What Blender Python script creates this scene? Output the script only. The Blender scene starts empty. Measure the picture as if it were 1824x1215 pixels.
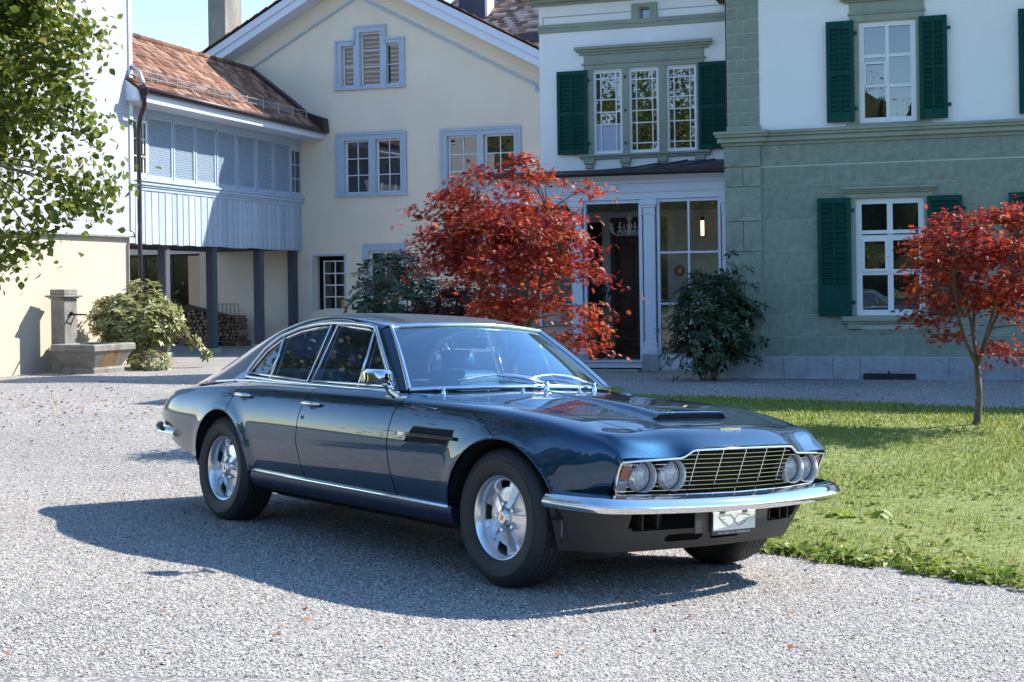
import bpy, bmesh, math, random
import numpy as np
from mathutils import Vector, Matrix

random.seed(7)
RNG = np.random.default_rng(11)
PI = math.pi
SC = bpy.context.scene
COL = SC.collection

# ------------------------------------------------------------------ camera
cam_data = bpy.data.cameras.new('camera')
cam_data.sensor_width = 36.0
cam_data.lens = 2545.0 / 1824.0 * 36.0
cam_data.shift_x = 0.00075
cam_data.shift_y = -0.0551
cam_data.clip_start = 0.05
cam_data.clip_end = 1500.0
cam = bpy.data.objects.new('camera', cam_data)
COL.objects.link(cam)
cam.matrix_world = Matrix.Translation((0, 0, 1.534)) @ Matrix.Rotation(PI / 2, 4, 'X') @ Matrix.Rotation(-0.0137, 4, 'Z')
SC.camera = cam

# ------------------------------------------------------------------ daylight
SUN_TRAVEL = Vector((-1.11, -0.45, -1.0)).normalized()
to_sun = -SUN_TRAVEL
elev = math.asin(to_sun.z)
azim = math.atan2(to_sun.x, to_sun.y)
world = bpy.data.worlds.new('World')
SC.world = world
world.use_nodes = True
wn = world.node_tree
for n in list(wn.nodes):
    wn.nodes.remove(n)
w_out = wn.nodes.new('ShaderNodeOutputWorld')
w_bg = wn.nodes.new('ShaderNodeBackground')
w_sky = wn.nodes.new('ShaderNodeTexSky')
w_sky.sky_type = 'NISHITA'
w_sky.sun_disc = False
w_sky.sun_elevation = elev
w_sky.sun_rotation = azim
w_sky.altitude = 500
w_sky.air_density = 1.0
w_sky.dust_density = 0.1
w_sky.ozone_density = 2.2
w_bg.inputs['Strength'].default_value = 0.15
w_hs = wn.nodes.new('ShaderNodeHueSaturation')
w_hs.inputs['Saturation'].default_value = 1.12
wn.links.new(w_sky.outputs[0], w_hs.inputs['Color'])
wn.links.new(w_hs.outputs[0], w_bg.inputs['Color'])
wn.links.new(w_bg.outputs[0], w_out.inputs['Surface'])
sun_d = bpy.data.lights.new('sun', 'SUN')
sun_d.energy = 4.0
sun_d.angle = math.radians(0.53)
sun_d.color = (1.0, 0.95, 0.88)
sun = bpy.data.objects.new('sun', sun_d)
COL.objects.link(sun)
sun.rotation_mode = 'QUATERNION'
sun.rotation_quaternion = SUN_TRAVEL.to_track_quat('-Z', 'Y')
sun.location = (20, 10, 20)
SC.view_settings.view_transform = 'Standard'
SC.view_settings.look = 'None'
SC.view_settings.gamma = 1.0
SC.view_settings.use_curve_mapping = False
SC.view_settings.exposure = 1.3
SC.cycles.max_bounces = 8
SC.cycles.diffuse_bounces = 3
SC.cycles.glossy_bounces = 4
SC.cycles.transparent_max_bounces = 12
SC.cycles.caustics_reflective = False
SC.cycles.caustics_refractive = False
SC.cycles.sample_clamp_indirect = 8.0

# ------------------------------------------------------------------ frames of reference
YAW = 0.316                                   # every house front is turned by this angle
CU = np.array([math.cos(YAW), -math.sin(YAW)])
CN = np.array([math.sin(YAW), math.cos(YAW)])


def W(u, n, z=0.0):
    """house frame (u along the fronts, n away from us) -> world"""
    return Vector((u * CU[0] + n * CN[0], u * CU[1] + n * CN[1], z))


c_yaw, c_o, c_pit, c_rol = 0.6788, np.array([0.5660, 7.5602, -0.0046]), 0.0068, -0.0541
_F0 = np.array([math.sin(c_yaw), -math.cos(c_yaw), 0]); _L0 = np.array([math.cos(c_yaw), math.sin(c_yaw), 0]); _Z = np.array([0, 0, 1.0])
CF = _F0 * math.cos(c_pit) + _Z * math.sin(c_pit)
_Z1 = -_F0 * math.sin(c_pit) + _Z * math.cos(c_pit)
CL = _L0 * math.cos(c_rol) + _Z1 * math.sin(c_rol)
CZ = -_L0 * math.sin(c_rol) + _Z1 * math.cos(c_rol)
CAR_M = Matrix(((CF[0], CL[0], CZ[0], c_o[0]), (CF[1], CL[1], CZ[1], c_o[1]), (CF[2], CL[2], CZ[2], c_o[2]), (0, 0, 0, 1)))


def ground_z(x, y):
    """height of the drive: it falls gently across the car and is level at the houses"""
    x = np.asarray(x, float); y = np.asarray(y, float)
    p = c_o[2] - (CZ[0] * (x - c_o[0]) + CZ[1] * (y - c_o[1])) / CZ[2]
    d = np.hypot(x - c_o[0], y - c_o[1])
    p = np.where(np.abs(p) < 0.1, p, np.sign(p) * (0.1 + 0.08 * np.tanh((np.abs(p) - 0.1) / 0.08)))
    t = np.clip((y - 9.5) / 5.5, 0, 1); w = 1 - t * t * (3 - 2 * t)
    return p * w


# ------------------------------------------------------------------ objects and properties
def tag(o, label=None, cat=None, group=None, kind=None):
    if label: o['label'] = label
    if cat: o['category'] = cat
    if group: o['group'] = group
    if kind: o['kind'] = kind
    return o


def empty(name, loc=(0, 0, 0), rotz=0.0):
    o = bpy.data.objects.new(name, None)
    o.empty_display_size = 0.2
    COL.objects.link(o)
    o.location = loc
    o.rotation_euler = (0, 0, rotz)
    return o


def link_mesh(name, me, parent=None, loc=None):
    o = bpy.data.objects.new(name, me)
    COL.objects.link(o)
    if parent is not None:
        o.parent = parent
    if loc is not None:
        o.location = loc
    return o


def copy_tree(o, parent=None):
    c = o.copy()
    COL.objects.link(c)
    if parent is not None:
        c.parent = parent
    for ch in list(o.children):
        copy_tree(ch, c)
    return c


class MB:
    """collects simple shapes; build() links them as one mesh object"""

    def __init__(self, org=(0, 0, 0)):
        self.v = []; self.f = []; self.org = org

    def quad(self, *pts):
        i = len(self.v); self.v += [tuple(p) for p in pts]; self.f.append(tuple(range(i, i + len(pts)))); return self

    def box(self, x0, x1, y0, y1, z0, z1):
        i = len(self.v)
        self.v += [(x0, y0, z0), (x1, y0, z0), (x1, y1, z0), (x0, y1, z0), (x0, y0, z1), (x1, y0, z1), (x1, y1, z1), (x0, y1, z1)]
        for q in ((3, 2, 1, 0), (4, 5, 6, 7), (0, 1, 5, 4), (1, 2, 6, 5), (2, 3, 7, 6), (3, 0, 4, 7)):
            self.f.append(tuple(i + k for k in q))
        return self

    def prism(self, poly, axis, a, b):
        """poly: 2-D points; axis 'x','y','z' is the extrusion axis from a to b"""
        i = len(self.v); m = len(poly)
        def P(p, t):
            return {'x': (t, p[0], p[1]), 'y': (p[0], t, p[1]), 'z': (p[0], p[1], t)}[axis]
        self.v += [P(p, a) for p in poly] + [P(p, b) for p in poly]
        self.f.append(tuple(range(i + m - 1, i - 1, -1))); self.f.append(tuple(range(i + m, i + 2 * m)))
        for k in range(m):
            j = (k + 1) % m
            self.f.append((i + k, i + j, i + m + j, i + m + k))
        return self

    def tube(self, path, r, seg=8, caps=True, flat=None):
        """round (or flattened) bar along a path; r may be a list"""
        path = [Vector(p) for p in path]
        rs = r if isinstance(r, (list, tuple)) else [r] * len(path)
        i0 = len(self.v); up = Vector((0, 0, 1)); prev = None
        for k, p in enumerate(path):
            t = (path[min(k + 1, len(path) - 1)] - path[max(k - 1, 0)])
            if t.length < 1e-9: t = Vector((0, 0, 1))
            t.normalize()
            a = prev if prev is not None else (up if abs(t.z) < 0.9 else Vector((1, 0, 0)))
            a = (a - t * a.dot(t))
            if a.length < 1e-6: a = Vector((1, 0, 0)) - t * t.x
            a.normalize(); b = t.cross(a); prev = a
            ra, rb = (rs[k], rs[k]) if flat is None else (rs[k] * flat[0], rs[k] * flat[1])
            for s in range(seg):
                ang = 2 * PI * s / seg
                self.v.append(tuple(p + a * (math.cos(ang) * ra) + b * (math.sin(ang) * rb)))
        for k in range(len(path) - 1):
            for s in range(seg):
                s2 = (s + 1) % seg
                self.f.append((i0 + k * seg + s, i0 + k * seg + s2, i0 + (k + 1) * seg + s2, i0 + (k + 1) * seg + s))
        if caps:
            self.f.append(tuple(i0 + s for s in range(seg - 1, -1, -1)))
            e = i0 + (len(path) - 1) * seg
            self.f.append(tuple(e + s for s in range(seg)))
        return self

    def sweep(self, path, prof, closed=False, up=(0, 0, 1), side=None):
        """profile points (a,b) swept along a path: a along 'side', b along 'up-ish' """
        path = [Vector(p) for p in path]; m = len(path); k0 = len(self.v); q = len(prof)
        for k, p in enumerate(path):
            if closed: t = path[(k + 1) % m] - path[(k - 1) % m]
            else: t = path[min(k + 1, m - 1)] - path[max(k - 1, 0)]
            t.normalize()
            U_ = Vector(up[k]) if isinstance(up, list) else Vector(up)
            s = t.cross(U_); s.normalize(); b = s.cross(t)
            for (a_, b_) in prof:
                self.v.append(tuple(p + s * a_ + b * b_))
        rng = m if closed else m - 1
        for k in range(rng):
            k2 = (k + 1) % m
            for j in range(q):
                j2 = (j + 1) % q
                self.f.append((k0 + k * q + j, k0 + k2 * q + j, k0 + k2 * q + j2, k0 + k * q + j2))
        if not closed:
            self.f.append(tuple(k0 + j for j in range(q))); self.f.append(tuple(k0 + (m - 1) * q + j for j in range(q - 1, -1, -1)))
        return self

    def lathe(self, prof, seg=32, axis='z', center=(0, 0, 0), close=False):
        """prof: (radius, height) points"""
        i0 = len(self.v); m = len(prof); cx, cy, cz = center
        for s in range(seg):
            a = 2 * PI * s / seg; c, d = math.cos(a), math.sin(a)
            for (r, h) in prof:
                if axis == 'z': self.v.append((cx + r * c, cy + r * d, cz + h))
                elif axis == 'y': self.v.append((cx + r * c, cy + h, cz + r * d))
                else: self.v.append((cx + h, cy + r * c, cz + r * d))
        for s in range(seg):
            s2 = (s + 1) % seg
            for k in range(m if close else m - 1):
                k2 = (k + 1) % m
                self.f.append((i0 + s * m + k, i0 + s2 * m + k, i0 + s2 * m + k2, i0 + s * m + k2))
        return self

    def grid(self, P):
        """P: array (a,b,3)"""
        a, b = P.shape[:2]; i0 = len(self.v)
        self.v += [tuple(p) for p in P.reshape(-1, 3)]
        for i in range(a - 1):
            for j in range(b - 1):
                self.f.append((i0 + i * b + j, i0 + (i + 1) * b + j, i0 + (i + 1) * b + j + 1, i0 + i * b + j + 1))
        return self

    def mesh(self, name, m, smooth=False, bevel=0.0, fix=True, bseg=1, auto=None):
        me = bpy.data.meshes.new(name)
        ox, oy, oz = self.org
        me.from_pydata([(x - ox, y - oy, z - oz) for x, y, z in self.v], [], self.f)
        if fix or bevel:
            bm = bmesh.new(); bm.from_mesh(me)
            if fix: bmesh.ops.recalc_face_normals(bm, faces=bm.faces)
            if bevel:
                bmesh.ops.bevel(bm, geom=[e for e in bm.edges if len(e.link_faces) == 2 and e.calc_face_angle(0) > 0.5], offset=bevel, segments=bseg, affect='EDGES', profile=0.5)
            bm.to_mesh(me); bm.free()
        if m is not None: me.materials.append(m)
        if smooth or auto:
            me.polygons.foreach_set('use_smooth', [True] * len(me.polygons))
            if auto:
                try: me.set_sharp_from_angle(angle=math.radians(auto))
                except Exception: pass
        me.update()
        return me

    def build(self, name, m, parent=None, **kw):
        return link_mesh(name, self.mesh(name, m, **kw), parent)


def np_mesh(name, V, F, m, tone=None, smooth=False, parent=None):
    """fast mesh from arrays; F is (k,3) or (k,4); tone: per-vertex value for colour variation"""
    V = np.asarray(V, np.float32); F = np.asarray(F, np.int32)
    me = bpy.data.meshes.new(name)
    me.vertices.add(len(V)); me.vertices.foreach_set('co', V.ravel())
    k = F.shape[1]
    me.loops.add(F.size); me.loops.foreach_set('vertex_index', F.ravel())
    me.polygons.add(len(F))
    me.polygons.foreach_set('loop_start', np.arange(0, F.size, k, dtype=np.int32))
    me.polygons.foreach_set('loop_total', np.full(len(F), k, np.int32))
    if smooth: me.polygons.foreach_set('use_smooth', np.ones(len(F), bool))
    if tone is not None:
        at = me.attributes.new('tone', 'FLOAT', 'POINT'); at.data.foreach_set('value', np.asarray(tone, np.float32))
    me.update(calc_edges=True)
    me.validate()
    if m is not None: me.materials.append(m)
    return link_mesh(name, me, parent)


# ------------------------------------------------------------------ materials
class NT:
    def __init__(self, name):
        self.m = bpy.data.materials.new(name); self.m.use_nodes = True
        self.t = self.m.node_tree
        for n in list(self.t.nodes): self.t.nodes.remove(n)
        self.out = self.t.nodes.new('ShaderNodeOutputMaterial')

    def n(self, typ, **kw):
        nd = self.t.nodes.new(typ)
        for k, v in kw.items():
            if k.startswith('i_'):
                nm = k[2:]; nm = int(nm) if nm.isdigit() else nm.replace('_', ' ')
                nd.inputs[nm].default_value = v
            else: setattr(nd, k, v)
        return nd

    def l(self, a, b): self.t.links.new(a, b)

    def ramp(self, src, stops):
        r = self.n('ShaderNodeValToRGB'); e = r.color_ramp.elements
        while len(e) < len(stops): e.new(0.5)
        for el, (p, c) in zip(e, stops): el.position = p; el.color = (*c, 1)
        self.l(src, r.inputs[0]); return r.outputs[0]

    def noise(self, scale, detail=4, rough=0.55, vec=None, dist=0.0):
        nd = self.n('ShaderNodeTexNoise'); nd.inputs['Scale'].default_value = scale; nd.inputs['Detail'].default_value = detail
        nd.inputs['Roughness'].default_value = rough; nd.inputs['Distortion'].default_value = dist
        if vec is None: vec = self.coord()
        self.l(vec, nd.inputs['Vector']); return nd.outputs[0]

    def coord(self, kind='Object', scale=None):
        tc = self.n('ShaderNodeTexCoord'); o = tc.outputs[kind]
        if scale is not None:
            mp = self.n('ShaderNodeMapping'); mp.inputs['Scale'].default_value = scale; self.l(o, mp.inputs[0]); o = mp.outputs[0]
        return o

    def mix(self, fac, a, b, mode='MIX'):
        m = self.n('ShaderNodeMix', data_type='RGBA', blend_type=mode)
        for sock, v in ((m.inputs[0], fac), (m.inputs[6], a), (m.inputs[7], b)):
            if isinstance(v, (int, float)): sock.default_value = v
            elif isinstance(v, tuple): sock.default_value = (*v, 1) if len(v) == 3 else v
            else: self.l(v, sock)
        return m.outputs[2]

    def bump(self, h, strength=0.3, dist=0.01, normal=None):
        b = self.n('ShaderNodeBump'); b.inputs['Strength'].default_value = strength; b.inputs['Distance'].default_value = dist
        self.l(h, b.inputs['Height'])
        if normal is not None: self.l(normal, b.inputs['Normal'])
        return b.outputs[0]

    def bsdf(self, col, rough=0.5, metal=0.0, normal=None, spec=0.5, **kw):
        p = self.n('ShaderNodeBsdfPrincipled')
        for key, v in (('Base Color', col), ('Roughness', rough), ('Metallic', metal), ('Specular IOR Level', spec)):
            if isinstance(v, tuple): p.inputs[key].default_value = (*v, 1)
            elif isinstance(v, (int, float)): p.inputs[key].default_value = v
            else: self.l(v, p.inputs[key])
        for k, v in kw.items(): p.inputs[k.replace('_', ' ')].default_value = v
        if normal is not None: self.l(normal, p.inputs['Normal'])
        return p

    def done(self, shader): self.l(shader.outputs[0], self.out.inputs['Surface']); return self.m


def lin(r, g, b):
    f = lambda c: (c / 255 / 12.92) if c / 255 <= 0.04045 else ((c / 255 + 0.055) / 1.055) ** 2.4
    return (f(r), f(g), f(b))


def simple(name, col, rough=0.5, metal=0.0, var=0.12, scale=3.0, bump=0.0, bscale=60, spec=0.5, stain=None, **kw):
    """base colour with soft irregular variation and fine relief"""
    t = NT(name)
    a = tuple(max(0, c * (1 - var)) for c in col); b = tuple(min(1, c * (1 + var)) for c in col)
    c = t.ramp(t.noise(scale, 6, 0.6), [(0.3, a), (0.7, b)])
    if stain is not None:
        c = t.mix(t.ramp(t.noise(scale * 0.7, 5, 0.65, vec=t.coord('Object', (1.0, 1.0, 0.35))), [(0.52, (0, 0, 0)), (0.75, (1, 1, 1))]), c, stain)
    nrm = t.bump(t.noise(bscale, 5, 0.65), bump, 0.01) if bump else None
    return t.done(t.bsdf(c, rough, metal, nrm, spec, **kw))


def per_piece(name, stops, rough=0.7, bump=0.3, bscale=40, dark=None, **kw):
    """every object that shares it takes its own tone (Object Info random)"""
    t = NT(name); oi = t.n('ShaderNodeObjectInfo')
    c = t.ramp(oi.outputs['Random'], stops)
    c = t.mix(t.ramp(t.noise(9, 6, 0.65), [(0.35, (0.72, 0.72, 0.72)), (0.7, (1, 1, 1))]), (0, 0, 0), c)
    c = t.mix(1.0, c, t.ramp(t.noise(6, 6, 0.7), [(0.3, (0.78, 0.78, 0.78)), (0.7, (1, 1, 1))]), 'MULTIPLY')
    nrm = t.bump(t.noise(bscale, 5, 0.6), bump, 0.01)
    return t.done(t.bsdf(c, rough, 0.0, nrm, **kw))


def leafy(name, stops, rough=0.45, trans=0.35, tcol=None, spec=0.4):
    """leaf material: tone per leaf, light passes through"""
    t = NT(name); at = t.n('ShaderNodeAttribute', attribute_name='tone')
    c = t.ramp(at.outputs['Fac'], stops)
    p = t.bsdf(c, rough, 0.0, None, spec)
    tr = t.n('ShaderNodeBsdfTranslucent')
    if tcol is None: t.l(c, tr.inputs[0])
    else: t.l(t.mix(1.0, c, tcol, 'MULTIPLY'), tr.inputs[0])
    mx = t.n('ShaderNodeMixShader'); mx.inputs[0].default_value = trans
    t.l(p.outputs[0], mx.inputs[1]); t.l(tr.outputs[0], mx.inputs[2])
    return t.done(mx)


def tone_mat(name, stops, rough=0.8, bump=0.0, spec=0.3):
    t = NT(name); at = t.n('ShaderNodeAttribute', attribute_name='tone')
    c = t.ramp(at.outputs['Fac'], stops)
    return t.done(t.bsdf(c, rough, 0.0, t.bump(t.noise(150, 3), bump, 0.005) if bump else None, spec))

# ================================================================== materials of the place
def gravel_material():
    t = NT('gravel'); co = t.coord('Object')
    v = t.n('ShaderNodeTexVoronoi', feature='F1'); v.inputs['Scale'].default_value = 62; t.l(co, v.inputs['Vector'])
    v2 = t.n('ShaderNodeTexVoronoi', feature='F1'); v2.inputs['Scale'].default_value = 118; t.l(co, v2.inputs['Vector'])
    sep = t.n('ShaderNodeSeparateColor'); t.l(v.outputs['Color'], sep.inputs[0])
    stone = t.ramp(sep.outputs[0], [(0.0, (0.20, 0.187, 0.170)), (0.35, (0.37, 0.347, 0.315)), (0.7, (0.48, 0.452, 0.408)), (1.0, (0.60, 0.565, 0.51))])
    stone = t.mix(t.ramp(v.outputs['Distance'], [(0.35, (0, 0, 0)), (0.75, (1, 1, 1))]), stone, (0.20, 0.19, 0.185))
    big = t.ramp(t.noise(0.35, 5, 0.6), [(0.3, (0.74, 0.735, 0.735)), (0.65, (1.02, 0.995, 0.965))])
    c = t.mix(1.0, stone, big, 'MULTIPLY')
    damp = t.ramp(t.noise(0.8, 6, 0.65, dist=0.6), [(0.6, (0, 0, 0)), (0.8, (1, 1, 1))])
    c = t.mix(t.mix(0.3, (0, 0, 0), damp), c, (0.25, 0.19, 0.14))
    n1 = t.bump(v.outputs['Distance'], -1.0, 0.02)
    n2 = t.bump(v2.outputs['Distance'], -0.7, 0.012, n1)
    return t.done(t.bsdf(c, 0.85, 0.0, n2, 0.25))


M = {}
M['gravel'] = gravel_material()
M['pebble'] = tone_mat('pebble', [(0.0, (0.12, 0.112, 0.102)), (0.3, (0.31, 0.291, 0.264)), (0.62, (0.45, 0.423, 0.382)), (0.9, (0.61, 0.575, 0.52)), (1.0, (0.46, 0.34, 0.25))], 0.75)
M['grass'] = leafy('grass', [(0.0, (0.09, 0.145, 0.014)), (0.5, (0.20, 0.275, 0.032)), (0.85, (0.33, 0.36, 0.075)), (1.0, (0.50, 0.42, 0.17))], 0.5, 0.42)
M['soil'] = simple('lawn_soil', (0.19, 0.215, 0.05), 0.9, var=0.4, scale=14, bump=0.8, bscale=90)
M['meadow'] = simple('meadow', (0.085, 0.13, 0.028), 0.9, var=0.3, scale=2.0, bump=0.6, bscale=30)
M['litter'] = leafy('leaf_litter', [(0.0, (0.16, 0.05, 0.02)), (0.5, (0.38, 0.14, 0.05)), (1.0, (0.50, 0.30, 0.12))], 0.6, 0.25)
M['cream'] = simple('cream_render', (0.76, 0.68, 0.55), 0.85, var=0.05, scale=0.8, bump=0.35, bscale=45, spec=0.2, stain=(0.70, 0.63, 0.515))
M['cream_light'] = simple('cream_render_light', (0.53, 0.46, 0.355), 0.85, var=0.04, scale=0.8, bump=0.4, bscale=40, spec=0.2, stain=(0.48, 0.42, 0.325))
M['white'] = simple('white_render', (0.90, 0.885, 0.85), 0.85, var=0.03, scale=0.9, bump=0.3, bscale=60, spec=0.2, stain=(0.83, 0.815, 0.78))
M['sandstone'] = simple('grey_green_sandstone', (0.315, 0.345, 0.27), 0.8, var=0.10, scale=2.2, bump=0.2, bscale=70, spec=0.25, stain=(0.26, 0.275, 0.205))
M['mortar'] = simple('mortar', (0.48, 0.52, 0.46), 0.9, var=0.1, scale=5)
M['limestone'] = None
M['white_paint'] = simple('white_paint', (0.80, 0.80, 0.79), 0.4, var=0.03, scale=6)
M['blue_paint'] = simple('grey_blue_paint', (0.38, 0.475, 0.58), 0.55, var=0.06, scale=5, bump=0.08, stain=(0.34, 0.40, 0.47))
M['lilac_paint'] = simple('pale_blue_paint', (0.62, 0.67, 0.76), 0.5, var=0.03, scale=4, bump=0.05)
M['green_paint'] = simple('bottle_green_paint', (0.0020, 0.060, 0.046), 0.6, var=0.2, scale=5, bump=0.1, spec=0.2)
M['copper'] = simple('dark_copper', (0.055, 0.042, 0.045), 0.42, 0.65, var=0.25, scale=4)
M['zinc'] = simple('zinc', (0.42, 0.44, 0.45), 0.4, 0.8, var=0.15, scale=6)
M['iron'] = simple('black_iron', (0.02, 0.02, 0.022), 0.5, 0.3)
M['lead_roof'] = simple('seamed_metal_roof', (0.05, 0.052, 0.075), 0.45, 0.35, var=0.25, scale=3, bump=0.1)
M['brown_metal'] = simple('brown_metal', (0.05, 0.025, 0.03), 0.45, 0.4, var=0.2)
M['concrete'] = simple('chimney_render', (0.27, 0.25, 0.21), 0.9, var=0.2, scale=1.5, bump=0.5, bscale=20, stain=(0.16, 0.145, 0.12))
M['dark'] = simple('unlit_black', (0.012, 0.012, 0.014), 0.8)  # near-black colour stands in for the darkness of unlit interiors
M['room'] = simple('room_wall', (0.78, 0.79, 0.82), 0.8)
M['wood_dark'] = simple('dark_walnut', (0.10, 0.042, 0.024), 0.4, var=0.35, scale=9, bump=0.15)
M['wood_post'] = None
M['frost'] = simple('frosted_pane', (0.42, 0.46, 0.56), 0.35, var=0.05)


def grain(name, stops, rough=0.75, axis=(9, 9, 0.6), bump=0.35, scale=6):
    t = NT(name); oi = t.n('ShaderNodeObjectInfo')
    base = t.ramp(oi.outputs['Random'], stops)
    n = t.noise(scale, 7, 0.65, vec=t.coord('Object', axis), dist=0.4)
    c = t.mix(1.0, base, t.ramp(n, [(0.3, (0.70, 0.70, 0.70)), (0.62, (1.03, 1.03, 1.03))]), 'MULTIPLY')
    return t.done(t.bsdf(c, rough, 0.0, t.bump(n, bump, 0.006), 0.25))


M['plank'] = grain('weathered_blue_board', [(0.0, (0.37, 0.44, 0.52)), (0.5, (0.43, 0.50, 0.58)), (1.0, (0.49, 0.56, 0.64))])
M['post'] = grain('old_blue_post', [(0.0, (0.075, 0.082, 0.10)), (1.0, (0.10, 0.11, 0.135))])
M['log'] = grain('cut_log', [(0.0, (0.16, 0.10, 0.06)), (0.5, (0.30, 0.20, 0.12)), (1.0, (0.42, 0.31, 0.2))], axis=(4, 4, 4))
M['bark'] = grain('stump_bark', [(0.0, (0.19, 0.145, 0.085)), (1.0, (0.25, 0.19, 0.11))], axis=(6, 6, 1))
M['tile'] = per_piece('clay_tile', [(0.0, (0.10, 0.055, 0.04)), (0.3, (0.20, 0.095, 0.06)), (0.7, (0.30, 0.15, 0.095)), (1.0, (0.42, 0.26, 0.18))], 0.85, 0.4, 60, spec=0.2)
M['tile_far'] = tone_mat('clay_tile_far', [(0.0, (0.12, 0.075, 0.06)), (0.5, (0.28, 0.17, 0.12)), (1.0, (0.55, 0.42, 0.34))], 0.85)
M['stone_block'] = per_piece('dressed_stone', [(0.0, (0.325, 0.372, 0.290)), (0.5, (0.345, 0.392, 0.305)), (1.0, (0.365, 0.412, 0.322))], 0.8, 0.15, 70, spec=0.25)
M['plinth_stone'] = per_piece('pale_limestone', [(0.0, (0.40, 0.42, 0.45)), (1.0, (0.50, 0.52, 0.55))], 0.75, 0.4, 26, spec=0.25)


def shingle_material():
    """small round-ended shingles, too fine to tell apart: relief only"""
    t = NT('white_shingle'); co = t.coord('Object', (1, 1, 1))
    w = t.n('ShaderNodeTexBrick'); w.inputs['Scale'].default_value = 1.0
    w.inputs['Brick Width'].default_value = 0.07; w.inputs['Row Height'].default_value = 0.075; w.inputs['Mortar Size'].default_value = 0.009
    w.inputs['Mortar Smooth'].default_value = 0.8; w.offset = 0.5
    sx = t.n('ShaderNodeSeparateXYZ'); t.l(co, sx.inputs[0]); cx = t.n('ShaderNodeCombineXYZ')
    t.l(sx.outputs[1], cx.inputs[0]); t.l(sx.outputs[2], cx.inputs[1]); t.l(cx.outputs[0], w.inputs['Vector'])
    w.inputs['Color1'].default_value = (0.54, 0.545, 0.55, 1); w.inputs['Color2'].default_value = (0.49, 0.495, 0.505, 1); w.inputs['Mortar'].default_value = (0.27, 0.285, 0.31, 1)
    nrm = t.bump(w.outputs['Fac'], -0.9, 0.02)
    return t.done(t.bsdf(w.outputs['Color'], 0.7, 0.0, nrm, 0.25))


M['shingle'] = shingle_material()


def glass_material(name, tint, body, rough=0.012, spec=1.0, wav=0.02):
    """window pane: mirrors the surroundings, dark room behind shows as the body colour"""
    t = NT(name)
    nrm = t.bump(t.noise(2.2, 2, 0.5), wav, 0.02)
    return t.done(t.bsdf(body, rough, 0.0, nrm, spec, IOR=1.75))


def clear_glass(name, tint, keep=0.86, rough=0.01, ior=1.5, haze_sheen=0.0, gtint=(1, 1, 1)):
    t = NT(name)
    tr = t.n('ShaderNodeBsdfTransparent'); tr.inputs[0].default_value = (*[c * keep for c in tint], 1)
    gl = t.n('ShaderNodeBsdfGlossy'); gl.inputs['Roughness'].default_value = rough; gl.inputs[0].default_value = (*gtint, 1)
    fr = t.n('ShaderNodeFresnel'); fr.inputs[0].default_value = ior
    mu = t.n('ShaderNodeMath', operation='MULTIPLY'); mu.inputs[1].default_value = 1.6; mu.use_clamp = True
    t.l(fr.outputs[0], mu.inputs[0])
    mx = t.n('ShaderNodeMixShader'); t.l(mu.outputs[0], mx.inputs[0]); t.l(tr.outputs[0], mx.inputs[1]); t.l(gl.outputs[0], mx.inputs[2])
    if haze_sheen:
        df = t.n('ShaderNodeBsdfDiffuse'); df.inputs[0].default_value = (0.75, 0.8, 0.85, 1)
        m2 = t.n('ShaderNodeMixShader'); m2.inputs[0].default_value = haze_sheen
        t.l(mx.outputs[0], m2.inputs[1]); t.l(df.outputs[0], m2.inputs[2]); mx = m2
    return t.done(mx)


M['pane'] = glass_material('window_pane', None, (0.012, 0.013, 0.012))
M['pane_clear'] = clear_glass('porch_pane', (0.9, 0.95, 0.93), 0.8, ior=1.7)

# ================================================================== ground
def ground_sheet():
    xs = np.unique(np.concatenate([np.linspace(-34, -12, 20), np.linspace(-12, 10, 90), np.linspace(10, 26, 14)]))
    ys = np.unique(np.concatenate([np.linspace(-9, 3, 14), np.linspace(3, 20, 100), np.linspace(20, 48, 28)]))
    X, Y = np.meshgrid(xs, ys, indexing='ij')
    Z = ground_z(X, Y) + 0.012 * np.sin(X * 1.7 + 1.3 * np.sin(Y * 0.9)) * np.sin(Y * 1.1 + 0.4)
    V = np.stack([X, Y, Z], -1).reshape(-1, 3); ny = len(ys)
    I = np.arange(len(xs) * ny).reshape(len(xs), ny)
    F = np.stack([I[:-1, :-1], I[1:, :-1], I[1:, 1:], I[:-1, 1:]], -1).reshape(-1, 4)
    o = np_mesh('gravel_drive', V, F, M['gravel'], smooth=True)
    tag(o, 'pale grey gravel drive in front of the houses', kind='structure')
    return o


ground_sheet()
gm = MB(); gm.quad((-420, -420, -0.35), (420, -420, -0.35), (420, 420, -0.35), (-420, 420, -0.35))
tag(gm.build('meadow', M['meadow'], fix=False), 'green meadow beyond the drive', kind='structure')
fm = MB()                                     # the meadow behind the viewer, on a level with the drive
fm.box(-90, 70, -110, -8.9, -0.4, 0.02)
tag(fm.build('meadow', M['meadow']), 'mown meadow on the far side of the drive', kind='structure')
for (nm, lab, x0, x1) in (('meadow', 'meadow strip to the left of the drive', -90, -33.9), ('meadow', 'meadow strip to the right of the lawn', 25.9, 70)):
    b_ = MB(); b_.box(x0, x1, -8.9, 48, -0.4, 0.015); tag(b_.build(nm, M['meadow']), lab, kind='structure')

# lawn: outline in the house frame
LAWN_FRONT = [(-5.0, 18.9), (-5.1, 15.5), (-4.7, 12.6), (-3.6, 10.3), (-2.3, 9.05), (-1.3, 8.48), (-1.0, 8.38), (-0.75, 8.26), (-0.44, 8.17), (-0.14, 8.02), (0.2, 7.80), (0.8, 7.45), (2.0, 7.0), (5.0, 6.4), (12.0, 6.0), (22.0, 6.0)]
LAWN_BACK = [(-5.0, 20.45), (-4.5, 18.88), (-2.0, 18.25), (-0.3, 17.63), (0.5, 17.6), (5.0, 17.5), (22.0, 17.5)]


def lawn_n(u, pts):
    return np.interp(u, [p[0] for p in pts], [p[1] for p in pts])


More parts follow.
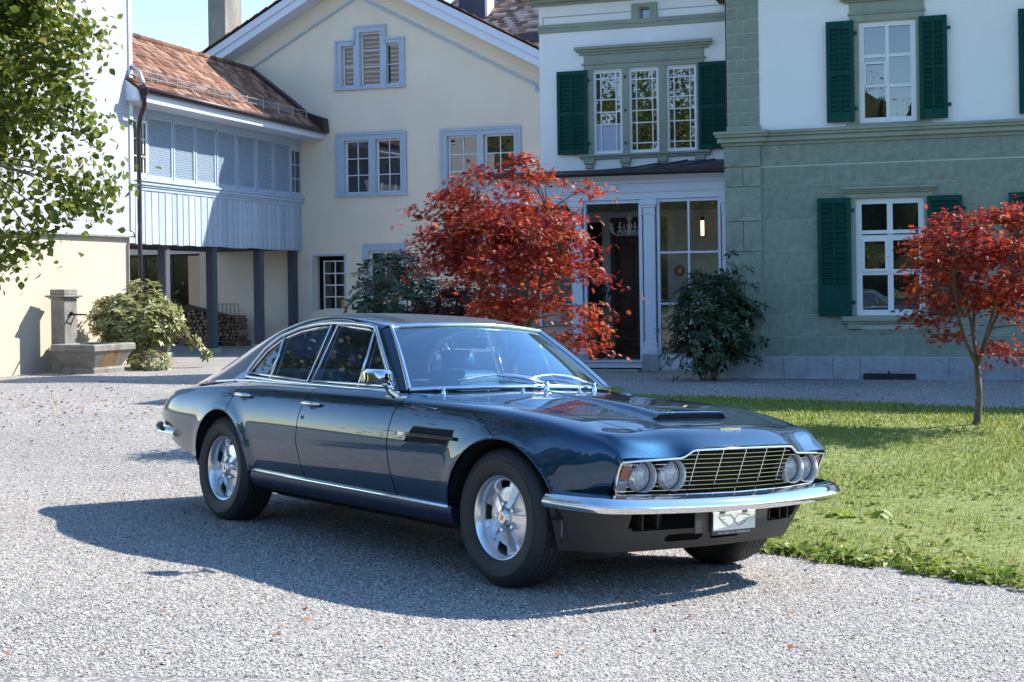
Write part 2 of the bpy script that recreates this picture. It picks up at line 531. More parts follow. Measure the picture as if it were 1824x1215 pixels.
LF = [p for p in LAWN_FRONT if p[0] > -5.05 and p[1] < 15]
LF = [(-5.1, 15.5), (-4.7, 12.6)] + [p for p in LAWN_FRONT[3:]]


def lawn_front(u):
    return np.interp(u, [p[0] for p in LF], [p[1] for p in LF]) + 0.05 * np.sin(u * 9.3) + 0.03 * np.sin(u * 23.0)


def lawn_sheet():
    us = np.concatenate([np.linspace(-5.05, 3.0, 110), np.linspace(3.3, 20, 30)]); rows = 46
    V = []
    for u in us:
        a, b = float(lawn_front(u)), float(lawn_n(u, LAWN_BACK)) + 0.03 * math.sin(u * 7)
        for k in range(rows):
            s = k / (rows - 1); n = a + (b - a) * s
            p = W(u, n); e = min(1.0, (n - a) / 0.12, (b - n) / 0.12)
            V.append((p.x, p.y, float(ground_z(p.x, p.y)) - 0.03 + 0.055 * max(0.0, e)))
    I = np.arange(len(us) * rows).reshape(len(us), rows)
    F = np.stack([I[:-1, :-1], I[1:, :-1], I[1:, 1:], I[:-1, 1:]], -1).reshape(-1, 4)
    tag(np_mesh('lawn', V, F, M['soil'], smooth=True), 'mown lawn beside the car', kind='structure')


lawn_sheet()

# ================================================================== building kit (house frame; roots turned by -YAW)
def house(name, u, n, label, cat):
    o = empty(name, W(u, n), -YAW)
    o.rotation_euler = (0, 0, -YAW)
    tag(o, label, cat)
    return o, (u, n, 0.0)


def wall_mesh(mb, a0, a1, z0, z1, face, ops, axis='n', depth=0.2, back=None):
    """flat wall with openings (a0,a1,z0,z1); reveals run 'depth' inwards. axis 'n': wall along u at n=face; axis 'u': wall along n at u=face"""
    A = sorted({a0, a1, *[v for o in ops for v in o[:2]]}); Zs = sorted({z0, z1, *[v for o in ops for v in o[2:4]]})
    def P(a, z, d=0.0):
        return (a, face + d, z) if axis == 'n' else (face - d, a, z)
    for i in range(len(A) - 1):
        for j in range(len(Zs) - 1):
            ca, cz = (A[i] + A[i + 1]) / 2, (Zs[j] + Zs[j + 1]) / 2
            if any(o[0] < ca < o[1] and o[2] < cz < o[3] for o in ops): continue
            q = [P(A[i], Zs[j]), P(A[i + 1], Zs[j]), P(A[i + 1], Zs[j + 1]), P(A[i], Zs[j + 1])]
            mb.quad(*q)
    for o in ops:
        d = o[4] if len(o) > 4 else depth
        c = [(o[0], o[2]), (o[1], o[2]), (o[1], o[3]), (o[0], o[3])]
        for k in range(4):
            p, q = c[k], c[(k + 1) % 4]
            mb.quad(P(*p), P(*q), P(*q, d), P(*p, d))


def bar_set(vert, horiz, x0, x1, z0, z1, y0, y1, mb, w=0.022):
    for f in vert:
        x = x0 + (x1 - x0) * f; mb.box(x - w / 2, x + w / 2, y0, y1, z0, z1)
    hs = sorted(horiz); vs = [0.0] + sorted(vert) + [1.0]
    for f in hs:
        z = z0 + (z1 - z0) * f
        for i in range(len(vs) - 1):
            xa = x0 + (x1 - x0) * vs[i] + (w / 2 if i else 0); xb = x0 + (x1 - x0) * vs[i + 1] - (w / 2 if i < len(vs) - 2 else 0)
            mb.box(xa, xb, y0 + 0.002, y1 - 0.002, z - w / 2, z + w / 2)


def casement(parent, org, x0, x1, z0, z1, n, frame_m, vert, horiz, fw=0.06, bw=0.022, pane=None, skip=(), label=None, bars_m=None):
    """window > pane (each), glazing_bars; frame front at n"""
    f = MB(org)
    f.box(x0, x0 + fw, n, n + 0.06, z0, z1).box(x1 - fw, x1, n, n + 0.06, z0, z1)
    f.box(x0 + fw, x1 - fw, n + 0.002, n + 0.058, z0, z0 + fw).box(x0 + fw, x1 - fw, n + 0.002, n + 0.058, z1 - fw, z1)
    w = f.build('window', frame_m, parent)
    if label: w['label'] = label
    xi0, xi1, zi0, zi1 = x0 + fw, x1 - fw, z0 + fw, z1 - fw
    if vert or horiz:
        b = MB(org); bar_set(vert, horiz, xi0, xi1, zi0, zi1, n + 0.008, n + 0.04, b, bw); b.build('glazing_bars', bars_m or frame_m, w)
    vs = [0.0] + sorted(vert) + [1.0]; hs = [0.0] + sorted(horiz) + [1.0]
    for i in range(len(vs) - 1):
        for j in range(len(hs) - 1):
            xa, xb = xi0 + (xi1 - xi0) * vs[i], xi0 + (xi1 - xi0) * vs[i + 1]
            za, zb = zi0 + (zi1 - zi0) * hs[j], zi0 + (zi1 - zi0) * hs[j + 1]
            tilt = 0.0035 * (random.random() - 0.5); t2 = 0.0035 * (random.random() - 0.5)
            p = MB(org); y = n + 0.03
            p.quad((xa, y - tilt, za), (xb, y + tilt + t2, za), (xb, y + tilt, zb), (xa, y - tilt - t2, zb))
            p.build('pane', (M['frost'] if (i, j) in skip else (pane or M['pane'])), w, fix=False)
    return w


SLAT = {}


def shutter(parent, org, x0, x1, z0, z1, n, panels, openness=0.3, strip=True, label=None, solid=0.0):
    """shutter > slat; panels = list of (zlow, zhigh) fractions filled with slats"""
    st = 0.065; f = MB(org); d = 0.035
    f.box(x0, x0 + st, n - d, n, z0, z1).box(x1 - st, x1, n - d, n, z0, z1)
    edges = [0.0] + [v for p in panels for v in p] + [1.0]
    for k in range(0, len(edges), 2):
        za, zb = z0 + (z1 - z0) * edges[k], z0 + (z1 - z0) * edges[k + 1]
        f.box(x0 + st, x1 - st, n - d + 0.002, n - 0.002, za, zb)
    if solid:
        f.box(x0 + st + 0.03, x1 - st - 0.03, n - d - 0.006, n - d + 0.004, z0 + 0.09, z0 + (z1 - z0) * panels[0][0] - 0.05)
    for zz in (z0 + 0.18, z1 - 0.22):
        f.box(x1 - 0.004, x1 + 0.05, n - 0.02, n - 0.006, zz, zz + 0.05)
    s = f.build('shutter', M['green_paint'], parent, bevel=0.003)
    if label: s['label'] = label
    w = x1 - x0 - 2 * st
    if strip:
        c = MB(org); xm = (x0 + x1) / 2
        c.box(xm - 0.012, xm + 0.012, n - d - 0.012, n - d + 0.002, z0 + (z1 - z0) * panels[0][0] - 0.04, z1 - 0.06); c.build('slat_rod', M['green_paint'], s)
    key = (round(w, 3), openness)
    if key not in SLAT:
        sm = MB(); a = 0.030; h = math.sin(0.35 + openness) * a; q = math.cos(0.35 + openness) * a
        sm.prism([(-q, -h * 0.2 - 0.005), (q * 0.2, h + 0.0), (q * 0.2, h + 0.008), (-q, -h * 0.2 + 0.004)], 'x', 0, w)
        SLAT[key] = sm.mesh('slat', M['green_paint'])
    for (a, b) in panels:
        za, zb = z0 + (z1 - z0) * a, z0 + (z1 - z0) * b; k = max(1, int((zb - za) / 0.075)); stp = (zb - za) / k
        for i in range(k):
            link_mesh('slat', SLAT[key], s, (x0 + st - org[0], n - 0.012 - org[1], za + stp * (i + 0.4)))
    bk = MB(org)
    for (a, b) in panels:
        bk.box(x0 + st, x1 - st, n - 0.003, n, z0 + (z1 - z0) * a, z0 + (z1 - z0) * b)
    bk.build('backing', M['green_paint'], s)
    return s


def moulding(mb, x0, x1, n, steps, ret=True):
    """stacked cornice: steps = list of (z0,z1,projection)"""
    for (z0, z1, p) in steps:
        mb.box(x0 - (p if ret else 0), x1 + (p if ret else 0), n - p, n + 0.01, z0, z1)


def stone_rows(parent, org, rows, u0, u1, n, proud, joints, openings, name, m, gap=0.008):
    """rows of dressed blocks, each block an object; joints recessed"""
    for r, (z0, z1) in enumerate(rows):
        js = [u0] + [j for j in joints[r % len(joints)] if u0 < j < u1] + [u1]
        for k in range(len(js) - 1):
            pieces = [(js[k], js[k + 1])]
            for (a, b, za, zb) in openings:
                if zb <= z0 + 0.01 or za >= z1 - 0.01: continue
                nx = []
                for (p, q) in pieces:
                    if b <= p or a >= q: nx.append((p, q)); continue
                    if a > p + 0.05: nx.append((p, a))
                    if b < q - 0.05: nx.append((b, q))
                pieces = nx
            for (p, q) in pieces:
                g = gap / 2; o_ = (random.random() - 0.5) * 0.003
                mb = MB(((p + q) / 2, n, z0)); ga = g if p not in (u0,) else 0; gb = g if q not in (u1,) else 0
                mb.box(p + ga, q - gb, n - proud + o_, n + 0.001, z0 + g, z1 - g)
                ob = mb.build(name, m, parent, bevel=0.003)
                ob.location = ((p + q) / 2 - org[0], n - org[1], z0 - org[2])


# ------------------------------------------------------------------ right-hand house
A_N = 22.55
hA, oA = house('stone_house', -0.4, A_N, 'tall house with grey green stone ground floor, white upper storey and dark green shutters', 'house')
wb = MB(oA)
A_OPS_LOW = [(-1.78, -0.77, 0.98, 2.78, 0.16), (1.02, 2.03, 0.98, 2.78, 0.16)]
wall_mesh(wb, -3.76, 9.0, 0.30, 3.72, A_N, A_OPS_LOW)
wallA = wb.build('ground_floor_wall', M['mortar'], hA)
rows = [(0.352, 0.67), (0.67, 1.005), (1.005, 1.505), (1.505, 2.005), (2.005, 2.48), (2.48, 3.02), (3.02, 3.32)]
joints = [[-2.67, -1.93, -1.1, 0.1, 1.3, 2.5, 3.8, 5.0, 6.5, 7.8], [-2.3, -0.44, 0.6, 2.6, 4.2, 5.8, 7.4], [-2.67, 0.25, 2.3, 3.6, 5.0, 6.4, 7.7], [-0.1, 0.62, 2.8, 4.4, 5.9, 7.3], [-2.66, 0.2, 2.4, 3.7, 5.2, 6.7, 7.9], [-0.35, 0.7, 3.0, 4.6, 6.2, 7.6], [-2.14, -0.42, 0.9, 2.2, 3.4, 4.8, 6.3, 7.7]]
blk = [(-1.93, -0.63, 0.80, 2.95), (0.87, 2.17, 0.80, 2.95)]
stone_rows(wallA, oA, rows, -3.215, 6.0, A_N, 0.005, joints, blk, 'ashlar_block', M['stone_block'])
stone_rows(wallA, oA, [(3.34, 3.66)], -3.215, 6.0, A_N, 0.010, [[-0.9, 0.36, 2.2, 4.0]], [], 'frieze_block', M['stone_block'])
prow = [(0.352, 0.67), (0.67, 1.0), (1.0, 1.505), (1.505, 2.005), (2.005, 2.48), (2.48, 3.02), (3.02, 3.32), (3.34, 3.66)]
stone_rows(wallA, oA, prow, -3.79, -3.225, A_N, 0.045, [[-3.5], []], [], 'pilaster_block', M['stone_block'])
for (a_, b_) in ((-1.93, -0.63), (0.87, 2.17)):
    for (za, zb) in ((2.957, 3.016), (0.674, 0.778)):
        q = MB(oA); q.box(a_ + 0.002, b_ - 0.002, A_N - 0.005, A_N + 0.001, za, zb); q.build('ashlar_block', M['stone_block'], wallA)
stone_rows(hA, oA, [(0.0, 0.345)], -3.82, 6.0, A_N, 0.06, [[-2.9, -2.15, -1.74, -0.44, 0.6, 1.8, 3.1, 4.4]], [], 'plinth_block', M['plinth_stone'], 0.006)
g = MB(oA); g.box(-1.69, -0.92, A_N - 0.10, A_N - 0.055, 0.0, 0.10); g.box(-1.33, -1.30, A_N - 0.10, A_N - 0.08, 0.10, 0.14)
g.build('cellar_grate', M['iron'], hA)
cb = MB(oA)
moulding(cb, -3.80, 9.0, A_N, [(3.66, 3.72, 0.03), (3.72, 3.775, 0.09), (3.775, 3.80, 0.075), (3.80, 3.845, 0.115), (3.845, 3.885, 0.14)])
moulding(cb, -3.80, -3.20, A_N - 0.03, [(3.668, 3.718, 0.03), (3.722, 3.773, 0.09), (3.777, 3.798, 0.075), (3.803, 3.843, 0.115), (3.848, 3.89, 0.14)])
cb.build('cornice', M['sandstone'], hA)
ub = MB(oA)
A_OPS_UP = [(-1.70, -0.86, 3.94, 5.49, 0.16), (1.1, 1.94, 3.94, 5.49, 0.16)]
wall_mesh(ub, -3.74, 9.0, 3.885, 6.5, A_N + 0.02, A_OPS_UP)
ub.build('upper_wall', M['white'], hA)
qrows = []; z = 3.985
while z < 6.45: qrows.append((z, min(6.5, z + 0.208))); z += 0.208
stone_rows(hA, oA, qrows, -3.735, -3.235, A_N + 0.02, 0.012, [[-3.58], [-3.48]], [], 'quoin', M['stone_block'], 0.009)
qb = MB(oA); qb.box(-3.75, -3.215, A_N - 0.03, A_N + 0.02, 3.89, 3.98); qb.build('quoin_base', M['sandstone'], hA)
for (x0, x1, first) in ((-1.78, -0.77, True), (1.02, 2.03, False)):
    sb = MB(oA)
    sb.box(x0 - 0.14, x0, A_N - 0.035, A_N + 0.005, 0.98, 2.785).box(x1, x1 + 0.13, A_N - 0.035, A_N + 0.005, 0.98, 2.785)
    sb.box(x0 - 0.14, x1 + 0.13, A_N - 0.036, A_N + 0.005, 2.787, 2.86)
    moulding(sb, x0 - 0.08, x1 + 0.08, A_N, [(2.862, 2.89, 0.06), (2.89, 2.92, 0.085), (2.92, 2.955, 0.115)])
    moulding(sb, x0 - 0.13, x1 + 0.13, A_N, [(0.90, 0.975, 0.09), (0.865, 0.90, 0.06)])
    sb.box(x0 - 0.13, x0 + 0.06, A_N - 0.05, A_N, 0.78, 0.863).box(x1 - 0.06, x1 + 0.13, A_N - 0.05, A_N, 0.78, 0.863)
    sb.build('window_surround', M['sandstone'], hA, bevel=0.004)
    w_ = casement(hA, oA, x0, x1, 0.985, 2.78, A_N + 0.02, M['white_paint'], [0.5], [0.355, 0.68], 0.085, 0.085, label='tall white window of the ground floor')
    cr = MB(oA); cr.box(x0 + 0.09, x0 + 0.465, A_N + 0.005, A_N + 0.03, 1.66, 1.70); cr.box(x0 + 0.09, x0 + 0.465, A_N + 0.005, A_N + 0.03, 2.12, 2.16); cr.box(x0 + 0.088, x0 + 0.125, A_N + 0.004, A_N + 0.03, 1.70, 2.12); cr.box(x0 + 0.43, x0 + 0.467, A_N + 0.004, A_N + 0.03, 1.70, 2.12)
    cr.box(x0 + 0.06, x1 - 0.06, A_N + 0.0, A_N + 0.03, 2.235, 2.29)
    cr.build('vent_light', M['white_paint'], w_)
    ow = 0.59 if first else 0.5
    shutter(hA, oA, x0 - 0.575, x0 - 0.07, 0.985, 2.80, A_N - 0.05, [(0.265, 0.955)], 0.05, solid=1.0, label='left green shutter of a ground floor window')
    shutter(hA, oA, x1 + 0.05, x1 + 0.555, 0.985, 2.79, A_N - 0.05, [(0.265, 0.955)], 0.45, solid=1.0, label='right green shutter of a ground floor window')
for (x0, x1) in ((-1.70, -0.86), (1.1, 1.94)):
    sb = MB(oA); n_ = A_N + 0.02
    sb.box(x0 - 0.13, x0, n_ - 0.035, n_ + 0.004, 3.94, 5.495).box(x1, x1 + 0.12, n_ - 0.035, n_ + 0.004, 3.94, 5.495)
    sb.box(x0 - 0.14, x1 + 0.13, n_ - 0.036, n_ + 0.004, 5.497, 5.60)
    sb.box(x0 - 0.16, x1 + 0.15, n_ - 0.05, n_ + 0.004, 5.602, 5.63); sb.box(x0 - 0.14, x1 + 0.13, n_ - 0.034, n_ + 0.004, 5.632, 5.80)
    moulding(sb, x0 - 0.16, x1 + 0.15, n_, [(5.80, 5.83, 0.07), (5.83, 5.87, 0.11), (5.87, 5.92, 0.14)])
    sb.box(x0 - 0.20, x1 + 0.23, n_ - 0.04, n_ + 0.004, 3.89, 3.938)
    sb.build('window_surround', M['sandstone'], hA, bevel=0.004)
    w_ = casement(hA, oA, x0, x1, 3.945, 5.485, A_N + 0.035, M['white_paint'], [0.5], [0.345, 0.68], 0.075, 0.05, label='white six pane window of the upper storey')
    cr = MB(oA); cr.box(x0 + 0.08, x0 + 0.40, A_N + 0.02, A_N + 0.05, 4.49, 4.515).box(x0 + 0.08, x0 + 0.40, A_N + 0.02, A_N + 0.05, 4.84, 4.87).box(x0 + 0.078, x0 + 0.105, A_N + 0.019, A_N + 0.05, 4.515, 4.84).box(x0 + 0.375, x0 + 0.402, A_N + 0.019, A_N + 0.05, 4.515, 4.84)
    cr.build('vent_light', M['white_paint'], w_)
    shutter(hA, oA, x0 - 0.49, x0 - 0.075, 3.965, 5.52, A_N - 0.03, [(0.10, 0.455), (0.515, 0.92)], 0.75, label='left green shutter with open slats')
    shutter(hA, oA, x1 + 0.05, x1 + 0.46, 3.955, 5.51, A_N - 0.03, [(0.10, 0.49), (0.52, 0.94)], 0.12, label='right green shutter with closed slats')
rb = MB(oA)
moulding(rb, -3.85, 9.0, A_N, [(6.5, 6.6, 0.12), (6.6, 6.7, 0.4), (6.7, 6.8, 0.72)])
rb.build('eaves', M['sandstone'], hA)
rf = MB(oA)
rf.v = [(-4.6, A_N - 0.75, 6.8), (9.8, A_N - 0.75, 6.8), (9.8, 36, 6.8), (-4.6, 36, 6.8), (0.5, 28, 8.6), (6, 28, 8.6)]
rf.f = [(0, 1, 5, 4), (1, 2, 5), (2, 3, 4, 5), (3, 0, 4), (3, 2, 1, 0)]
rf.build('roof', M['tile_far'], hA)
bb = MB(oA)
bb.quad((-3.76, A_N + 0.001, 0), (-3.76, 35, 0), (-3.76, 35, 6.7), (-3.76, A_N + 0.03, 6.7)); bb.quad((9, A_N, 0), (9, 35, 0), (9, 35, 6.7), (9, A_N, 6.7)); bb.quad((-3.76, 35, 0), (9, 35, 0), (9, 35, 6.7), (-3.76, 35, 6.7))
bb.build('side_walls', M['white'], hA, fix=False)

# ------------------------------------------------------------------ middle wing with porch
E_N = 27.0; P_N = 24.3
hE, oE = house('porch_wing', -6.3, P_N, 'white middle wing with three sash windows above a glazed entrance porch', 'house')
eb = MB(oE)
E_OPS = [(-7.09, -6.51, 4.06, 5.67, 0.12), (-6.38, -5.79, 4.06, 5.67, 0.12), (-5.64, -5.06, 4.06, 5.67, 0.12), (-6.15, -5.94, 6.60, 6.84, 0.15)]
wall_mesh(eb, -8.18, -3.70, 3.2, 7.1, E_N, E_OPS)
eb.build('upper_wall', M['white'], hE)
bd = MB(oE)
bd.box(-8.19, -3.7, E_N - 0.03, E_N + 0.002, 6.47, 6.555); bd.box(-8.20, -3.7, E_N - 0.045, E_N + 0.002, 6.556, 6.63)
bd.box(-8.09, -6.32, E_N - 0.012, E_N + 0.002, 6.775, 6.787); bd.box(-5.78, -4.4, E_N - 0.012, E_N + 0.002, 6.775, 6.787); bd.box(-8.10, -8.088, E_N - 0.012, E_N + 0.002, 6.632, 6.787)
bd.box(-6.30, -6.15, E_N - 0.05, E_N + 0.003, 6.54, 6.92).box(-5.94, -5.80, E_N - 0.05, E_N + 0.003, 6.54, 6.92).box(-6.15, -5.94, E_N - 0.048, E_N + 0.003, 6.84, 6.918).box(-6.15, -5.94, E_N - 0.048, E_N + 0.003, 6.542, 6.60)
moulding(bd, -8.2, -3.7, E_N, [(7.0, 7.06, 0.05), (7.06, 7.14, 0.14), (7.14, 7.25, 0.30)], True)
bd.build('string_courses', M['sandstone'], hE)
casement(hE, oE, -6.15, -5.94, 6.60, 6.84, E_N + 0.08, M['blue_paint'], [], [], 0.02)
sb = MB(oE)
for (a, b) in ((-7.27, -7.09), (-6.51, -6.38), (-5.79, -5.64), (-5.06, -4.91)): sb.box(a, b, E_N - 0.03, E_N + 0.004, 4.045, 5.69)
sb.box(-7.27, -4.91, E_N - 0.032, E_N + 0.004, 5.692, 5.79); sb.box(-7.31, -4.87, E_N - 0.05, E_N + 0.004, 5.792, 5.825); sb.box(-7.27, -4.91, E_N - 0.031, E_N + 0.004, 5.827, 5.99)
moulding(sb, -7.30, -4.88, E_N, [(5.99, 6.04, 0.06), (6.04, 6.085, 0.10), (6.085, 6.14, 0.14)])
moulding(sb, -7.30, -4.88, E_N, [(4.0, 4.043, 0.09), (3.955, 4.0, 0.06)])
for a in (-7.28, -6.56, -5.83, -5.10):
    sb.box(a, a + 0.20, E_N - 0.07, E_N + 0.004, 3.86, 3.953); sb.box(a + 0.02, a + 0.18, E_N - 0.05, E_N + 0.004, 3.775, 3.858)
sb.build('window_surround', M['sandstone'], hE, bevel=0.004)
for k, (x0, x1) in enumerate(((-7.09, -6.51), (-6.38, -5.79), (-5.64, -5.06))):
    if k == 0:
        casement(hE, oE, x0, x1, 4.06, 5.67, E_N + 0.02, M['white_paint'], [0.20, 0.83], [0.34, 0.50, 0.66, 0.93], 0.05, 0.022, skip=[(0, 0), (1, 0), (2, 0)], label='sash window with frosted lower pane')
    else:
        casement(hE, oE, x0, x1, 4.06, 5.67, E_N + 0.02, M['white_paint'], [0.19, 0.83], [0.085, 0.345, 0.50, 0.655, 0.90], 0.05, 0.022)
shutter(hE, oE, -7.81, -7.20, 4.06, 5.69, E_N - 0.05, [(0.06, 0.46), (0.51, 0.95)], 0.2, label='left green shutter of the triple window')
shutter(hE, oE, -5.01, -4.40, 4.06, 5.71, E_N - 0.05, [(0.06, 0.46), (0.51, 0.95)], 0.2, label='right green shutter of the triple window')
hk = MB(oE)
for z in (4.22, 4.85, 5.5): hk.box(-6.46, -6.44, E_N - 0.06, E_N - 0.03, z, z + 0.05)
for (a, s) in ((-7.42, 1), (-4.80, -1)): hk.tube([(a, E_N - 0.09, 4.02), (a - 0.05 * s, E_N - 0.11, 4.10)], 0.010, 6)
hk.build('shutter_hooks', M['iron'], hE)
er = MB(oE); er.box(-8.8, -3.6, 26.35, 27.6, 7.25, 7.4); er.box(-8.8, -3.6, 26.4, 27.6, 7.4, 7.95); er.build('roof', M['tile_far'], hE)
# porch
pr = MB(oE)
pr.v = [(-8.42, P_N - 0.25, 3.47), (-3.80, P_N - 0.25, 3.47), (-3.80, E_N, 3.86), (-5.45, E_N, 3.86), (-6.6, E_N, 3.72), (-8.42, E_N, 3.50)]
pr.f = [(0, 1, 2, 3, 4, 5)]
pr.quad((-8.42, P_N - 0.25, 3.43), (-3.80, P_N - 0.25, 3.43), (-3.8, E_N, 3.43), (-8.42, E_N, 3.43)); pr.quad((-8.42, P_N - 0.25, 3.43), (-3.80, P_N - 0.25, 3.43), (-3.80, P_N - 0.25, 3.47), (-8.42, P_N - 0.25, 3.47))
proof = pr.build('porch_roof', M['lead_roof'], hE, fix=False)
for k, u_ in enumerate(np.arange(-8.1, -3.9, 0.52)):
    s_ = MB(oE); zt = float(np.interp(u_ + 0.25, [-8.42, -6.6, -5.45, -3.8], [3.50, 3.72, 3.86, 3.86]))
    s_.tube([(u_, P_N - 0.24, 3.478), (u_ + 0.25, E_N - 0.01, zt + 0.008)], 0.016, 6); s_.build('standing_seam', M['lead_roof'], proof)
gt_ = MB(oE); gt_.tube([(-8.45, P_N - 0.31, 3.455), (-3.9, P_N - 0.31, 3.43)], 0.058, 10); gt_.build('gutter', M['copper'], hE, smooth=True)
bm_ = MB(oE)
bm_.box(-8.3, -3.83, P_N - 0.12, P_N + 0.1, 3.33, 3.40); bm_.box(-8.3, -3.83, P_N - 0.06, P_N + 0.1, 3.26, 3.33); bm_.box(-8.3, -3.83, P_N - 0.03, P_N + 0.1, 2.985, 3.26); bm_.box(-8.3, -3.83, P_N - 0.05, P_N + 0.1, 3.10, 3.125)
bm_.build('porch_beam', M['lilac_paint'], hE, bevel=0.004)
so = MB(oE); so.box(-8.3, -3.83, P_N - 0.235, P_N + 0.1, 3.402, 3.428); so.build('porch_soffit', M['lilac_paint'], hE)
wx = MB(oE); wx.box(-6.08, -5.98, P_N - 0.09, P_N - 0.03, 3.14, 3.24); wx.build('alarm_box', M['white_paint'], hE, bevel=0.006)
for (u0_, u1_) in ((-6.84, -6.59), (-5.54, -5.28), (-4.17, -3.95), (-8.2, -7.96)):
    c_ = MB(oE)
    c_.box(u0_ + 0.03, u1_ - 0.03, P_N - 0.03, P_N + 0.12, 0.50, 2.78); c_.box(u0_ + 0.015, u1_ - 0.015, P_N - 0.045, P_N + 0.12, 0.38, 0.52); c_.box(u0_ - 0.005, u1_ + 0.005, P_N - 0.06, P_N + 0.12, 0.29, 0.40)
    c_.box(u0_ + 0.015, u1_ - 0.015, P_N - 0.045, P_N + 0.12, 2.72, 2.755); c_.box(u0_ + 0.01, u1_ - 0.01, P_N - 0.05, P_N + 0.12, 2.84, 2.88); c_.box(u0_ - 0.01, u1_ + 0.01, P_N - 0.065, P_N + 0.12, 2.88, 2.982)
    c_.box(u0_ + 0.025, u1_ - 0.025, P_N - 0.035, P_N + 0.12, 2.755, 2.84)
    col_ = c_.build('porch_pillar', M['lilac_paint'], hE, bevel=0.006)
    b_ = MB(oE); b_.box(u0_ - 0.02, u1_ + 0.02, P_N - 0.08, P_N + 0.12, 0.0, 0.288); b_.build('pillar_base', M['plinth_stone'], col_, bevel=0.008)
bp = MB(oE); bp.box(-5.47, -5.39, P_N - 0.045, P_N - 0.028, 1.13, 1.21); bp.build('bell_plate', M['white_paint'], hE, bevel=0.003)
fr_ = MB(oE)       # door frame, glazed screen frames
fr_.box(-6.59, -6.55, P_N, P_N + 0.1, 0.18, 2.984).box(-5.60, -5.541, P_N, P_N + 0.1, 0.18, 2.984).box(-6.55, -5.60, P_N + 0.01, P_N + 0.09, 2.925, 2.984)
fr_.box(-5.279, -5.23, P_N, P_N + 0.08, 0.0, 2.984).box(-4.215, -4.171, P_N, P_N + 0.08, 0.0, 2.984).box(-5.23, -4.215, P_N + 0.004, P_N + 0.076, 2.93, 2.98).box(-5.23, -4.215, P_N + 0.004, P_N + 0.076, 0.03, 0.30)
fr_.box(-4.742, -4.705, P_N + 0.006, P_N + 0.07, 0.30, 2.93).box(-5.23, -4.742, P_N + 0.008, P_N + 0.068, 2.035, 2.07).box(-4.705, -4.215, P_N + 0.008, P_N + 0.068, 2.035, 2.07).box(-5.23, -4.742, P_N + 0.008, P_N + 0.068, 1.15, 1.185).box(-4.705, -4.215, P_N + 0.008, P_N + 0.068, 1.15, 1.185)
fr_.box(-7.95, -6.845, P_N + 0.004, P_N + 0.076, 0.03, 0.32).box(-7.95, -6.845, P_N + 0.004, P_N + 0.076, 2.93, 2.98).box(-7.95, -6.845, P_N + 0.008, P_N + 0.068, 1.15, 1.185).box(-7.42, -7.38, P_N + 0.006, P_N + 0.07, 0.32, 2.93)
frame = fr_.build('porch_frame', M['lilac_paint'], hE)
for (a, b) in ((-5.23, -4.742), (-4.705, -4.215), (-7.95, -7.42), (-7.38, -6.845)):
    for (c, d) in ((0.30, 1.15), (1.185, 2.035), (2.07, 2.93)):
        g_ = MB(oE); g_.quad((a, P_N + 0.04, c), (b, P_N + 0.04, c), (b, P_N + 0.04, d), (a, P_N + 0.04, d)); g_.build('pane', M['pane_clear'], frame, fix=False)
st = MB(oE); st.box(-6.60, -5.55, P_N - 0.06, P_N + 0.3, 0.06, 0.18); st.box(-6.62, -5.54, P_N - 0.10, P_N + 0.3, 0.16, 0.182); st.build('threshold', M['lilac_paint'], hE)
s2 = MB(oE); s2.box(-8.3, -5.57, P_N - 0.35, P_N - 0.081, -0.02, 0.035); s2.box(-5.25, -3.9, P_N - 0.2, P_N - 0.081, -0.02, 0.04); s2.build('stone_step', M['sandstone'], hE, bevel=0.01)
rm = MB(oE)        # the hall inside
rm.quad((-8.3, P_N + 0.1, 0.18), (-3.8, P_N + 0.1, 0.18), (-3.8, E_N + 0.8, 0.18), (-8.3, E_N + 0.8, 0.18))
rm.build('hall_floor', simple('hall_tiles', (0.25, 0.24, 0.23), 0.5), hE, fix=False)
rw = MB(oE); wall_mesh(rw, -8.3, -3.8, 0.18, 3.3, 27.0, [(-6.70, -5.75, 0.44, 2.72, 0.15)])
rw.quad((-8.3, P_N + 0.1, 0.18), (-8.3, 27, 0.18), (-8.3, 27, 3.3), (-8.3, P_N + 0.1, 3.3)); rw.quad((-3.82, P_N + 0.1, 0.18), (-3.82, 27, 0.18), (-3.82, 27, 3.3), (-3.82, P_N + 0.1, 3.3))
rw.quad((-8.3, P_N + 0.1, 3.2), (-3.8, P_N + 0.1, 3.2), (-3.8, 27, 3.2), (-8.3, 27, 3.2))
rw.build('hall_wall', M['room'], hE, fix=False)
hc = MB(oE); moulding(hc, -8.2, -3.9, 26.99, [(2.92, 3.0, 0.04), (3.0, 3.1, 0.08), (3.1, 3.19, 0.13)], False); hc.lathe([(0.0, -0.03), (0.07, -0.03), (0.08, 0), (0.05, -0.015), (0.11, 0.0), (0.12, -0.025), (0.13, 0)], 24, 'y', (-6.62, 26.90, 3.02)); hc.build('hall_cornice', M['sandstone'], hE)
dk = MB(oE); dk.box(-7.25, -6.95, 26.95, 26.985, 0.25, 2.72); dk.build('dark_doorway_panel', M['dark'], hE)  # flat black slab, the opening's darkness is only its colour
dr = MB(oE)
dr.box(-6.70, -5.75, 27.10, 27.14, 0.44, 2.72)
door = dr.build('inner_door', M['wood_dark'], hE)
for (a, b, c, d) in ((-6.62, -6.34, 0.62, 1.25), (-6.62, -6.34, 1.42, 2.30), (-6.16, -5.88, 0.62, 1.25), (-6.16, -5.88, 1.42, 2.30)):
    p_ = MB(oE); p_.box(a, b, 27.075, 27.11, c, d); p_.build('door_panel', M['wood_dark'], door, bevel=0.02)
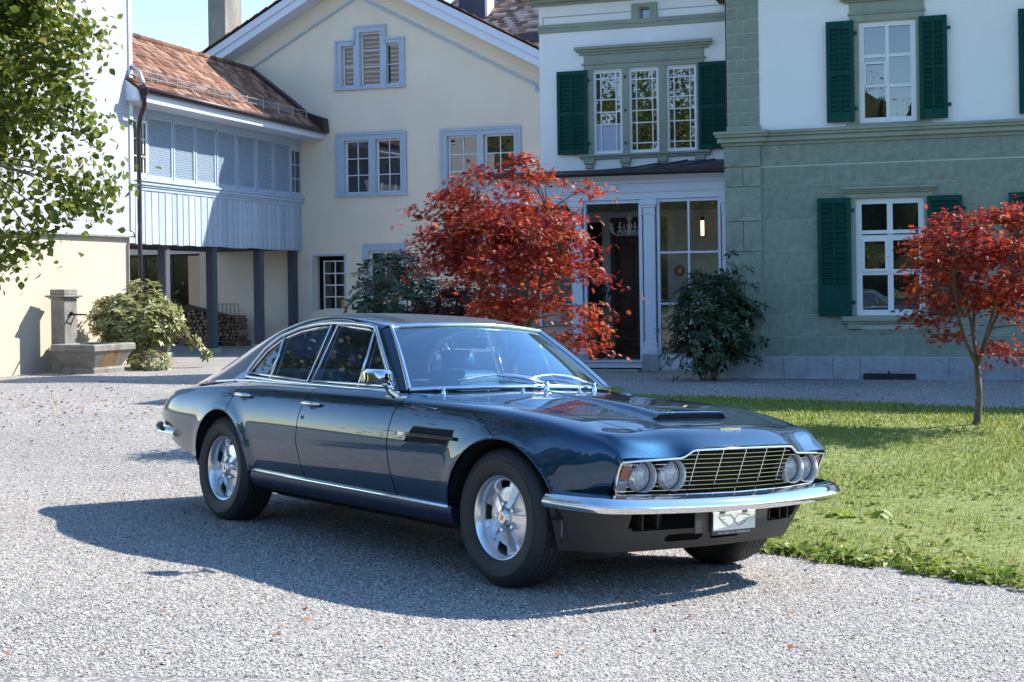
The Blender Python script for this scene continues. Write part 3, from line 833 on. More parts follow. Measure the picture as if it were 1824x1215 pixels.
df = MB(oE); df.box(-6.78, -6.70, 26.96, 27.09, 0.44, 2.80).box(-5.75, -5.67, 26.96, 27.09, 0.44, 2.80).box(-6.70, -5.75, 26.962, 27.09, 2.72, 2.80).box(-6.70, -5.75, 27.0, 27.09, 2.40, 2.45); df.build('door_frame', M['wood_dark'], hE)
sp = MB(oE); sp.box(-7.0, -5.4, 26.3, 27.0, 0.18, 0.31); sp.box(-6.9, -5.5, 26.62, 27.0, 0.31, 0.44); sp.build('hall_steps', M['wood_dark'], hE)
dp = MB(oE)
dp.tube([(-3.93, P_N - 0.34, 3.42), (-3.95, P_N - 0.26, 3.30), (-3.96, P_N - 0.2, 3.18), (-3.97, P_N - 0.19, 0.05)], 0.045, 10)
for z in (2.5, 1.2): dp.tube([(-3.97, P_N - 0.19, z), (-3.97, P_N - 0.19, z + 0.04)], 0.053, 10)
dp.build('downpipe', M['copper'], hE, smooth=True)
d2 = MB(oE); d2.tube([(-4.36, 26.75, 4.62), (-4.37, 26.74, 4.2), (-4.40, 26.70, 3.95), (-4.46, 26.66, 3.90)], 0.06, 10); d2.build('upper_downpipe', M['copper'], hE, smooth=True)

# ------------------------------------------------------------------ gabled house
G_N = 34.6
hG, oG = house('gable_house', -15.4, G_N, 'cream gabled house with pale blue window surrounds and a tiled roof', 'house')
APEX = (-15.45, 10.10); SL = 0.535


def rake(u, off=0.0):
    return APEX[1] - SL * abs(u - APEX[0]) + off


G_OPS = [(-15.92, -15.20, 3.99, 5.40, 0.13), (-15.02, -14.30, 3.99, 5.40, 0.13), (-13.01, -12.16, 3.99, 5.39, 0.13), (-12.01, -11.16, 3.99, 5.39, 0.13),
         (-15.96, -15.53, 6.82, 7.90, 0.13), (-15.43, -14.84, 6.82, 8.23, 0.13), (-14.72, -14.30, 6.82, 7.90, 0.13), (-16.83, -15.96, 0.93, 2.36, 0.32), (-15.25, -14.35, 0.2, 2.48, 0.15), (-23.6, -20.30, 0.0, 2.5, 0.2)]
gb = MB(oG); wall_mesh(gb, -27.0, -10.1, -0.05, 6.55, G_N, [o for o in G_OPS if o[3] < 6.5])
# gable field: columns clipped by the rake
A_ = sorted({-22.0, -10.1, APEX[0], *[v for o in G_OPS if o[2] > 6.5 for v in o[:2]], *np.linspace(-22.0, -10.1, 13)})
for i in range(len(A_) - 1):
    a, b = A_[i], A_[i + 1]; zt = (rake(a), rake(b)); holes = [o for o in G_OPS if o[2] > 6.5 and o[0] < (a + b) / 2 < o[1]]
    lo = 6.55
    if not holes: gb.quad((a, G_N, lo), (b, G_N, lo), (b, G_N, max(lo, zt[1])), (a, G_N, max(lo, zt[0])))
    else:
        o = holes[0]; gb.quad((a, G_N, lo), (b, G_N, lo), (b, G_N, o[2]), (a, G_N, o[2])); gb.quad((a, G_N, o[3]), (b, G_N, o[3]), (b, G_N, zt[1]), (a, G_N, zt[0]))
for o in [o for o in G_OPS if o[2] > 6.5]:
    c = [(o[0], o[2]), (o[1], o[2]), (o[1], o[3]), (o[0], o[3])]
    for k in range(4):
        p, q = c[k], c[(k + 1) % 4]; gb.quad((p[0], G_N, p[1]), (q[0], G_N, q[1]), (q[0], G_N + 0.13, q[1]), (p[0], G_N + 0.13, p[1]))
gb.build('front_wall', M['cream'], hG, fix=False)
gk = MB(oG); gk.box(-24.0, -10.4, G_N + 0.5, G_N + 0.6, -0.1, 6.3); gk.box(-16.3, -14.0, G_N + 0.5, G_N + 0.6, 6.3, 8.5); gk.build('dark_backing', M['dark'], hG)  # black sheet painted as the darkness behind the windows
sw = MB(oG); sw.quad((-10.1, G_N, 0), (-10.1, 46, 0), (-10.1, 46, 7.2), (-10.1, G_N, 7.2)); sw.build('side_wall', M['cream'], hG, fix=False)


def surround(name, org, rects, n, proud, m, parent, inner):
    """frame made of boxes around openings: outer rect minus openings (grid cells), plus a raised outer fillet"""
    mb = MB(org)
    for (x0, x1, z0, z1, ops) in rects:
        A = sorted({x0, x1, *[v for o in ops for v in o[:2]]}); Zs = sorted({z0, z1, *[v for o in ops for v in o[2:4]]})
        for i in range(len(A) - 1):
            for j in range(len(Zs) - 1):
                ca, cz = (A[i] + A[i + 1]) / 2, (Zs[j] + Zs[j + 1]) / 2
                if any(o[0] < ca < o[1] and o[2] < cz < o[3] for o in ops): continue
                mb.box(A[i], A[i + 1], n - proud, n + 0.006, Zs[j], Zs[j + 1])
    return mb


def fillet(mb, poly, n, w, proud):
    """raised strip along a closed axis-parallel outline"""
    m = len(poly)
    for k in range(m):
        (x0, z0), (x1, z1) = poly[k], poly[(k + 1) % m]
        if abs(x0 - x1) < 1e-6: mb.box(x0 - w / 2, x0 + w / 2, n - proud, n + 0.004, min(z0, z1) - w / 2, max(z0, z1) + w / 2)
        else: mb.box(min(x0, x1) + w / 2, max(x0, x1) - w / 2, n - proud + 0.001, n + 0.004, z0 - w / 2, z0 + w / 2)


for (x0, x1, z0, z1, a, b) in ((-16.13, -14.13, 3.94, 5.59, G_OPS[0], G_OPS[1]), (-13.19, -10.99, 3.94, 5.57, G_OPS[2], G_OPS[3])):
    mb = surround('s', oG, [(x0, x1, z0, z1, [a[:4], b[:4]])], G_N, 0.035, None, None, None)
    fillet(mb, [(x0 + 0.03, z0 + 0.03), (x1 - 0.03, z0 + 0.03), (x1 - 0.03, z1 - 0.03), (x0 + 0.03, z1 - 0.03)], G_N, 0.06, 0.06)
    mb.box(x0 - 0.02, x1 + 0.02, G_N - 0.075, G_N, z0 - 0.03, z0 + 0.01)
    mb.build('window_surround', M['blue_paint'], hG)
    for o in (a, b): casement(hG, oG, o[0] + 0.02, o[1] - 0.005, o[2], o[3], G_N + 0.075, M['lilac_paint'], [0.5], [0.335, 0.67], 0.05, 0.025)
mb = surround('s', oG, [(-16.14, -15.6, 6.76, 8.06, [G_OPS[4][:4]]), (-15.6, -14.66, 6.76, 8.41, [G_OPS[5][:4]]), (-14.66, -14.14, 6.76, 8.05, [G_OPS[6][:4]])], G_N, 0.035, None, None, None)
fillet(mb, [(-16.11, 6.79), (-14.17, 6.79), (-14.17, 8.02), (-14.69, 8.02), (-14.69, 8.38), (-15.57, 8.38), (-15.57, 8.03), (-16.11, 8.03)], G_N, 0.05, 0.06)
mb.box(-16.16, -14.12, G_N - 0.075, G_N, 6.73, 6.765)
mb.build('attic_surround', M['blue_paint'], hG)
for o, hz in ((G_OPS[4], [0.5]), (G_OPS[5], [0.35, 0.68]), (G_OPS[6], [0.5])): casement(hG, oG, o[0] + 0.02, o[1], o[2], o[3], G_N + 0.075, M['lilac_paint'], [], hz, 0.045, 0.025)
o = G_OPS[7]
mb = MB(oG); mb.box(o[0] - 0.05, o[0], G_N - 0.012, G_N + 0.003, o[2] - 0.05, o[3] + 0.05).box(o[1], o[1] + 0.05, G_N - 0.012, G_N + 0.003, o[2] - 0.05, o[3] + 0.05).box(o[0], o[1], G_N - 0.012, G_N + 0.003, o[3], o[3] + 0.05)
for (x, z) in ((-16.97, 2.1), (-16.95, 1.15)): mb.box(x - 0.04, x, G_N - 0.05, G_N, z, z + 0.015)
mb.build('window_edge', M['blue_paint'], hG)
casement(hG, oG, o[0] + 0.17, o[1] - 0.02, o[2], o[3] - 0.12, G_N + 0.2, M['white_paint'], [0.5], [0.25, 0.5, 0.75], 0.03, 0.03, pane=M['pane'])
yl = MB(oG); yl.box(-16.14, -16.02, G_N + 0.19, G_N + 0.215, 0.96, 1.2); yl.build('yellow_board', simple('yellow_board', (0.62, 0.33, 0.05), 0.5), hG)
o = G_OPS[8]
mb = MB(oG); mb.box(-15.42, o[0], G_N - 0.03, G_N + 0.004, 0.0, 2.66).box(o[1], -14.18, G_N - 0.03, G_N + 0.004, 0.0, 2.66).box(o[0], o[1], G_N - 0.028, G_N + 0.004, 2.48, 2.658); mb.build('side_door_surround', M['blue_paint'], hG)
casement(hG, oG, o[0], o[1], 0.2, 2.48, G_N + 0.08, M['lilac_paint'], [0.5], [0.5], 0.07, 0.03)
o = G_OPS[9]
casement(hG, oG, o[0], o[1], 0.02, 2.5, G_N + 0.15, M['iron'], [0.22, 0.45, 0.72], [], 0.05, 0.05, label='tall dark glazed door under the timber wing')
RN = 33.95
bg = MB(oG)
for (uA, uB) in ((APEX[0], -9.75), (APEX[0], -21.8)):
    d = 1 if uB > uA else -1
    for (o0, o1, nn) in ((-0.42, -0.21, RN), (-0.205, 0.0, RN - 0.04)):
        bg.prism([(uA, rake(uA, o0)), (uB, rake(uB, o0)), (uB, rake(uB, o1)), (uA, rake(uA, o1))], 'y', nn, nn + 0.05)
    bg.prism([(uA, rake(uA, -0.40)), (uB, rake(uB, -0.40)), (uB, rake(uB, -0.385)), (uA, rake(uA, -0.385))], 'y', RN + 0.052, G_N)
bg.build('barge_boards', M['lilac_paint'], hG)
ml = MB(oG)
for (uA, uB) in ((APEX[0], -10.56), (APEX[0], -21.0)):
    ml.prism([(uA, rake(uA, -0.95)), (uB, rake(uB, -0.95)), (uB, rake(uB, -0.89)), (uA, rake(uA, -0.89))], 'y', G_N - 0.05, G_N + 0.003)
ml.box(-10.60, -10.54, G_N - 0.05, G_N + 0.003, 6.40, rake(-10.57, -0.89)); ml.box(-10.54, -10.11, G_N - 0.05, G_N + 0.003, 6.40, 6.46)
ml.build('gable_moulding', M['blue_paint'], hG)
TILE_G = MB()
gr = MB(oG)
for s in (-1, 1):
    e = APEX[0] + s * 6.6
    P = [(APEX[0], RN - 0.05, rake(APEX[0], 0.03)), (e, RN - 0.05, rake(e, 0.03)), (e, 46, rake(e, 0.03)), (APEX[0], 46, rake(APEX[0], 0.03))]
    gr.quad(*P); gr.quad(*[(p[0], p[1], p[2] + 0.06) for p in P])
groof = gr.build('roof', M['tile'], hG, fix=False)
tm = MB(); tm.prism([(0, 0), (0.30, 0.0), (0.30, 0.022), (0, 0.045)], 'y', 0, 0.20); tmesh = tm.mesh('verge_tile', M['tile'], bevel=0.006)
tm2 = MB(); tm2.prism([(0, 0), (-0.30, 0.0), (-0.30, 0.022), (0, 0.045)], 'y', 0, 0.20); tmesh2 = tm2.mesh('verge_tile', M['tile'], bevel=0.006)
for s in (-1, 1):
    for k in range(23):
        u_ = APEX[0] + s * (0.05 + 0.28 * k)
        t_ = link_mesh('verge_tile', tmesh if s > 0 else tmesh2, groof, (u_ - oG[0], RN - 0.09 + random.uniform(-0.012, 0.012) - oG[1], rake(u_, 0.05)))
        t_.rotation_euler = (0, math.atan(SL) * s, 0)
dg = MB(oG); dg.tube([(-10.33, G_N - 0.10, 7.0), (-10.33, G_N - 0.10, 6.78), (-10.24, G_N - 0.08, 6.62), (-10.15, G_N - 0.06, 6.5)], 0.055, 8); dg.build('gutter_end', M['copper'], hG, smooth=True)
ch = MB(oG); ch.box(-20.75, -20.2, 36.0, 37.0, 6.5, 10.6); ch.box(-20.80, -20.15, 35.95, 37.05, 10.6, 10.75); ch.build('chimney', M['concrete'], hG, bevel=0.02)

# ------------------------------------------------------------------ wing behind the gable
hR, oR = house('rear_wing', -12.5, 38.0, 'low wing with a worn tiled roof between the gable and the white wing', 'house')
rv, rfc, rtn = [], [], []
for r in range(17):
    for c in range(24):
        u0_ = -15.0 + c * 0.21 + (0.1 if r % 2 else 0); n0_ = 38.0 + r * 0.165; z0_ = 8.52 + r * 0.105
        if u0_ > -9.9: continue
        du = 0.205; j = random.uniform(-0.012, 0.012); i0 = len(rv)
        rv += [(u0_ - oR[0], n0_ - oR[1] + j, z0_ + j), (u0_ + du - oR[0], n0_ - oR[1] + j, z0_ + j + random.uniform(-0.01, 0.01)), (u0_ + du - oR[0], n0_ + 0.30 - oR[1], z0_ + 0.165), (u0_ - oR[0], n0_ + 0.30 - oR[1], z0_ + 0.165), (u0_ - oR[0], n0_ - oR[1] + j, z0_ - 0.035), (u0_ + du - oR[0], n0_ - oR[1] + j, z0_ - 0.035)]
        rfc += [(i0, i0 + 1, i0 + 2, i0 + 3), (i0 + 4, i0 + 5, i0 + 1, i0)]; q = random.random(); rtn += [q] * 6
ro = np_mesh('roof_tiles', rv, rfc, M['tile_far'], rtn, parent=hR); tag(ro, kind='stuff')
q = MB(oR); q.box(-14.6, -9.9, 37.85, 37.98, 8.27, 8.5); q.build('fascia', M['lead_roof'], hR)
q = MB(oR); q.box(-14.6, -9.9, 38.0, 41, 5.0, 8.45); q.build('wall', M['white'], hR)
q = MB(oR); q.tube([(-13.6, 40.75, 10.28), (-9.9, 40.75, 10.33)], 0.14, 8); q.build('ridge', M['tile'], hR, smooth=True)
q = MB(oR); q.box(-14.6, -9.9, 40.9, 41.2, 8.0, 10.25); q.box(-14.0, -9.9, 41.0, 41.3, 10.2, 10.55); q.build('ridge_flashing', M['brown_metal'], hR)
q = MB(oR); q.box(-14.35, -13.55, 39.3, 39.9, 9.2, 10.2); q.build('dormer', M['lead_roof'], hR)
q = MB(oR); q.box(-13.54, -13.46, 39.3, 39.9, 9.2, 10.2); q.build('dormer_post', M['white_paint'], hR)

# ------------------------------------------------------------------ timber wing on posts
B_U = -17.2
hB, oB = house('timber_wing', B_U, 30.3, 'pale blue timber wing on posts with lattice windows and a red tiled roof', 'house')
BK = lambda *a: MB(oB)
n_ = 26.42; npl = 0
while n_ < 34.55:
    w_ = min(random.choice((0.19, 0.22, 0.24, 0.26, 0.28)), 34.58 - n_)
    if w_ < 0.08: break
    p = MB((B_U, n_, 2.52)); j = random.uniform(-0.006, 0.006); zb = random.uniform(-0.012, 0.012)
    p.box(B_U - 0.03, B_U + 0.012 + j, n_ + 0.005, n_ + w_ - 0.005, 2.52 + zb, 3.70)
    p.box(B_U + 0.012 + j, B_U + 0.026 + j, n_ + w_ - 0.032, n_ + w_ - 0.004, 2.525 + zb, 3.695)
    ob = p.build('board', M['plank'], hB, bevel=0.004); ob.location = (B_U - oB[0], n_ - oB[1], 2.52); n_ += w_
q = BK(); q.box(B_U - 0.08, B_U - 0.032, 26.4, 34.58, 2.55, 5.6); q.build('dark_sheet', M['dark'], hB)  # black sheet added so the lattice holes look unlit inside
q = BK(); q.box(B_U - 2.6, B_U - 0.035, 26.4, 34.58, 2.53, 2.56); q.build('underfloor', M['post'], hB)
q = BK()
for (za, zb, pr_) in ((3.69, 3.755, 0.035), (3.757, 3.80, 0.06), (3.802, 3.875, 0.09), (3.877, 3.92, 0.12), (3.922, 3.96, 0.06)): q.box(B_U - 0.03, B_U + pr_, 26.4, 34.68, za, zb)
q.build('sill_rail', M['blue_paint'], hB, bevel=0.004)
q = BK(); q.box(B_U - 0.03, B_U + 0.03, 26.4, 34.58, 5.33, 5.46); q.box(B_U - 0.03, B_U + 0.05, 26.4, 34.58, 5.462, 5.52); q.build('head_beam', M['blue_paint'], hB)
PANELS = [(27.15, 28.18), (28.22, 29.13), (29.17, 30.09), (30.14, 31.08), (31.12, 32.05), (32.09, 32.99), (33.04, 33.97)]
for (a, b) in PANELS:
    q = BK(); q.box(B_U - 0.02, B_U + 0.025, a, a + 0.055, 3.965, 5.328).box(B_U - 0.02, B_U + 0.025, b - 0.055, b, 3.965, 5.328).box(B_U - 0.02, B_U + 0.023, a + 0.055, b - 0.055, 3.965, 4.04).box(B_U - 0.02, B_U + 0.023, a + 0.055, b - 0.055, 5.27, 5.328)
    fr = q.build('lattice_panel', M['blue_paint'], hB)
    q = BK(); a2, b2, z2, z3 = a + 0.055, b - 0.055, 4.04, 5.27; pitch = 0.062; hw = 0.0125
    for s in (1, -1):
        lay = 0.004 if s > 0 else -0.004; c0 = a2 - (z3 - z2) * 0.62 if s > 0 else a2; 
        k = c0
        while k < (b2 if s > 0 else b2 + (z3 - z2) * 0.62):
            # line n = k + s*0.62*(z-z2), clipped to the panel
            zz = []
            for z in (z2, z3): zz.append((k + s * 0.62 * (z - z2), z))
            (na, za), (nb, zb) = zz
            lo, hi = 0.0, 1.0
            for bound, sign in ((a2, 1), (b2, -1)):
                fa, fb = sign * (na - bound), sign * (nb - bound)
                if fa < 0 and fb < 0: lo = 2
                elif fa < 0: lo = max(lo, fa / (fa - fb))
                elif fb < 0: hi = min(hi, fa / (fa - fb))
            if hi - lo > 0.02:
                p0 = (na + (nb - na) * lo, za + (zb - za) * lo); p1 = (na + (nb - na) * hi, za + (zb - za) * hi)
                q.quad((B_U + lay, p0[0] - hw, p0[1]), (B_U + lay, p0[0] + hw, p0[1]), (B_U + lay, p1[0] + hw, p1[1]), (B_U + lay, p1[0] - hw, p1[1]))
                q.quad((B_U + lay - 0.006, p0[0] - hw, p0[1]), (B_U + lay - 0.006, p0[0] + hw, p0[1]), (B_U + lay - 0.006, p1[0] + hw, p1[1]), (B_U + lay - 0.006, p1[0] - hw, p1[1]))
            k += pitch
    tag(q.build('lattice', M['blue_paint'], fr, fix=False), kind='stuff')


def side_window(a, b, vert, horiz, m):
    f = BK(); f.box(B_U - 0.01, B_U + 0.03, a, a + 0.05, 3.965, 5.2).box(B_U - 0.01, B_U + 0.03, b - 0.05, b, 3.965, 5.2).box(B_U - 0.01, B_U + 0.028, a + 0.05, b - 0.05, 3.965, 4.06).box(B_U - 0.01, B_U + 0.028, a + 0.05, b - 0.05, 5.15, 5.2)
    w = f.build('window', m, hB)
    ns = [a + 0.05 + (b - a - 0.1) * v for v in [0] + vert + [1]]; zs = [4.06 + 1.09 * v for v in [0] + horiz + [1]]
    g = BK()
    for v in ns[1:-1]: g.box(B_U + 0.0, B_U + 0.022, v - 0.014, v + 0.014, 4.06, 5.15)
    for z in zs[1:-1]:
        for i in range(len(ns) - 1): g.box(B_U + 0.001, B_U + 0.02, ns[i] + 0.014, ns[i + 1] - 0.014, z - 0.012, z + 0.012)
    g.build('glazing_bars', m, w)
    for i in range(len(ns) - 1):
        for j in range(len(zs) - 1):
            p = BK(); p.quad((B_U + 0.006, ns[i], zs[j]), (B_U + 0.006, ns[i + 1], zs[j]), (B_U + 0.006, ns[i + 1], zs[j + 1]), (B_U + 0.006, ns[i], zs[j + 1])); p.build('pane', M['pane'], w, fix=False)
    h = BK(); h.box(B_U - 0.03, B_U + 0.015, a, b, 5.202, 5.328); h.build('window_head', M['blue_paint'], w)


side_window(26.42, 27.13, [0.45, 0.85], [0.33, 0.67], M['white_paint'])
side_window(33.99, 34.56, [0.4], [0.33, 0.67], M['blue_paint'])
for nc in (28.10, 30.20, 32.55, 34.44):
    q = BK(); q.box(-17.5, -17.29, nc - 0.105, nc + 0.105, 0.12, 2.525); po = q.build('post', M['post'], hB, bevel=0.02)
    q = BK(); q.box(-17.55, -17.24, nc - 0.155, nc + 0.155, -0.02, 0.12); q.build('post_base', M['sandstone'], po, bevel=0.02)
EAVE_U = -16.48; RID_U = -18.55; RID_Z = 7.40; EAVE_Z = 5.72
q = BK(); q.box(EAVE_U - 0.03, EAVE_U, 25.75, 34.58, 5.46, 5.68); q.box(B_U + 0.05, EAVE_U - 0.03, 25.75, 34.58, 5.462, 5.48); q.build('fascia', M['lilac_paint'], hB)
q = BK(); q.prism([(B_U + 0.25, 5.482), (EAVE_U - 0.03, 5.482), (EAVE_U - 0.03, 5.70), (B_U + 0.25, 6.02)], 'y', 25.74, 25.80); q.build('end_board', M['lilac_paint'], hB)
q = BK(); q.tube([(EAVE_U + 0.07, 25.70, 5.70), (EAVE_U + 0.07, 34.45, 5.66)], 0.065, 10); q.build('gutter', M['copper'], hB, smooth=True)
ang = math.atan2(RID_Z - EAVE_Z, RID_U - EAVE_U)
slope_len = math.hypot(RID_Z - EAVE_Z, RID_U - EAVE_U)
q = BK(); q.quad((EAVE_U, 25.75, EAVE_Z - 0.03), (EAVE_U, 34.58, EAVE_Z - 0.03), (RID_U, 34.58, RID_Z - 0.03), (RID_U, 25.75, RID_Z - 0.03)); q.quad((RID_U, 25.75, RID_Z - 0.03), (RID_U, 34.58, RID_Z - 0.03), (RID_U - 2.1, 34.58, EAVE_Z - 0.1), (RID_U - 2.1, 25.75, EAVE_Z - 0.1))
broof = q.build('roof', M['tile'], hB, fix=False)
tmb = MB(); tl, tw = 0.30, 0.19
tmb.v = [(0, -tw / 2, 0.012), (0, tw / 2, 0.012), (-tl, tw / 2, 0.0), (-tl, -tw / 2, 0.0), (0.045, 0, 0.012), (0, -tw / 2, -0.012), (0, tw / 2, -0.012), (0.045, 0, -0.012), (0.035, -tw * 0.25, 0.012), (0.035, tw * 0.25, 0.012), (0.035, -tw * 0.25, -0.012), (0.035, tw * 0.25, -0.012)]
tmb.f = [(0, 8, 4, 9, 1, 2, 3), (5, 10, 8, 0), (10, 7, 4, 8), (7, 11, 9, 4), (11, 6, 1, 9), (0, 3, 5), (1, 6, 2)]
tile_me = tmb.mesh('roof_tile', M['tile'], fix=False)
tiles = []
rowsN = 13; colsN = 45
for r in range(rowsN):
    for c in range(colsN):
        s = (r + 0.15) / rowsN; tiles.append((EAVE_U + (RID_U - EAVE_U) * s, 25.85 + (c + (0.5 if r % 2 else 0)) * 0.193, EAVE_Z + (RID_Z - EAVE_Z) * s))
tiles = [t for t in tiles if t[1] < 34.5]
order = sorted(range(len(tiles)), key=lambda k: tiles[k][1])
single = set(order[:290]); rest = MB(oB); rest_t = []
sd = Vector((EAVE_U - RID_U, 0, EAVE_Z - RID_Z)).normalized(); nrm_ = Vector((-sd.z, 0, sd.x))
for k, t in enumerate(tiles):
    tz = random.uniform(-0.004, 0.012); ty = random.uniform(-0.05, 0.05)
    if k in single:
        ob = link_mesh('roof_tile', tile_me, broof, (t[0] - oB[0] + nrm_.x * tz, t[1] - oB[1], t[2] + nrm_.z * tz))
        ob.rotation_euler = (ty * 0.5, -math.atan2(sd.z, sd.x) + random.uniform(-0.03, 0.02), ty)
    else:
        i0 = len(rest.v)
        for (x, y, z) in tmb.v:
            rest.v.append((t[0] + sd.x * x + nrm_.x * (z + tz), t[1] + y, t[2] + sd.z * x + nrm_.z * (z + tz)))
        rest.f += [tuple(i0 + i for i in f) for f in tmb.f]; rest_t += [random.random()] * len(tmb.v)
o = np_mesh('roof_tiles', [(v[0] - oB[0], v[1] - oB[1], v[2]) for v in rest.v], np.array([f[:3] for f in rest.f] + [(f[0], f[i], f[i + 1]) for f in rest.f for i in range(2, len(f) - 1)]), None, rest_t, parent=broof)
M['tile_tone'] = tone_mat('clay_tile_tone', [(0.0, (0.10, 0.055, 0.04)), (0.3, (0.20, 0.095, 0.06)), (0.7, (0.30, 0.15, 0.095)), (1.0, (0.42, 0.26, 0.18))], 0.85)
o.data.materials.append(M['tile_tone']); tag(o, kind='stuff')
rt = MB(); rt.lathe([(0.085, 0), (0.10, 0.34)], 10, 'y'); rtm = rt.mesh('ridge_tile', M['tile'], smooth=True, fix=False)
for k in range(27): link_mesh('ridge_tile', rtm, broof, (RID_U - oB[0], 25.75 + k * 0.32 - oB[1], RID_Z + 0.0))
q = BK(); q.prism([(RID_U - 0.05, RID_Z + 0.12), (-17.4, 6.60), (-16.9, 6.18), (-16.36, 6.0), (-16.33, 5.62), (-16.50, 5.60), (-17.0, 6.0), (RID_U - 0.05, RID_Z - 0.1)], 'y', 34.28, 34.58); q.build('flashing', M['brown_metal'], hB)
q = BK()
for (h, dz) in ((0.18, 0.10), (0.18, 0.22)):
    x = EAVE_U + sd.x * -0.35; z = EAVE_Z - sd.z * 0.35 + dz; q.tube([(x, 25.9, z), (x, 34.1, z)], 0.014, 6)
for n_ in np.arange(26.1, 34.2, 0.8):
    x = EAVE_U + sd.x * -0.35; z = EAVE_Z - sd.z * 0.35; q.tube([(x, n_, z), (x, n_, z + 0.27)], 0.012, 5); q.tube([(x, n_, z + 0.2), (x - 0.22, n_, z + 0.2)], 0.010, 5)
q.build('snow_guard', M['zinc'], hB)

# ------------------------------------------------------------------ shingled tower at the left
L_U = -16.85
hL, oL = house('shingled_house', L_U, 22.0, 'white shingled house above a cream rendered ground floor at the left edge', 'house')
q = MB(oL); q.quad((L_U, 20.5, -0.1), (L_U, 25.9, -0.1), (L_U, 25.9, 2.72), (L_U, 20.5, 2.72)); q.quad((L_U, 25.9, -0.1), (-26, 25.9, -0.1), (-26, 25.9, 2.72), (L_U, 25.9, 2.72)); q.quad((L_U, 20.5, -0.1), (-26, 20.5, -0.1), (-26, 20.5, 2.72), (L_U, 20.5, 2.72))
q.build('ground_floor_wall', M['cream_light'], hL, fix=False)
q = MB(oL); wall_mesh(q, 20.45, 25.92, 2.70, 11.0, L_U + 0.05, [(23.47, 24.0, 6.38, 8.1, 0.12)], axis='u'); q.quad((L_U + 0.05, 25.92, 2.7), (-26, 25.92, 2.7), (-26, 25.92, 11), (L_U + 0.05, 25.92, 11)); q.quad((L_U + 0.05, 20.45, 2.7), (-26, 20.45, 2.7), (-26, 20.45, 11), (L_U + 0.05, 20.45, 11)); q.quad((L_U + 0.05, 20.45, 11), (L_U + 0.05, 25.92, 11), (-26, 25.92, 11), (-26, 20.45, 11))
q.build('shingle_cladding', M['shingle'], hL, fix=False)
q = MB(oL); q.prism([(L_U - 0.01, 2.66), (L_U + 0.10, 2.62), (L_U + 0.10, 2.665), (L_U + 0.051, 2.75), (L_U - 0.01, 2.75)], 'y', 20.4, 25.98); q.build('drip_flashing', M['zinc'], hL)
q = MB(oL); q.box(L_U - 0.05, L_U + 0.085, 25.86, 25.97, 2.76, 11.0); q.build('corner_board', M['white_paint'], hL)
q = MB(oL); q.box(L_U - 0.10, L_U - 0.06, 23.47, 24.0, 6.38, 8.1); lv = q.build('louvre_window', M['dark'], hL)
lm = MB(); lm.prism([(-0.09, 0.0), (0.075, -0.06), (0.08, -0.045), (-0.08, 0.05)], 'y', 0, 0.51); lme = lm.mesh('louvre_slat', M['white_paint'])
for k in range(12): link_mesh('louvre_slat', lme, lv, (0.0, 23.48 - oL[1], 6.44 + k * 0.14))
q = MB(oL); pu = L_U + 0.18
q.tube([(EAVE_U + 0.06, 25.86, 5.72), (EAVE_U + 0.06, 25.86, 5.5), (EAVE_U + 0.02, 25.92, 5.36), (pu + 0.03, 26.05, 5.16), (pu - 0.03, 26.1, 5.0), (pu - 0.05, 26.1, 4.85), (pu - 0.05, 26.1, 2.98), (pu - 0.03, 26.08, 2.86), (pu + 0.02, 25.99, 2.68), (pu + 0.02, 25.99, 0.0)], 0.05, 10)
q.lathe([(0.07, -0.13), (0.11, 0.0), (0.115, 0.04)], 12, 'z', (EAVE_U + 0.06, 25.86, 5.70))
q.build('downpipe', M['copper'], hL, smooth=True)
q = MB(oL); q.tube([(L_U + 0.09, 25.93, 6.22), (L_U + 0.30, 25.9, 6.05), (EAVE_U + 0.0, 25.88, 5.9), (EAVE_U + 0.06, 25.86, 5.78)], 0.045, 8); q.build('roof_pipe', M['zinc'], hL, smooth=True)

# ================================================================== things standing about
M['fstone'] = simple('fountain_stone', (0.26, 0.245, 0.21), 0.85, var=0.22, scale=5, bump=0.5, bscale=35, spec=0.25, stain=(0.15, 0.13, 0.105))
M['rust_stain'] = simple('lime_stained_stone', (0.30, 0.17, 0.075), 0.85, var=0.3, scale=12)


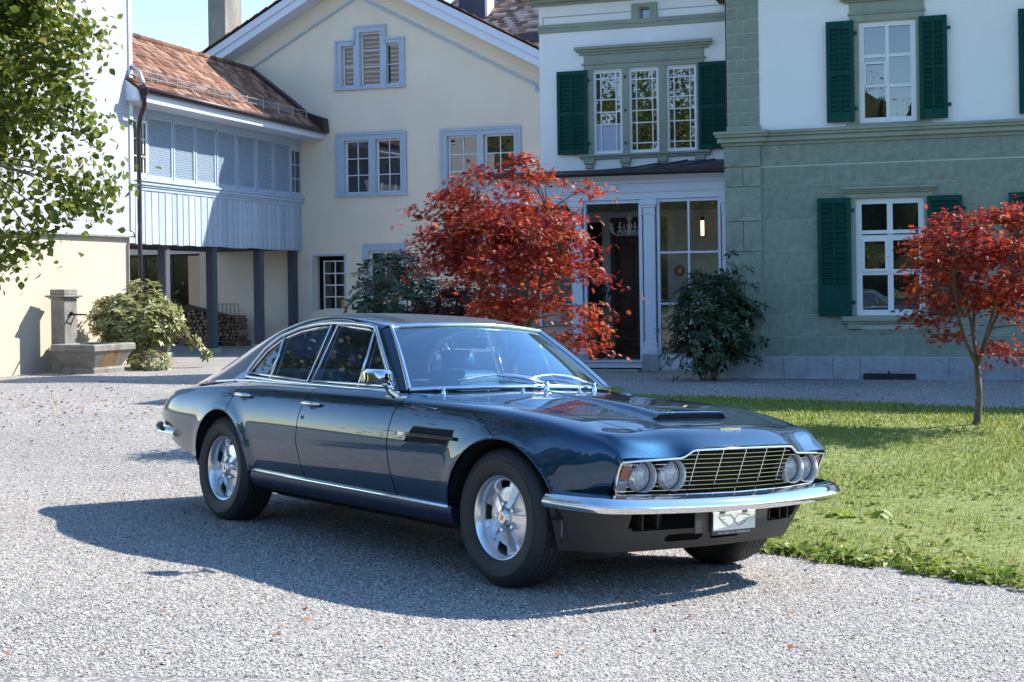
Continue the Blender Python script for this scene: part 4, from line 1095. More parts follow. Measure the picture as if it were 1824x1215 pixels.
def fountain():
    t = empty('stone_fountain', (-7.80, 26.62, 0.02), math.radians(-27))
    tag(t, 'old stone water trough with a capped pillar and iron spout by the cream wall', 'fountain')
    def ring(w, l, z, ch=0.02): return [(-w, -l + ch, z), (-w + ch, -l, z), (w - ch, -l, z), (w, -l + ch, z), (w, l - ch, z), (w - ch, l, z), (-w + ch, l, z), (-w, l - ch, z)]
    a, b = 0.54, 0.56
    rings = [ring(a - 0.15, b - 0.15, -0.05), ring(a - 0.15, b - 0.15, 0.075), ring(a - 0.19, b - 0.19, 0.09), ring(a - 0.03, b - 0.03, 0.385), ring(a, b, 0.395), ring(a, b, 0.51, 0.025), ring(a - 0.02, b - 0.02, 0.525, 0.02), ring(a - 0.12, b - 0.12, 0.525), ring(a - 0.14, b - 0.14, 0.36)]
    mb = MB()
    for r in rings: mb.v += r
    for k in range(len(rings) - 1):
        for j in range(8): mb.f.append((k * 8 + j, k * 8 + (j + 1) % 8, (k + 1) * 8 + (j + 1) % 8, (k + 1) * 8 + j))
    mb.f.append(tuple(range(7, -1, -1)))
    mb.build('basin', M['fstone'], t, bevel=0.012)
    w = MB(); w.box(-a + 0.121, a - 0.121, -b + 0.121, b - 0.121, 0.44, 0.45); w.build('water', simple('trough_water', (0.02, 0.03, 0.025), 0.03, spec=0.6), t)
    for (y0, y1) in ((-0.18, -0.10), (-0.09, 0.05), (0.10, 0.20)):
        s = MB(); f0, f1 = 0.10, 0.375; x0, x1 = a - 0.185 + 0.003, a - 0.035 + 0.003
        s.v = [(x0, y0 - 0.08, f0), (x0, y1 - 0.06, f0), (x1, y1, f1), (x1, y0, f1), (x0 - 0.01, y0 - 0.08, f0), (x0 - 0.01, y1 - 0.06, f0), (x1 - 0.01, y1, f1), (x1 - 0.01, y0, f1)]
        s.f = [(0, 1, 2, 3), (7, 6, 5, 4), (0, 4, 5, 1), (1, 5, 6, 2), (2, 6, 7, 3), (3, 7, 4, 0)]; s.build('lime_stain', M['rust_stain'], t)
    p = MB(); cx, cy, h = -0.70, -0.02, 0.17
    p.box(cx - h, cx + h, cy - h, cy + h, -0.05, 1.36); p.box(cx - h - 0.03, cx + h + 0.03, cy - h - 0.03, cy + h + 0.03, 1.362, 1.39); p.box(cx - h - 0.075, cx + h + 0.075, cy - h - 0.075, cy + h + 0.075, 1.392, 1.43); p.box(cx - h - 0.01, cx + h + 0.01, cy - h - 0.01, cy + h + 0.01, 1.432, 1.54)
    p.build('pillar', M['fstone'], t, bevel=0.010)
    i = MB(); i.tube([(cx + 0.15, cy, 1.06), (cx + 0.27, cy, 1.065), (cx + 0.56, cy, 1.06)], [0.020, 0.018, 0.014], 8); i.tube([(cx + 0.16, cy, 0.86), (cx + 0.22, cy, 0.97), (cx + 0.28, cy, 1.06)], 0.010, 6); i.lathe([(0.0, -0.05), (0.03, -0.04), (0.035, 0.02), (0.0, 0.03)], 10, 'x', (cx + 0.20, cy, 1.09))
    i.build('spout', M['iron'], t, smooth=True)


fountain()


def chandelier():
    c = W(-6.05, 25.5, 2.44)
    t = empty('chandelier', c, 0.2); tag(t, 'white wooden chandelier hanging in the open porch', 'chandelier')
    m = M['white_paint']
    b = MB(); b.lathe([(0.0, -0.05), (0.045, -0.04), (0.085, 0.0), (0.09, 0.03), (0.05, 0.06), (0.03, 0.09), (0.055, 0.12), (0.062, 0.15), (0.03, 0.19), (0.02, 0.21), (0.05, 0.25), (0.055, 0.29), (0.03, 0.34), (0.012, 0.37), (0.0, 0.38)], 16); b.build('stem', m, t, smooth=True)
    cd = MB(); cd.tube([(0, 0, 0.37), (0, 0, 0.74)], 0.006, 6); cd.build('cord', M['iron'], t)
    a = MB(); a.tube([(0.07, 0, 0.02), (0.15, 0, -0.03), (0.25, 0, -0.03), (0.33, 0, 0.02), (0.355, 0, 0.09)], 0.011, 6); a.tube([(0.12, 0, 0.0), (0.17, 0, 0.06), (0.22, 0, 0.05), (0.22, 0, 0.0)], 0.008, 5); am = a.mesh('arm', m, smooth=True)
    k = MB(); k.lathe([(0.012, 0.085), (0.045, 0.10), (0.045, 0.108), (0.014, 0.115), (0.014, 0.19), (0.0, 0.20)], 10, 'z', (0.355, 0, 0)); km = k.mesh('candle', m, smooth=True)
    for j in range(8):
        o = link_mesh('arm', am, t); o.rotation_euler = (0, 0, j * PI / 4); link_mesh('candle', km, o)


chandelier()


def stump(u, n, r, h, seed, label):
    t = empty('stump_planter', W(u, n, 0.18)); tag(t, label, 'planter', 'log planters in the porch')
    rg = random.Random(seed); mb = MB(); mb.lathe([(0.0, 0), (r, 0), (r * 1.02, h * 0.3), (r * 0.98, h * 0.7), (r, h), (r * 0.8, h + 0.005), (r * 0.78, h - 0.08), (0, h - 0.08)], 18)
    mb.v = [(x * (1 + 0.04 * math.sin(5 * math.atan2(y, x) + seed)), y * (1 + 0.04 * math.sin(5 * math.atan2(y, x) + seed)), z) for x, y, z in mb.v]
    mb.build('stump', M['bark'], t, smooth=True)
    s = MB()
    for k in range(16):
        a = rg.uniform(0, 2 * PI); l = rg.uniform(0.25, 0.5); b = rg.uniform(0.1, 0.35)
        p0 = (0.05 * math.cos(a), 0.05 * math.sin(a), h - 0.08); p1 = (b * 0.5 * math.cos(a), b * 0.5 * math.sin(a), h + l * 0.6); p2 = (b * math.cos(a + 0.3), b * math.sin(a + 0.3), h + l)
        s.tube([p0, p1, p2], [0.006, 0.004, 0.003], 4)
        for q in range(5):
            f = rg.uniform(0.5, 1.0); c = (p1[0] + (p2[0] - p1[0]) * f + rg.uniform(-.03, .03), p1[1] + (p2[1] - p1[1]) * f + rg.uniform(-.03, .03), p1[2] + (p2[2] - p1[2]) * f + rg.uniform(-.03, .03))
            s.quad((c[0] - 0.015, c[1], c[2] - 0.02), (c[0] + 0.015, c[1] + .01, c[2] - 0.02), (c[0] + 0.012, c[1], c[2] + 0.025), (c[0] - 0.012, c[1] - .01, c[2] + 0.025))
    s.build('dried_stems', simple('dried_stems', (0.045, 0.03, 0.03), 0.8), t, fix=False)


stump(-6.42, 25.3, 0.125, 0.91, 3, 'taller log planter with dried stems beside the inner door')
stump(-6.74, 25.45, 0.11, 0.90, 8, 'log planter with dried stems just inside the left porch pillar')

q = MB((-5.2, 26.4, 0.18)); q.box(-6.5, -5.8, 25.0, 25.6, 0.181, 0.20)
o = q.build('door_mat', simple('coir_mat', (0.05, 0.05, 0.055), 0.95, bump=0.8), None); o.location = W(-5.2, 26.4, 0.18); o.rotation_euler = (0, 0, -YAW); tag(o, 'dark door mat on the porch floor', 'mat')

t = empty('window_notice', W(-4.9, P_N + 0.065, 1.57), -YAW); tag(t, 'white notice with a red ring taped inside the porch glazing', 'notice')
q = MB(); q.box(-0.115, 0.115, 0, 0.002, 0.0, 0.33); q.build('sheet', M['room'], t)
q = MB(); q.lathe([(0.0, 0.0), (0.098, 0.0), (0.098, -0.002), (0.0, -0.002)], 28, 'y', (0.0, -0.001, 0.165)); q.build('red_ring', simple('orange_red_print', (0.55, 0.09, 0.03), 0.5), t)
q = MB(); q.prism([(-0.03, 0.13), (0.0, 0.115), (0.035, 0.14), (0.03, 0.185), (0.01, 0.22), (-0.012, 0.19), (-0.035, 0.175)], 'y', -0.0055, -0.0035); q.build('white_figure', M['white_paint'], t)

t = empty('porch_lamp', W(-4.76, 25.8, 2.38), -YAW); tag(t, 'lit tubular lamp hanging behind the porch glazing', 'lamp')
lm_ = bpy.data.materials.new('lamp_glow'); lm_.use_nodes = True; bn = lm_.node_tree.nodes['Principled BSDF']; bn.inputs['Emission Color'].default_value = (1, 0.72, 0.32, 1); bn.inputs['Emission Strength'].default_value = 3.0
q = MB(); q.lathe([(0, 0.0), (0.028, 0.0), (0.028, 0.27), (0, 0.27)], 12); q.build('tube', lm_, t, smooth=False)
q = MB(); q.lathe([(0, 0.27), (0.034, 0.27), (0.034, 0.33), (0, 0.34)], 12); q.tube([(0, 0, 0.33), (0, 0, 0.80)], 0.005, 5); q.build('holder', M['iron'], t)


def firewood():
    t = empty('firewood_stack', W(-19.6, 34.15, 0.0), -YAW); tag(t, 'stack of split logs in an iron rack under the timber wing', 'firewood')
    p = MB(); p.box(-0.95, 0.95, -0.28, 0.28, 0.10, 0.14)
    for x in (-0.85, 0, 0.85): p.box(x - 0.08, x + 0.08, -0.28, 0.28, 0.0, 0.10)
    p.build('pallet', M['log'], t)
    kinds = []
    for k in range(5):
        m = MB(); nn = random.choice((5, 6, 7)); r = 0.055; sh = random.uniform(0.7, 1.0)
        poly = [(r * math.cos(2 * PI * i / nn + k) * random.uniform(0.75, 1.15), r * sh * math.sin(2 * PI * i / nn + k) * random.uniform(0.75, 1.15)) for i in range(nn)]
        m.prism(poly, 'y', -0.22, 0.22); kinds.append(m.mesh('log', M['log'], bevel=0.006))
    z = 0.2
    r_ = 0
    while z < 1.05:
        x = -0.86 + (0.05 if r_ % 2 else 0)
        while x < 0.9:
            top = 0.98 if x < -0.55 else (0.98 - 0.35 * (x + 0.55) if x < 0.35 else 0.85)
            if z < top:
                o = link_mesh('log', random.choice(kinds), t, (x + random.uniform(-.012, .012), random.uniform(-.05, .03), z + random.uniform(-.01, .01))); o.rotation_euler = (0, random.uniform(0, 6.28), 0)
            x += 0.112
        z += 0.094; r_ += 1
    c = MB(); c.v = [(-0.9, -0.25, 1.08), (0.3, -0.25, 0.80), (0.3, 0.25, 0.80), (-0.9, 0.25, 1.08), (-0.9, -0.25, 1.11), (0.3, -0.25, 0.83), (0.3, 0.25, 0.83), (-0.9, 0.25, 1.11)]
    c.f = [(3, 2, 1, 0), (4, 5, 6, 7), (0, 1, 5, 4), (1, 2, 6, 5), (2, 3, 7, 6), (3, 0, 4, 7)]; c.build('cover_board', M['iron'], t)
    g = MB()
    for x in np.linspace(0.3, 0.9, 6): g.tube([(x, -0.3, 0.1), (x, -0.3, 1.12)], 0.008, 5)
    for z in (0.15, 0.6, 1.12): g.tube([(0.3, -0.3, z), (0.9, -0.3, z)], 0.008, 5)
    g.build('rack', M['iron'], t)


firewood()

# ================================================================== plants
def frames_from_normals(Nv, roll):
    """orthonormal frames for many leaves"""
    Nv = Nv / np.linalg.norm(Nv, axis=1, keepdims=True)
    ref = np.where(np.abs(Nv[:, 2:3]) < 0.9, np.array([[0, 0, 1.0]]), np.array([[1.0, 0, 0]]))
    A = np.cross(ref, Nv); A /= np.linalg.norm(A, axis=1, keepdims=True); B = np.cross(Nv, A)
    c, s = np.cos(roll)[:, None], np.sin(roll)[:, None]
    return A * c + B * s, B * c - A * s, Nv


def leaf_cloud(P, Nv, roll, size, shape_v, shape_f, tone):
    X, Y, Z = frames_from_normals(Nv, roll); k = len(shape_v); sv = np.asarray(shape_v, float)
    V = P[:, None, :] + size[:, None, None] * (sv[None, :, 0:1] * X[:, None] + sv[None, :, 1:2] * Y[:, None] + sv[None, :, 2:3] * Z[:, None])
    F = (np.arange(len(P))[:, None, None] * k + np.asarray(shape_f)[None]).reshape(-1, len(shape_f[0]))
    return V.reshape(-1, 3), F, np.repeat(tone, k)


def palmate():
    v = [(0, 0, 0)]; f = []
    for a, l in ((-1.9, 0.45), (-1.15, 0.8), (-0.55, 0.98), (0.0, 1.1), (0.55, 0.98), (1.15, 0.8), (1.9, 0.45)):
        i = len(v); d = (math.sin(a), math.cos(a)); p = (d[1], -d[0]); w = 0.13
        v += [(d[0] * l * 0.5 + p[0] * w * l, d[1] * l * 0.5 + p[1] * w * l, 0.04), (d[0] * l, d[1] * l, -0.16 * l), (d[0] * l * 0.5 - p[0] * w * l, d[1] * l * 0.5 - p[1] * w * l, 0.04)]
        f += [(0, i, i + 1), (0, i + 1, i + 2)]
    return v, f


OVATE_V = [(0, 0, 0), (0.36, 0.30, 0.07), (0.40, 0.6, 0.06), (0.0, 1.12, -0.12), (-0.40, 0.6, 0.06), (-0.36, 0.30, 0.07), (0, 0.5, -0.02)]
OVATE_F = [(0, 1, 6), (1, 2, 6), (2, 3, 6), (3, 4, 6), (4, 5, 6), (5, 0, 6)]
LANCE_V = [(0, 0, 0), (0.12, 0.35, 0.02), (0.13, 0.65, 0.0), (0, 1.0, -0.10), (-0.13, 0.65, 0.0), (-0.12, 0.35, 0.02), (0, 0.5, -0.035)]
LANCE_F = OVATE_F
PALM_V, PALM_F = palmate()


def branch_path(p0, p1, sag, k=6, rg=random):
    p0, p1 = Vector(p0), Vector(p1); d = p1 - p0; side = Vector((rg.uniform(-1, 1), rg.uniform(-1, 1), rg.uniform(-0.3, 0.3))) * d.length * 0.07
    return [p0 + d * (i / k) + Vector((0, 0, math.sin(PI * i / k) * sag * d.length)) + side * math.sin(PI * i / k) for i in range(k + 1)]


def ellipsoid_pads(c, r, n, rg, shell=0.55, zbias=0.0):
    out = []
    while len(out) < n:
        v = rg.normal(size=3); v /= np.linalg.norm(v); q = (shell + (1 - shell) * rg.random()) if rg.random() < 0.8 else rg.random() * shell
        out.append(np.array(c) + v * np.array(r) * q)
    return np.array(out)


M['maple_leaf'] = leafy('red_maple_leaf', [(0.0, (0.11, 0.011, 0.015)), (0.3, (0.25, 0.022, 0.020)), (0.6, (0.42, 0.046, 0.024)), (0.85, (0.54, 0.12, 0.034)), (1.0, (0.52, 0.26, 0.05))], 0.4, 0.5, spec=0.5)
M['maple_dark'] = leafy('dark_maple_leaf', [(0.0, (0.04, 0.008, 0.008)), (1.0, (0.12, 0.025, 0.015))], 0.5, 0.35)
M['maple_bark'] = simple('maple_bark', (0.13, 0.105, 0.075), 0.8, var=0.3, scale=12, bump=0.5, bscale=60)
M['green_leaf'] = leafy('lime_tree_leaf', [(0.0, (0.04, 0.07, 0.012)), (0.45, (0.14, 0.19, 0.026)), (0.8, (0.30, 0.32, 0.055)), (0.95, (0.44, 0.37, 0.08)), (1.0, (0.42, 0.18, 0.04))], 0.38, 0.5, spec=0.5)
M['rhodo_leaf'] = leafy('rhododendron_leaf', [(0.0, (0.012, 0.032, 0.014)), (0.5, (0.026, 0.062, 0.022)), (0.9, (0.06, 0.10, 0.03)), (0.965, (0.09, 0.11, 0.03)), (1.0, (0.34, 0.20, 0.03))], 0.33, 0.18, spec=0.6)
M['rhodo_sun'] = leafy('sunlit_rhododendron_leaf', [(0.0, (0.11, 0.13, 0.035)), (0.5, (0.29, 0.30, 0.10)), (0.85, (0.48, 0.45, 0.21)), (0.93, (0.34, 0.27, 0.11)), (1.0, (0.36, 0.13, 0.045))], 0.36, 0.28, spec=0.6)  # rhododendron leaf lightened, the sunlight is already in its colour


def maple(name, base, crown_c, crown_r, npads, leaves, label, seed, leaf_m, size=0.062, stems=4, extra=(), tk=1.0):
    rg = np.random.default_rng(seed); rr = random.Random(seed)
    t = empty(name, base); tag(t, label, 'tree')
    bx = Vector(base); pads = list(ellipsoid_pads(crown_c, crown_r, npads, rg, 0.6))
    pads += [np.array(e) for e in extra]
    mb = MB(tuple(base)); fork = Vector((bx.x + 0.02, bx.y, bx.z + 0.36 * (crown_c[2] - base[2])))
    mids = []
    mb.tube([bx + Vector((0.0, 0, -0.05)), bx + Vector((0.01, 0, 0.05)), (bx + fork) / 2 + Vector((0.025, 0, 0)), fork], [0.085 * tk, 0.06 * tk, 0.05 * tk, 0.045 * tk], 10)
    for s in range(stems):
        a = 2 * PI * s / stems + rr.uniform(-.4, .4); top = Vector(crown_c) + Vector((math.cos(a) * crown_r[0] * 0.5, math.sin(a) * crown_r[1] * 0.5, crown_r[2] * rr.uniform(-0.1, 0.5)))
        path = branch_path(fork, top, -0.08, 7, rr); mb.tube(path, [(0.034 - 0.0035 * i) * tk for i in range(8)], 8); mids += path[2:]
    P, Nn, T = [], [], []
    for pc in pads:
        pv = Vector(pc); st = min(mids, key=lambda m: (m - pv).length + 0.6 * max(0, m.z - pv.z)); path = branch_path(st, pv, 0.06, 5, rr)
        mb.tube(path, [0.011, 0.009, 0.007, 0.0055, 0.004, 0.003], 5)
        rx = rr.uniform(0.15, 0.28); k = int(leaves * rr.uniform(0.6, 1.3))
        out = pv - Vector(crown_c); out.z *= 0.3
        q = rg.normal(size=(k, 3)) * np.array([rx, rx, rx * 0.33]) * 0.62; q[:, 2] -= 0.20 * (q[:, 0] ** 2 + q[:, 1] ** 2) / max(rx, 0.1)
        P.append(pc + q)
        nn = rg.normal(size=(k, 3)) * 0.55 + np.array([out.x * 0.5, out.y * 0.5, 0.95]); Nn.append(nn)
        tt = rg.random(k) * 0.62 + rr.uniform(0.0, 0.38); T.append(np.clip(tt, 0, 1))
    mb.build('trunk', M['maple_bark'], t, smooth=True, fix=False)
    P = np.concatenate(P); Nn = np.concatenate(Nn); T = np.concatenate(T)
    V, F, tone = leaf_cloud(P - np.array(base), Nn, rg.random(len(P)) * 2 * PI, size * rg.uniform(0.65, 1.2, len(P)), PALM_V, PALM_F, T)
    np_mesh('crown', V, F, leaf_m, tone, parent=t)
    return t


maple('red_maple', (-0.02, 14.6, 0.0), (-0.03, 14.6, 1.98), (0.84, 0.85, 0.80), 96, 92, 'large red maple behind the roof of the car', 5, M['maple_leaf'], 0.051, 5,
      extra=[(-0.88, 14.4, 2.28), (-0.80, 14.5, 1.95), (0.80, 14.5, 2.5), (0.15, 14.5, 2.72), (0.12, 14.5, 2.82), (0.16, 14.5, 2.62), (0.80, 14.4, 1.30), (0.70, 14.4, 1.22), (0.84, 14.4, 1.1), (0.76, 14.5, 0.92), (0.86, 14.5, 1.62), (0.6, 14.4, 1.0), (0.35, 14.3, 1.35), (0.1, 14.2, 1.3), (-0.2, 14.2, 1.35), (-0.35, 14.3, 2.62), (-0.6, 14.4, 2.4)])
maple('red_maple', (4.78, 14.75, 0.0), (4.92, 14.75, 1.75), (0.86, 0.80, 0.58), 74, 80, 'small red maple with a thin trunk on the lawn', 9, M['maple_leaf'], 0.049, 5, tk=0.72,
      extra=[(4.15, 14.7, 1.15), (4.3, 14.6, 1.1), (4.4, 14.7, 1.2), (4.45, 14.7, 0.95), (5.2, 14.5, 0.72), (5.05, 14.5, 0.80), (4.9, 14.4, 0.84), (5.35, 14.5, 1.12), (5.5, 14.6, 1.0), (5.2, 14.6, 1.2), (4.25, 14.7, 1.35), (4.35, 14.7, 1.75), (4.5, 14.7, 2.05), (5.0, 14.7, 2.2), (5.3, 14.6, 2.25)])
maple('maple_shrub', (-1.05, 21.6, 0.0), (-0.95, 21.5, 1.12), (0.62, 0.5, 0.42), 40, 60, 'dark red maple shrub in the shade behind the large red maple', 15, M['maple_dark'], 0.062, 4)


def whorl_shrub(name, base, crown_c, crown_r, nwh, label, seed, leaf_m, ll=0.13, per=9, extra=(), cut=0.05):
    """evergreen shrub: rosettes of long leaves on branching stems"""
    rg = np.random.default_rng(seed); rr = random.Random(seed)
    t = empty(name, base); tag(t, label, 'shrub')
    pads = [p for p in ellipsoid_pads(crown_c, crown_r, nwh, rg, 0.72) if p[2] > base[2] + cut] + [np.array(e) for e in extra]
    mb = MB(tuple(base)); bx = Vector(base); mids = []
    for s in range(9):
        a = rr.uniform(0, 2 * PI); top = Vector(crown_c) + Vector((math.cos(a) * crown_r[0] * 0.55, math.sin(a) * crown_r[1] * 0.5, crown_r[2] * rr.uniform(-0.4, 0.45)))
        path = branch_path(bx + Vector((rr.uniform(-.12, .12), rr.uniform(-.12, .12), -0.04)), top, 0.05, 6, rr); mb.tube(path, [0.024 - 0.0025 * i for i in range(7)], 6); mids += path[2:]
    P, Nn, Rl, T, S = [], [], [], [], []
    for k_, pc in enumerate(pads):
        pv = Vector(pc)
        if k_ % 2 == 0:
            st = min(mids, key=lambda m: (m - pv).length); mb.tube(branch_path(st, pv, 0.04, 3, rr), [0.009, 0.007, 0.006, 0.005], 5)
        out = np.array(pv - Vector(crown_c)) / np.array(crown_r); out = out / (np.linalg.norm(out) + 1e-6); ax = out * 0.8 + np.array([0, 0, 0.75]) + rg.normal(size=3) * 0.25; ax /= np.linalg.norm(ax)
        e1 = np.cross(ax, [0.3, 0.5, 0.8]); e1 /= np.linalg.norm(e1); e2 = np.cross(ax, e1); tb = rr.uniform(0, 0.5)
        for q in range(per):
            a = 2 * PI * q / per + rr.uniform(-.25, .25); dr = e1 * math.cos(a) + e2 * math.sin(a); dl = dr * 1.0 + ax * rr.uniform(-0.25, 0.5); dl /= np.linalg.norm(dl)
            nn = ax - dl * np.dot(ax, dl); nn /= np.linalg.norm(nn) + 1e-9
            P.append(pc + dl * 0.012); Nn.append((nn, dl)); T.append(min(1, tb + rr.random() * 0.55)); S.append(ll * rr.uniform(0.7, 1.15))
    mb.build('stems', M['maple_bark'], t, smooth=True, fix=False)
    P = np.array(P) - np.array(base); N_ = np.array([a for a, b in Nn]); D_ = np.array([b for a, b in Nn]); X_ = np.cross(D_, N_); S = np.array(S)
    sv = np.array(LANCE_V); k = len(sv)
    V = P[:, None] + S[:, None, None] * (sv[None, :, 0:1] * 1.25 * X_[:, None] + sv[None, :, 1:2] * D_[:, None] + sv[None, :, 2:3] * N_[:, None])
    F = (np.arange(len(P))[:, None, None] * k + np.asarray(LANCE_F)[None]).reshape(-1, 3)
    np_mesh('foliage', V.reshape(-1, 3), F, leaf_m, np.repeat(np.array(T), k), parent=t)
    return t


b_ = W(-3.95, 22.0)
whorl_shrub('rhododendron', (b_.x, b_.y, 0), (b_.x + 0.0, b_.y, 0.92), (0.66, 0.58, 0.84), 460, 'dark green rhododendron between the porch and the stone wall', 21, M['rhodo_leaf'], 0.12, 9,
            extra=[tuple(np.array(c_) + np.random.default_rng(q_ * 31 + k_).normal(size=3) * np.array([0.17, 0.17, 0.14])) for k_, c_ in enumerate([(b_.x + 0.38, b_.y, 1.58), (b_.x + 0.62, b_.y, 1.05), (b_.x - 0.58, b_.y, 0.70), (b_.x - 0.30, b_.y, 1.22), (b_.x + 0.60, b_.y, 0.42), (b_.x - 0.5, b_.y, 0.35)]) for q_ in range(16)])
whorl_shrub('rhododendron', (-1.95, 24.0, 0), (-1.95, 24.0, 1.0), (0.88, 0.7, 1.15), 430, 'dark green rhododendron in front of the side door of the gabled house', 22, M['rhodo_leaf'], 0.15, 9)
b_ = Vector((-7.32, 28.0, 0))
whorl_shrub('rhododendron', (b_.x, b_.y, 0), (b_.x - 0.05, b_.y, 0.92), (0.95, 0.8, 0.62), 520, 'pale sunlit rhododendron behind the stone water trough', 23, M['rhodo_sun'], 0.15, 9,
            extra=[(b_.x + 0.1 + 0.25 * math.cos(k), b_.y + 0.25 * math.sin(k), 1.5 + 0.18 * math.sin(k * 2.3)) for k in range(26)] + [(b_.x + 0.75 + 0.05 * k, b_.y, 0.85 - 0.05 * k + 0.1 * math.sin(k * 5)) for k in range(14)])
b_ = W(-15.1, 23.7)
whorl_shrub('low_shrub', (b_.x + 0.1, b_.y, 0), (b_.x + 0.1, b_.y, 0.14), (0.45, 0.4, 0.24), 110, 'low leafy plant at the foot of the stone trough', 24, M['rhodo_sun'], 0.10, 8, cut=0.0)


def lime_tree():
    rg = np.random.default_rng(31); rr = random.Random(31); base = Vector((-8.0, 9.6, float(ground_z(-8.0, 9.6))))
    t = empty('lime_tree', base); tag(t, 'yellowing green tree with hanging branches at the left edge', 'tree')
    c = Vector((-4.20, 10.5, 3.55)); r = (0.84, 0.95, 1.55)
    mb = MB(tuple(base)); trunk = branch_path(base + Vector((0, 0, -0.1)), (-7.6, 9.4, 6.2), 0.0, 8, rr); mb.tube(trunk, [0.21 - 0.014 * i for i in range(9)], 10)
    bough = branch_path(trunk[4], (-4.9, 10.5, 3.7), 0.12, 8, rr); mb.tube(bough, [0.09 - 0.006 * i for i in range(9)], 8); mids = list(bough[4:])
    for s in range(7):
        a = rr.uniform(-1.3, 1.3); top = c + Vector((math.cos(a) * r[0] * 0.6, math.sin(a) * r[1] * 0.6, r[2] * (-0.7 + 0.22 * s))); p = branch_path(bough[3 + s % 6], top, 0.08, 7, rr); mb.tube(p, [0.04 - 0.004 * i for i in range(8)], 7); mids += p[2:]
    pads = list(ellipsoid_pads(c, r, 270, rg, 0.6))
    pads += [np.array(e) for e in [(-3.02, 10.4, 2.30), (-3.08, 10.45, 2.24), (-3.2, 10.4, 2.18), (-3.30, 10.4, 2.42), (-3.05, 10.4, 2.65), (-3.2, 10.5, 2.8), (-3.25, 10.4, 3.1), (-3.12, 10.4, 3.42), (-3.22, 10.4, 3.36), (-3.35, 10.4, 3.2), (-3.5, 10.4, 1.95), (-3.65, 10.4, 1.85), (-3.4, 10.4, 2.1), (-3.72, 10.4, 1.72), (-3.3, 10.4, 2.95), (-3.45, 10.4, 3.6), (-3.5, 10.4, 3.75), (-3.6, 10.4, 3.95)]]
    P, Nn, T = [], [], []
    for pc in pads:
        pv = Vector(pc); st = min(mids, key=lambda m: (m - pv).length); mb.tube(branch_path(st, pv, 0.05, 4, rr), [0.012, 0.009, 0.007, 0.005, 0.004], 5)
        k = rr.randint(85, 130); rx = rr.uniform(0.14, 0.25); P.append(pc + rg.normal(size=(k, 3)) * np.array([rx, rx, rx * 0.7]) * 0.7)
        o = np.array(pv - c); Nn.append(rg.normal(size=(k, 3)) * 0.6 + o * 0.45 + np.array([0, 0, 0.6])); T.append(np.clip(rg.random(k) * 0.6 + rr.uniform(0, 0.4), 0, 0.985))
    mb.build('trunk', M['maple_bark'], t, smooth=True, fix=False)
    big = ellipsoid_pads((-7.7, 8.8, 6.2), (2.3, 3.0, 3.4), 300, rg, 0.6)          # the rest of the crown, beyond the edge of the picture
    P.append(np.repeat(big, 34, 0) + rg.normal(size=(len(big) * 34, 3)) * 0.30); Nn.append(rg.normal(size=(len(big) * 34, 3)) * 0.7 + np.array([0, 0, 0.6])); T.append(rg.random(len(big) * 34) * 0.98)
    P = np.concatenate(P); V, F, tone = leaf_cloud(P - np.array(base), np.concatenate(Nn), rg.random(len(P)) * 6.28, np.where(P[:, 0] < -5.2, 0.11, 0.056) * rg.uniform(0.6, 1.3, len(P)), OVATE_V, OVATE_F, np.concatenate(T))
    np_mesh('crown', V, F, M['green_leaf'], tone, parent=t)


lime_tree()


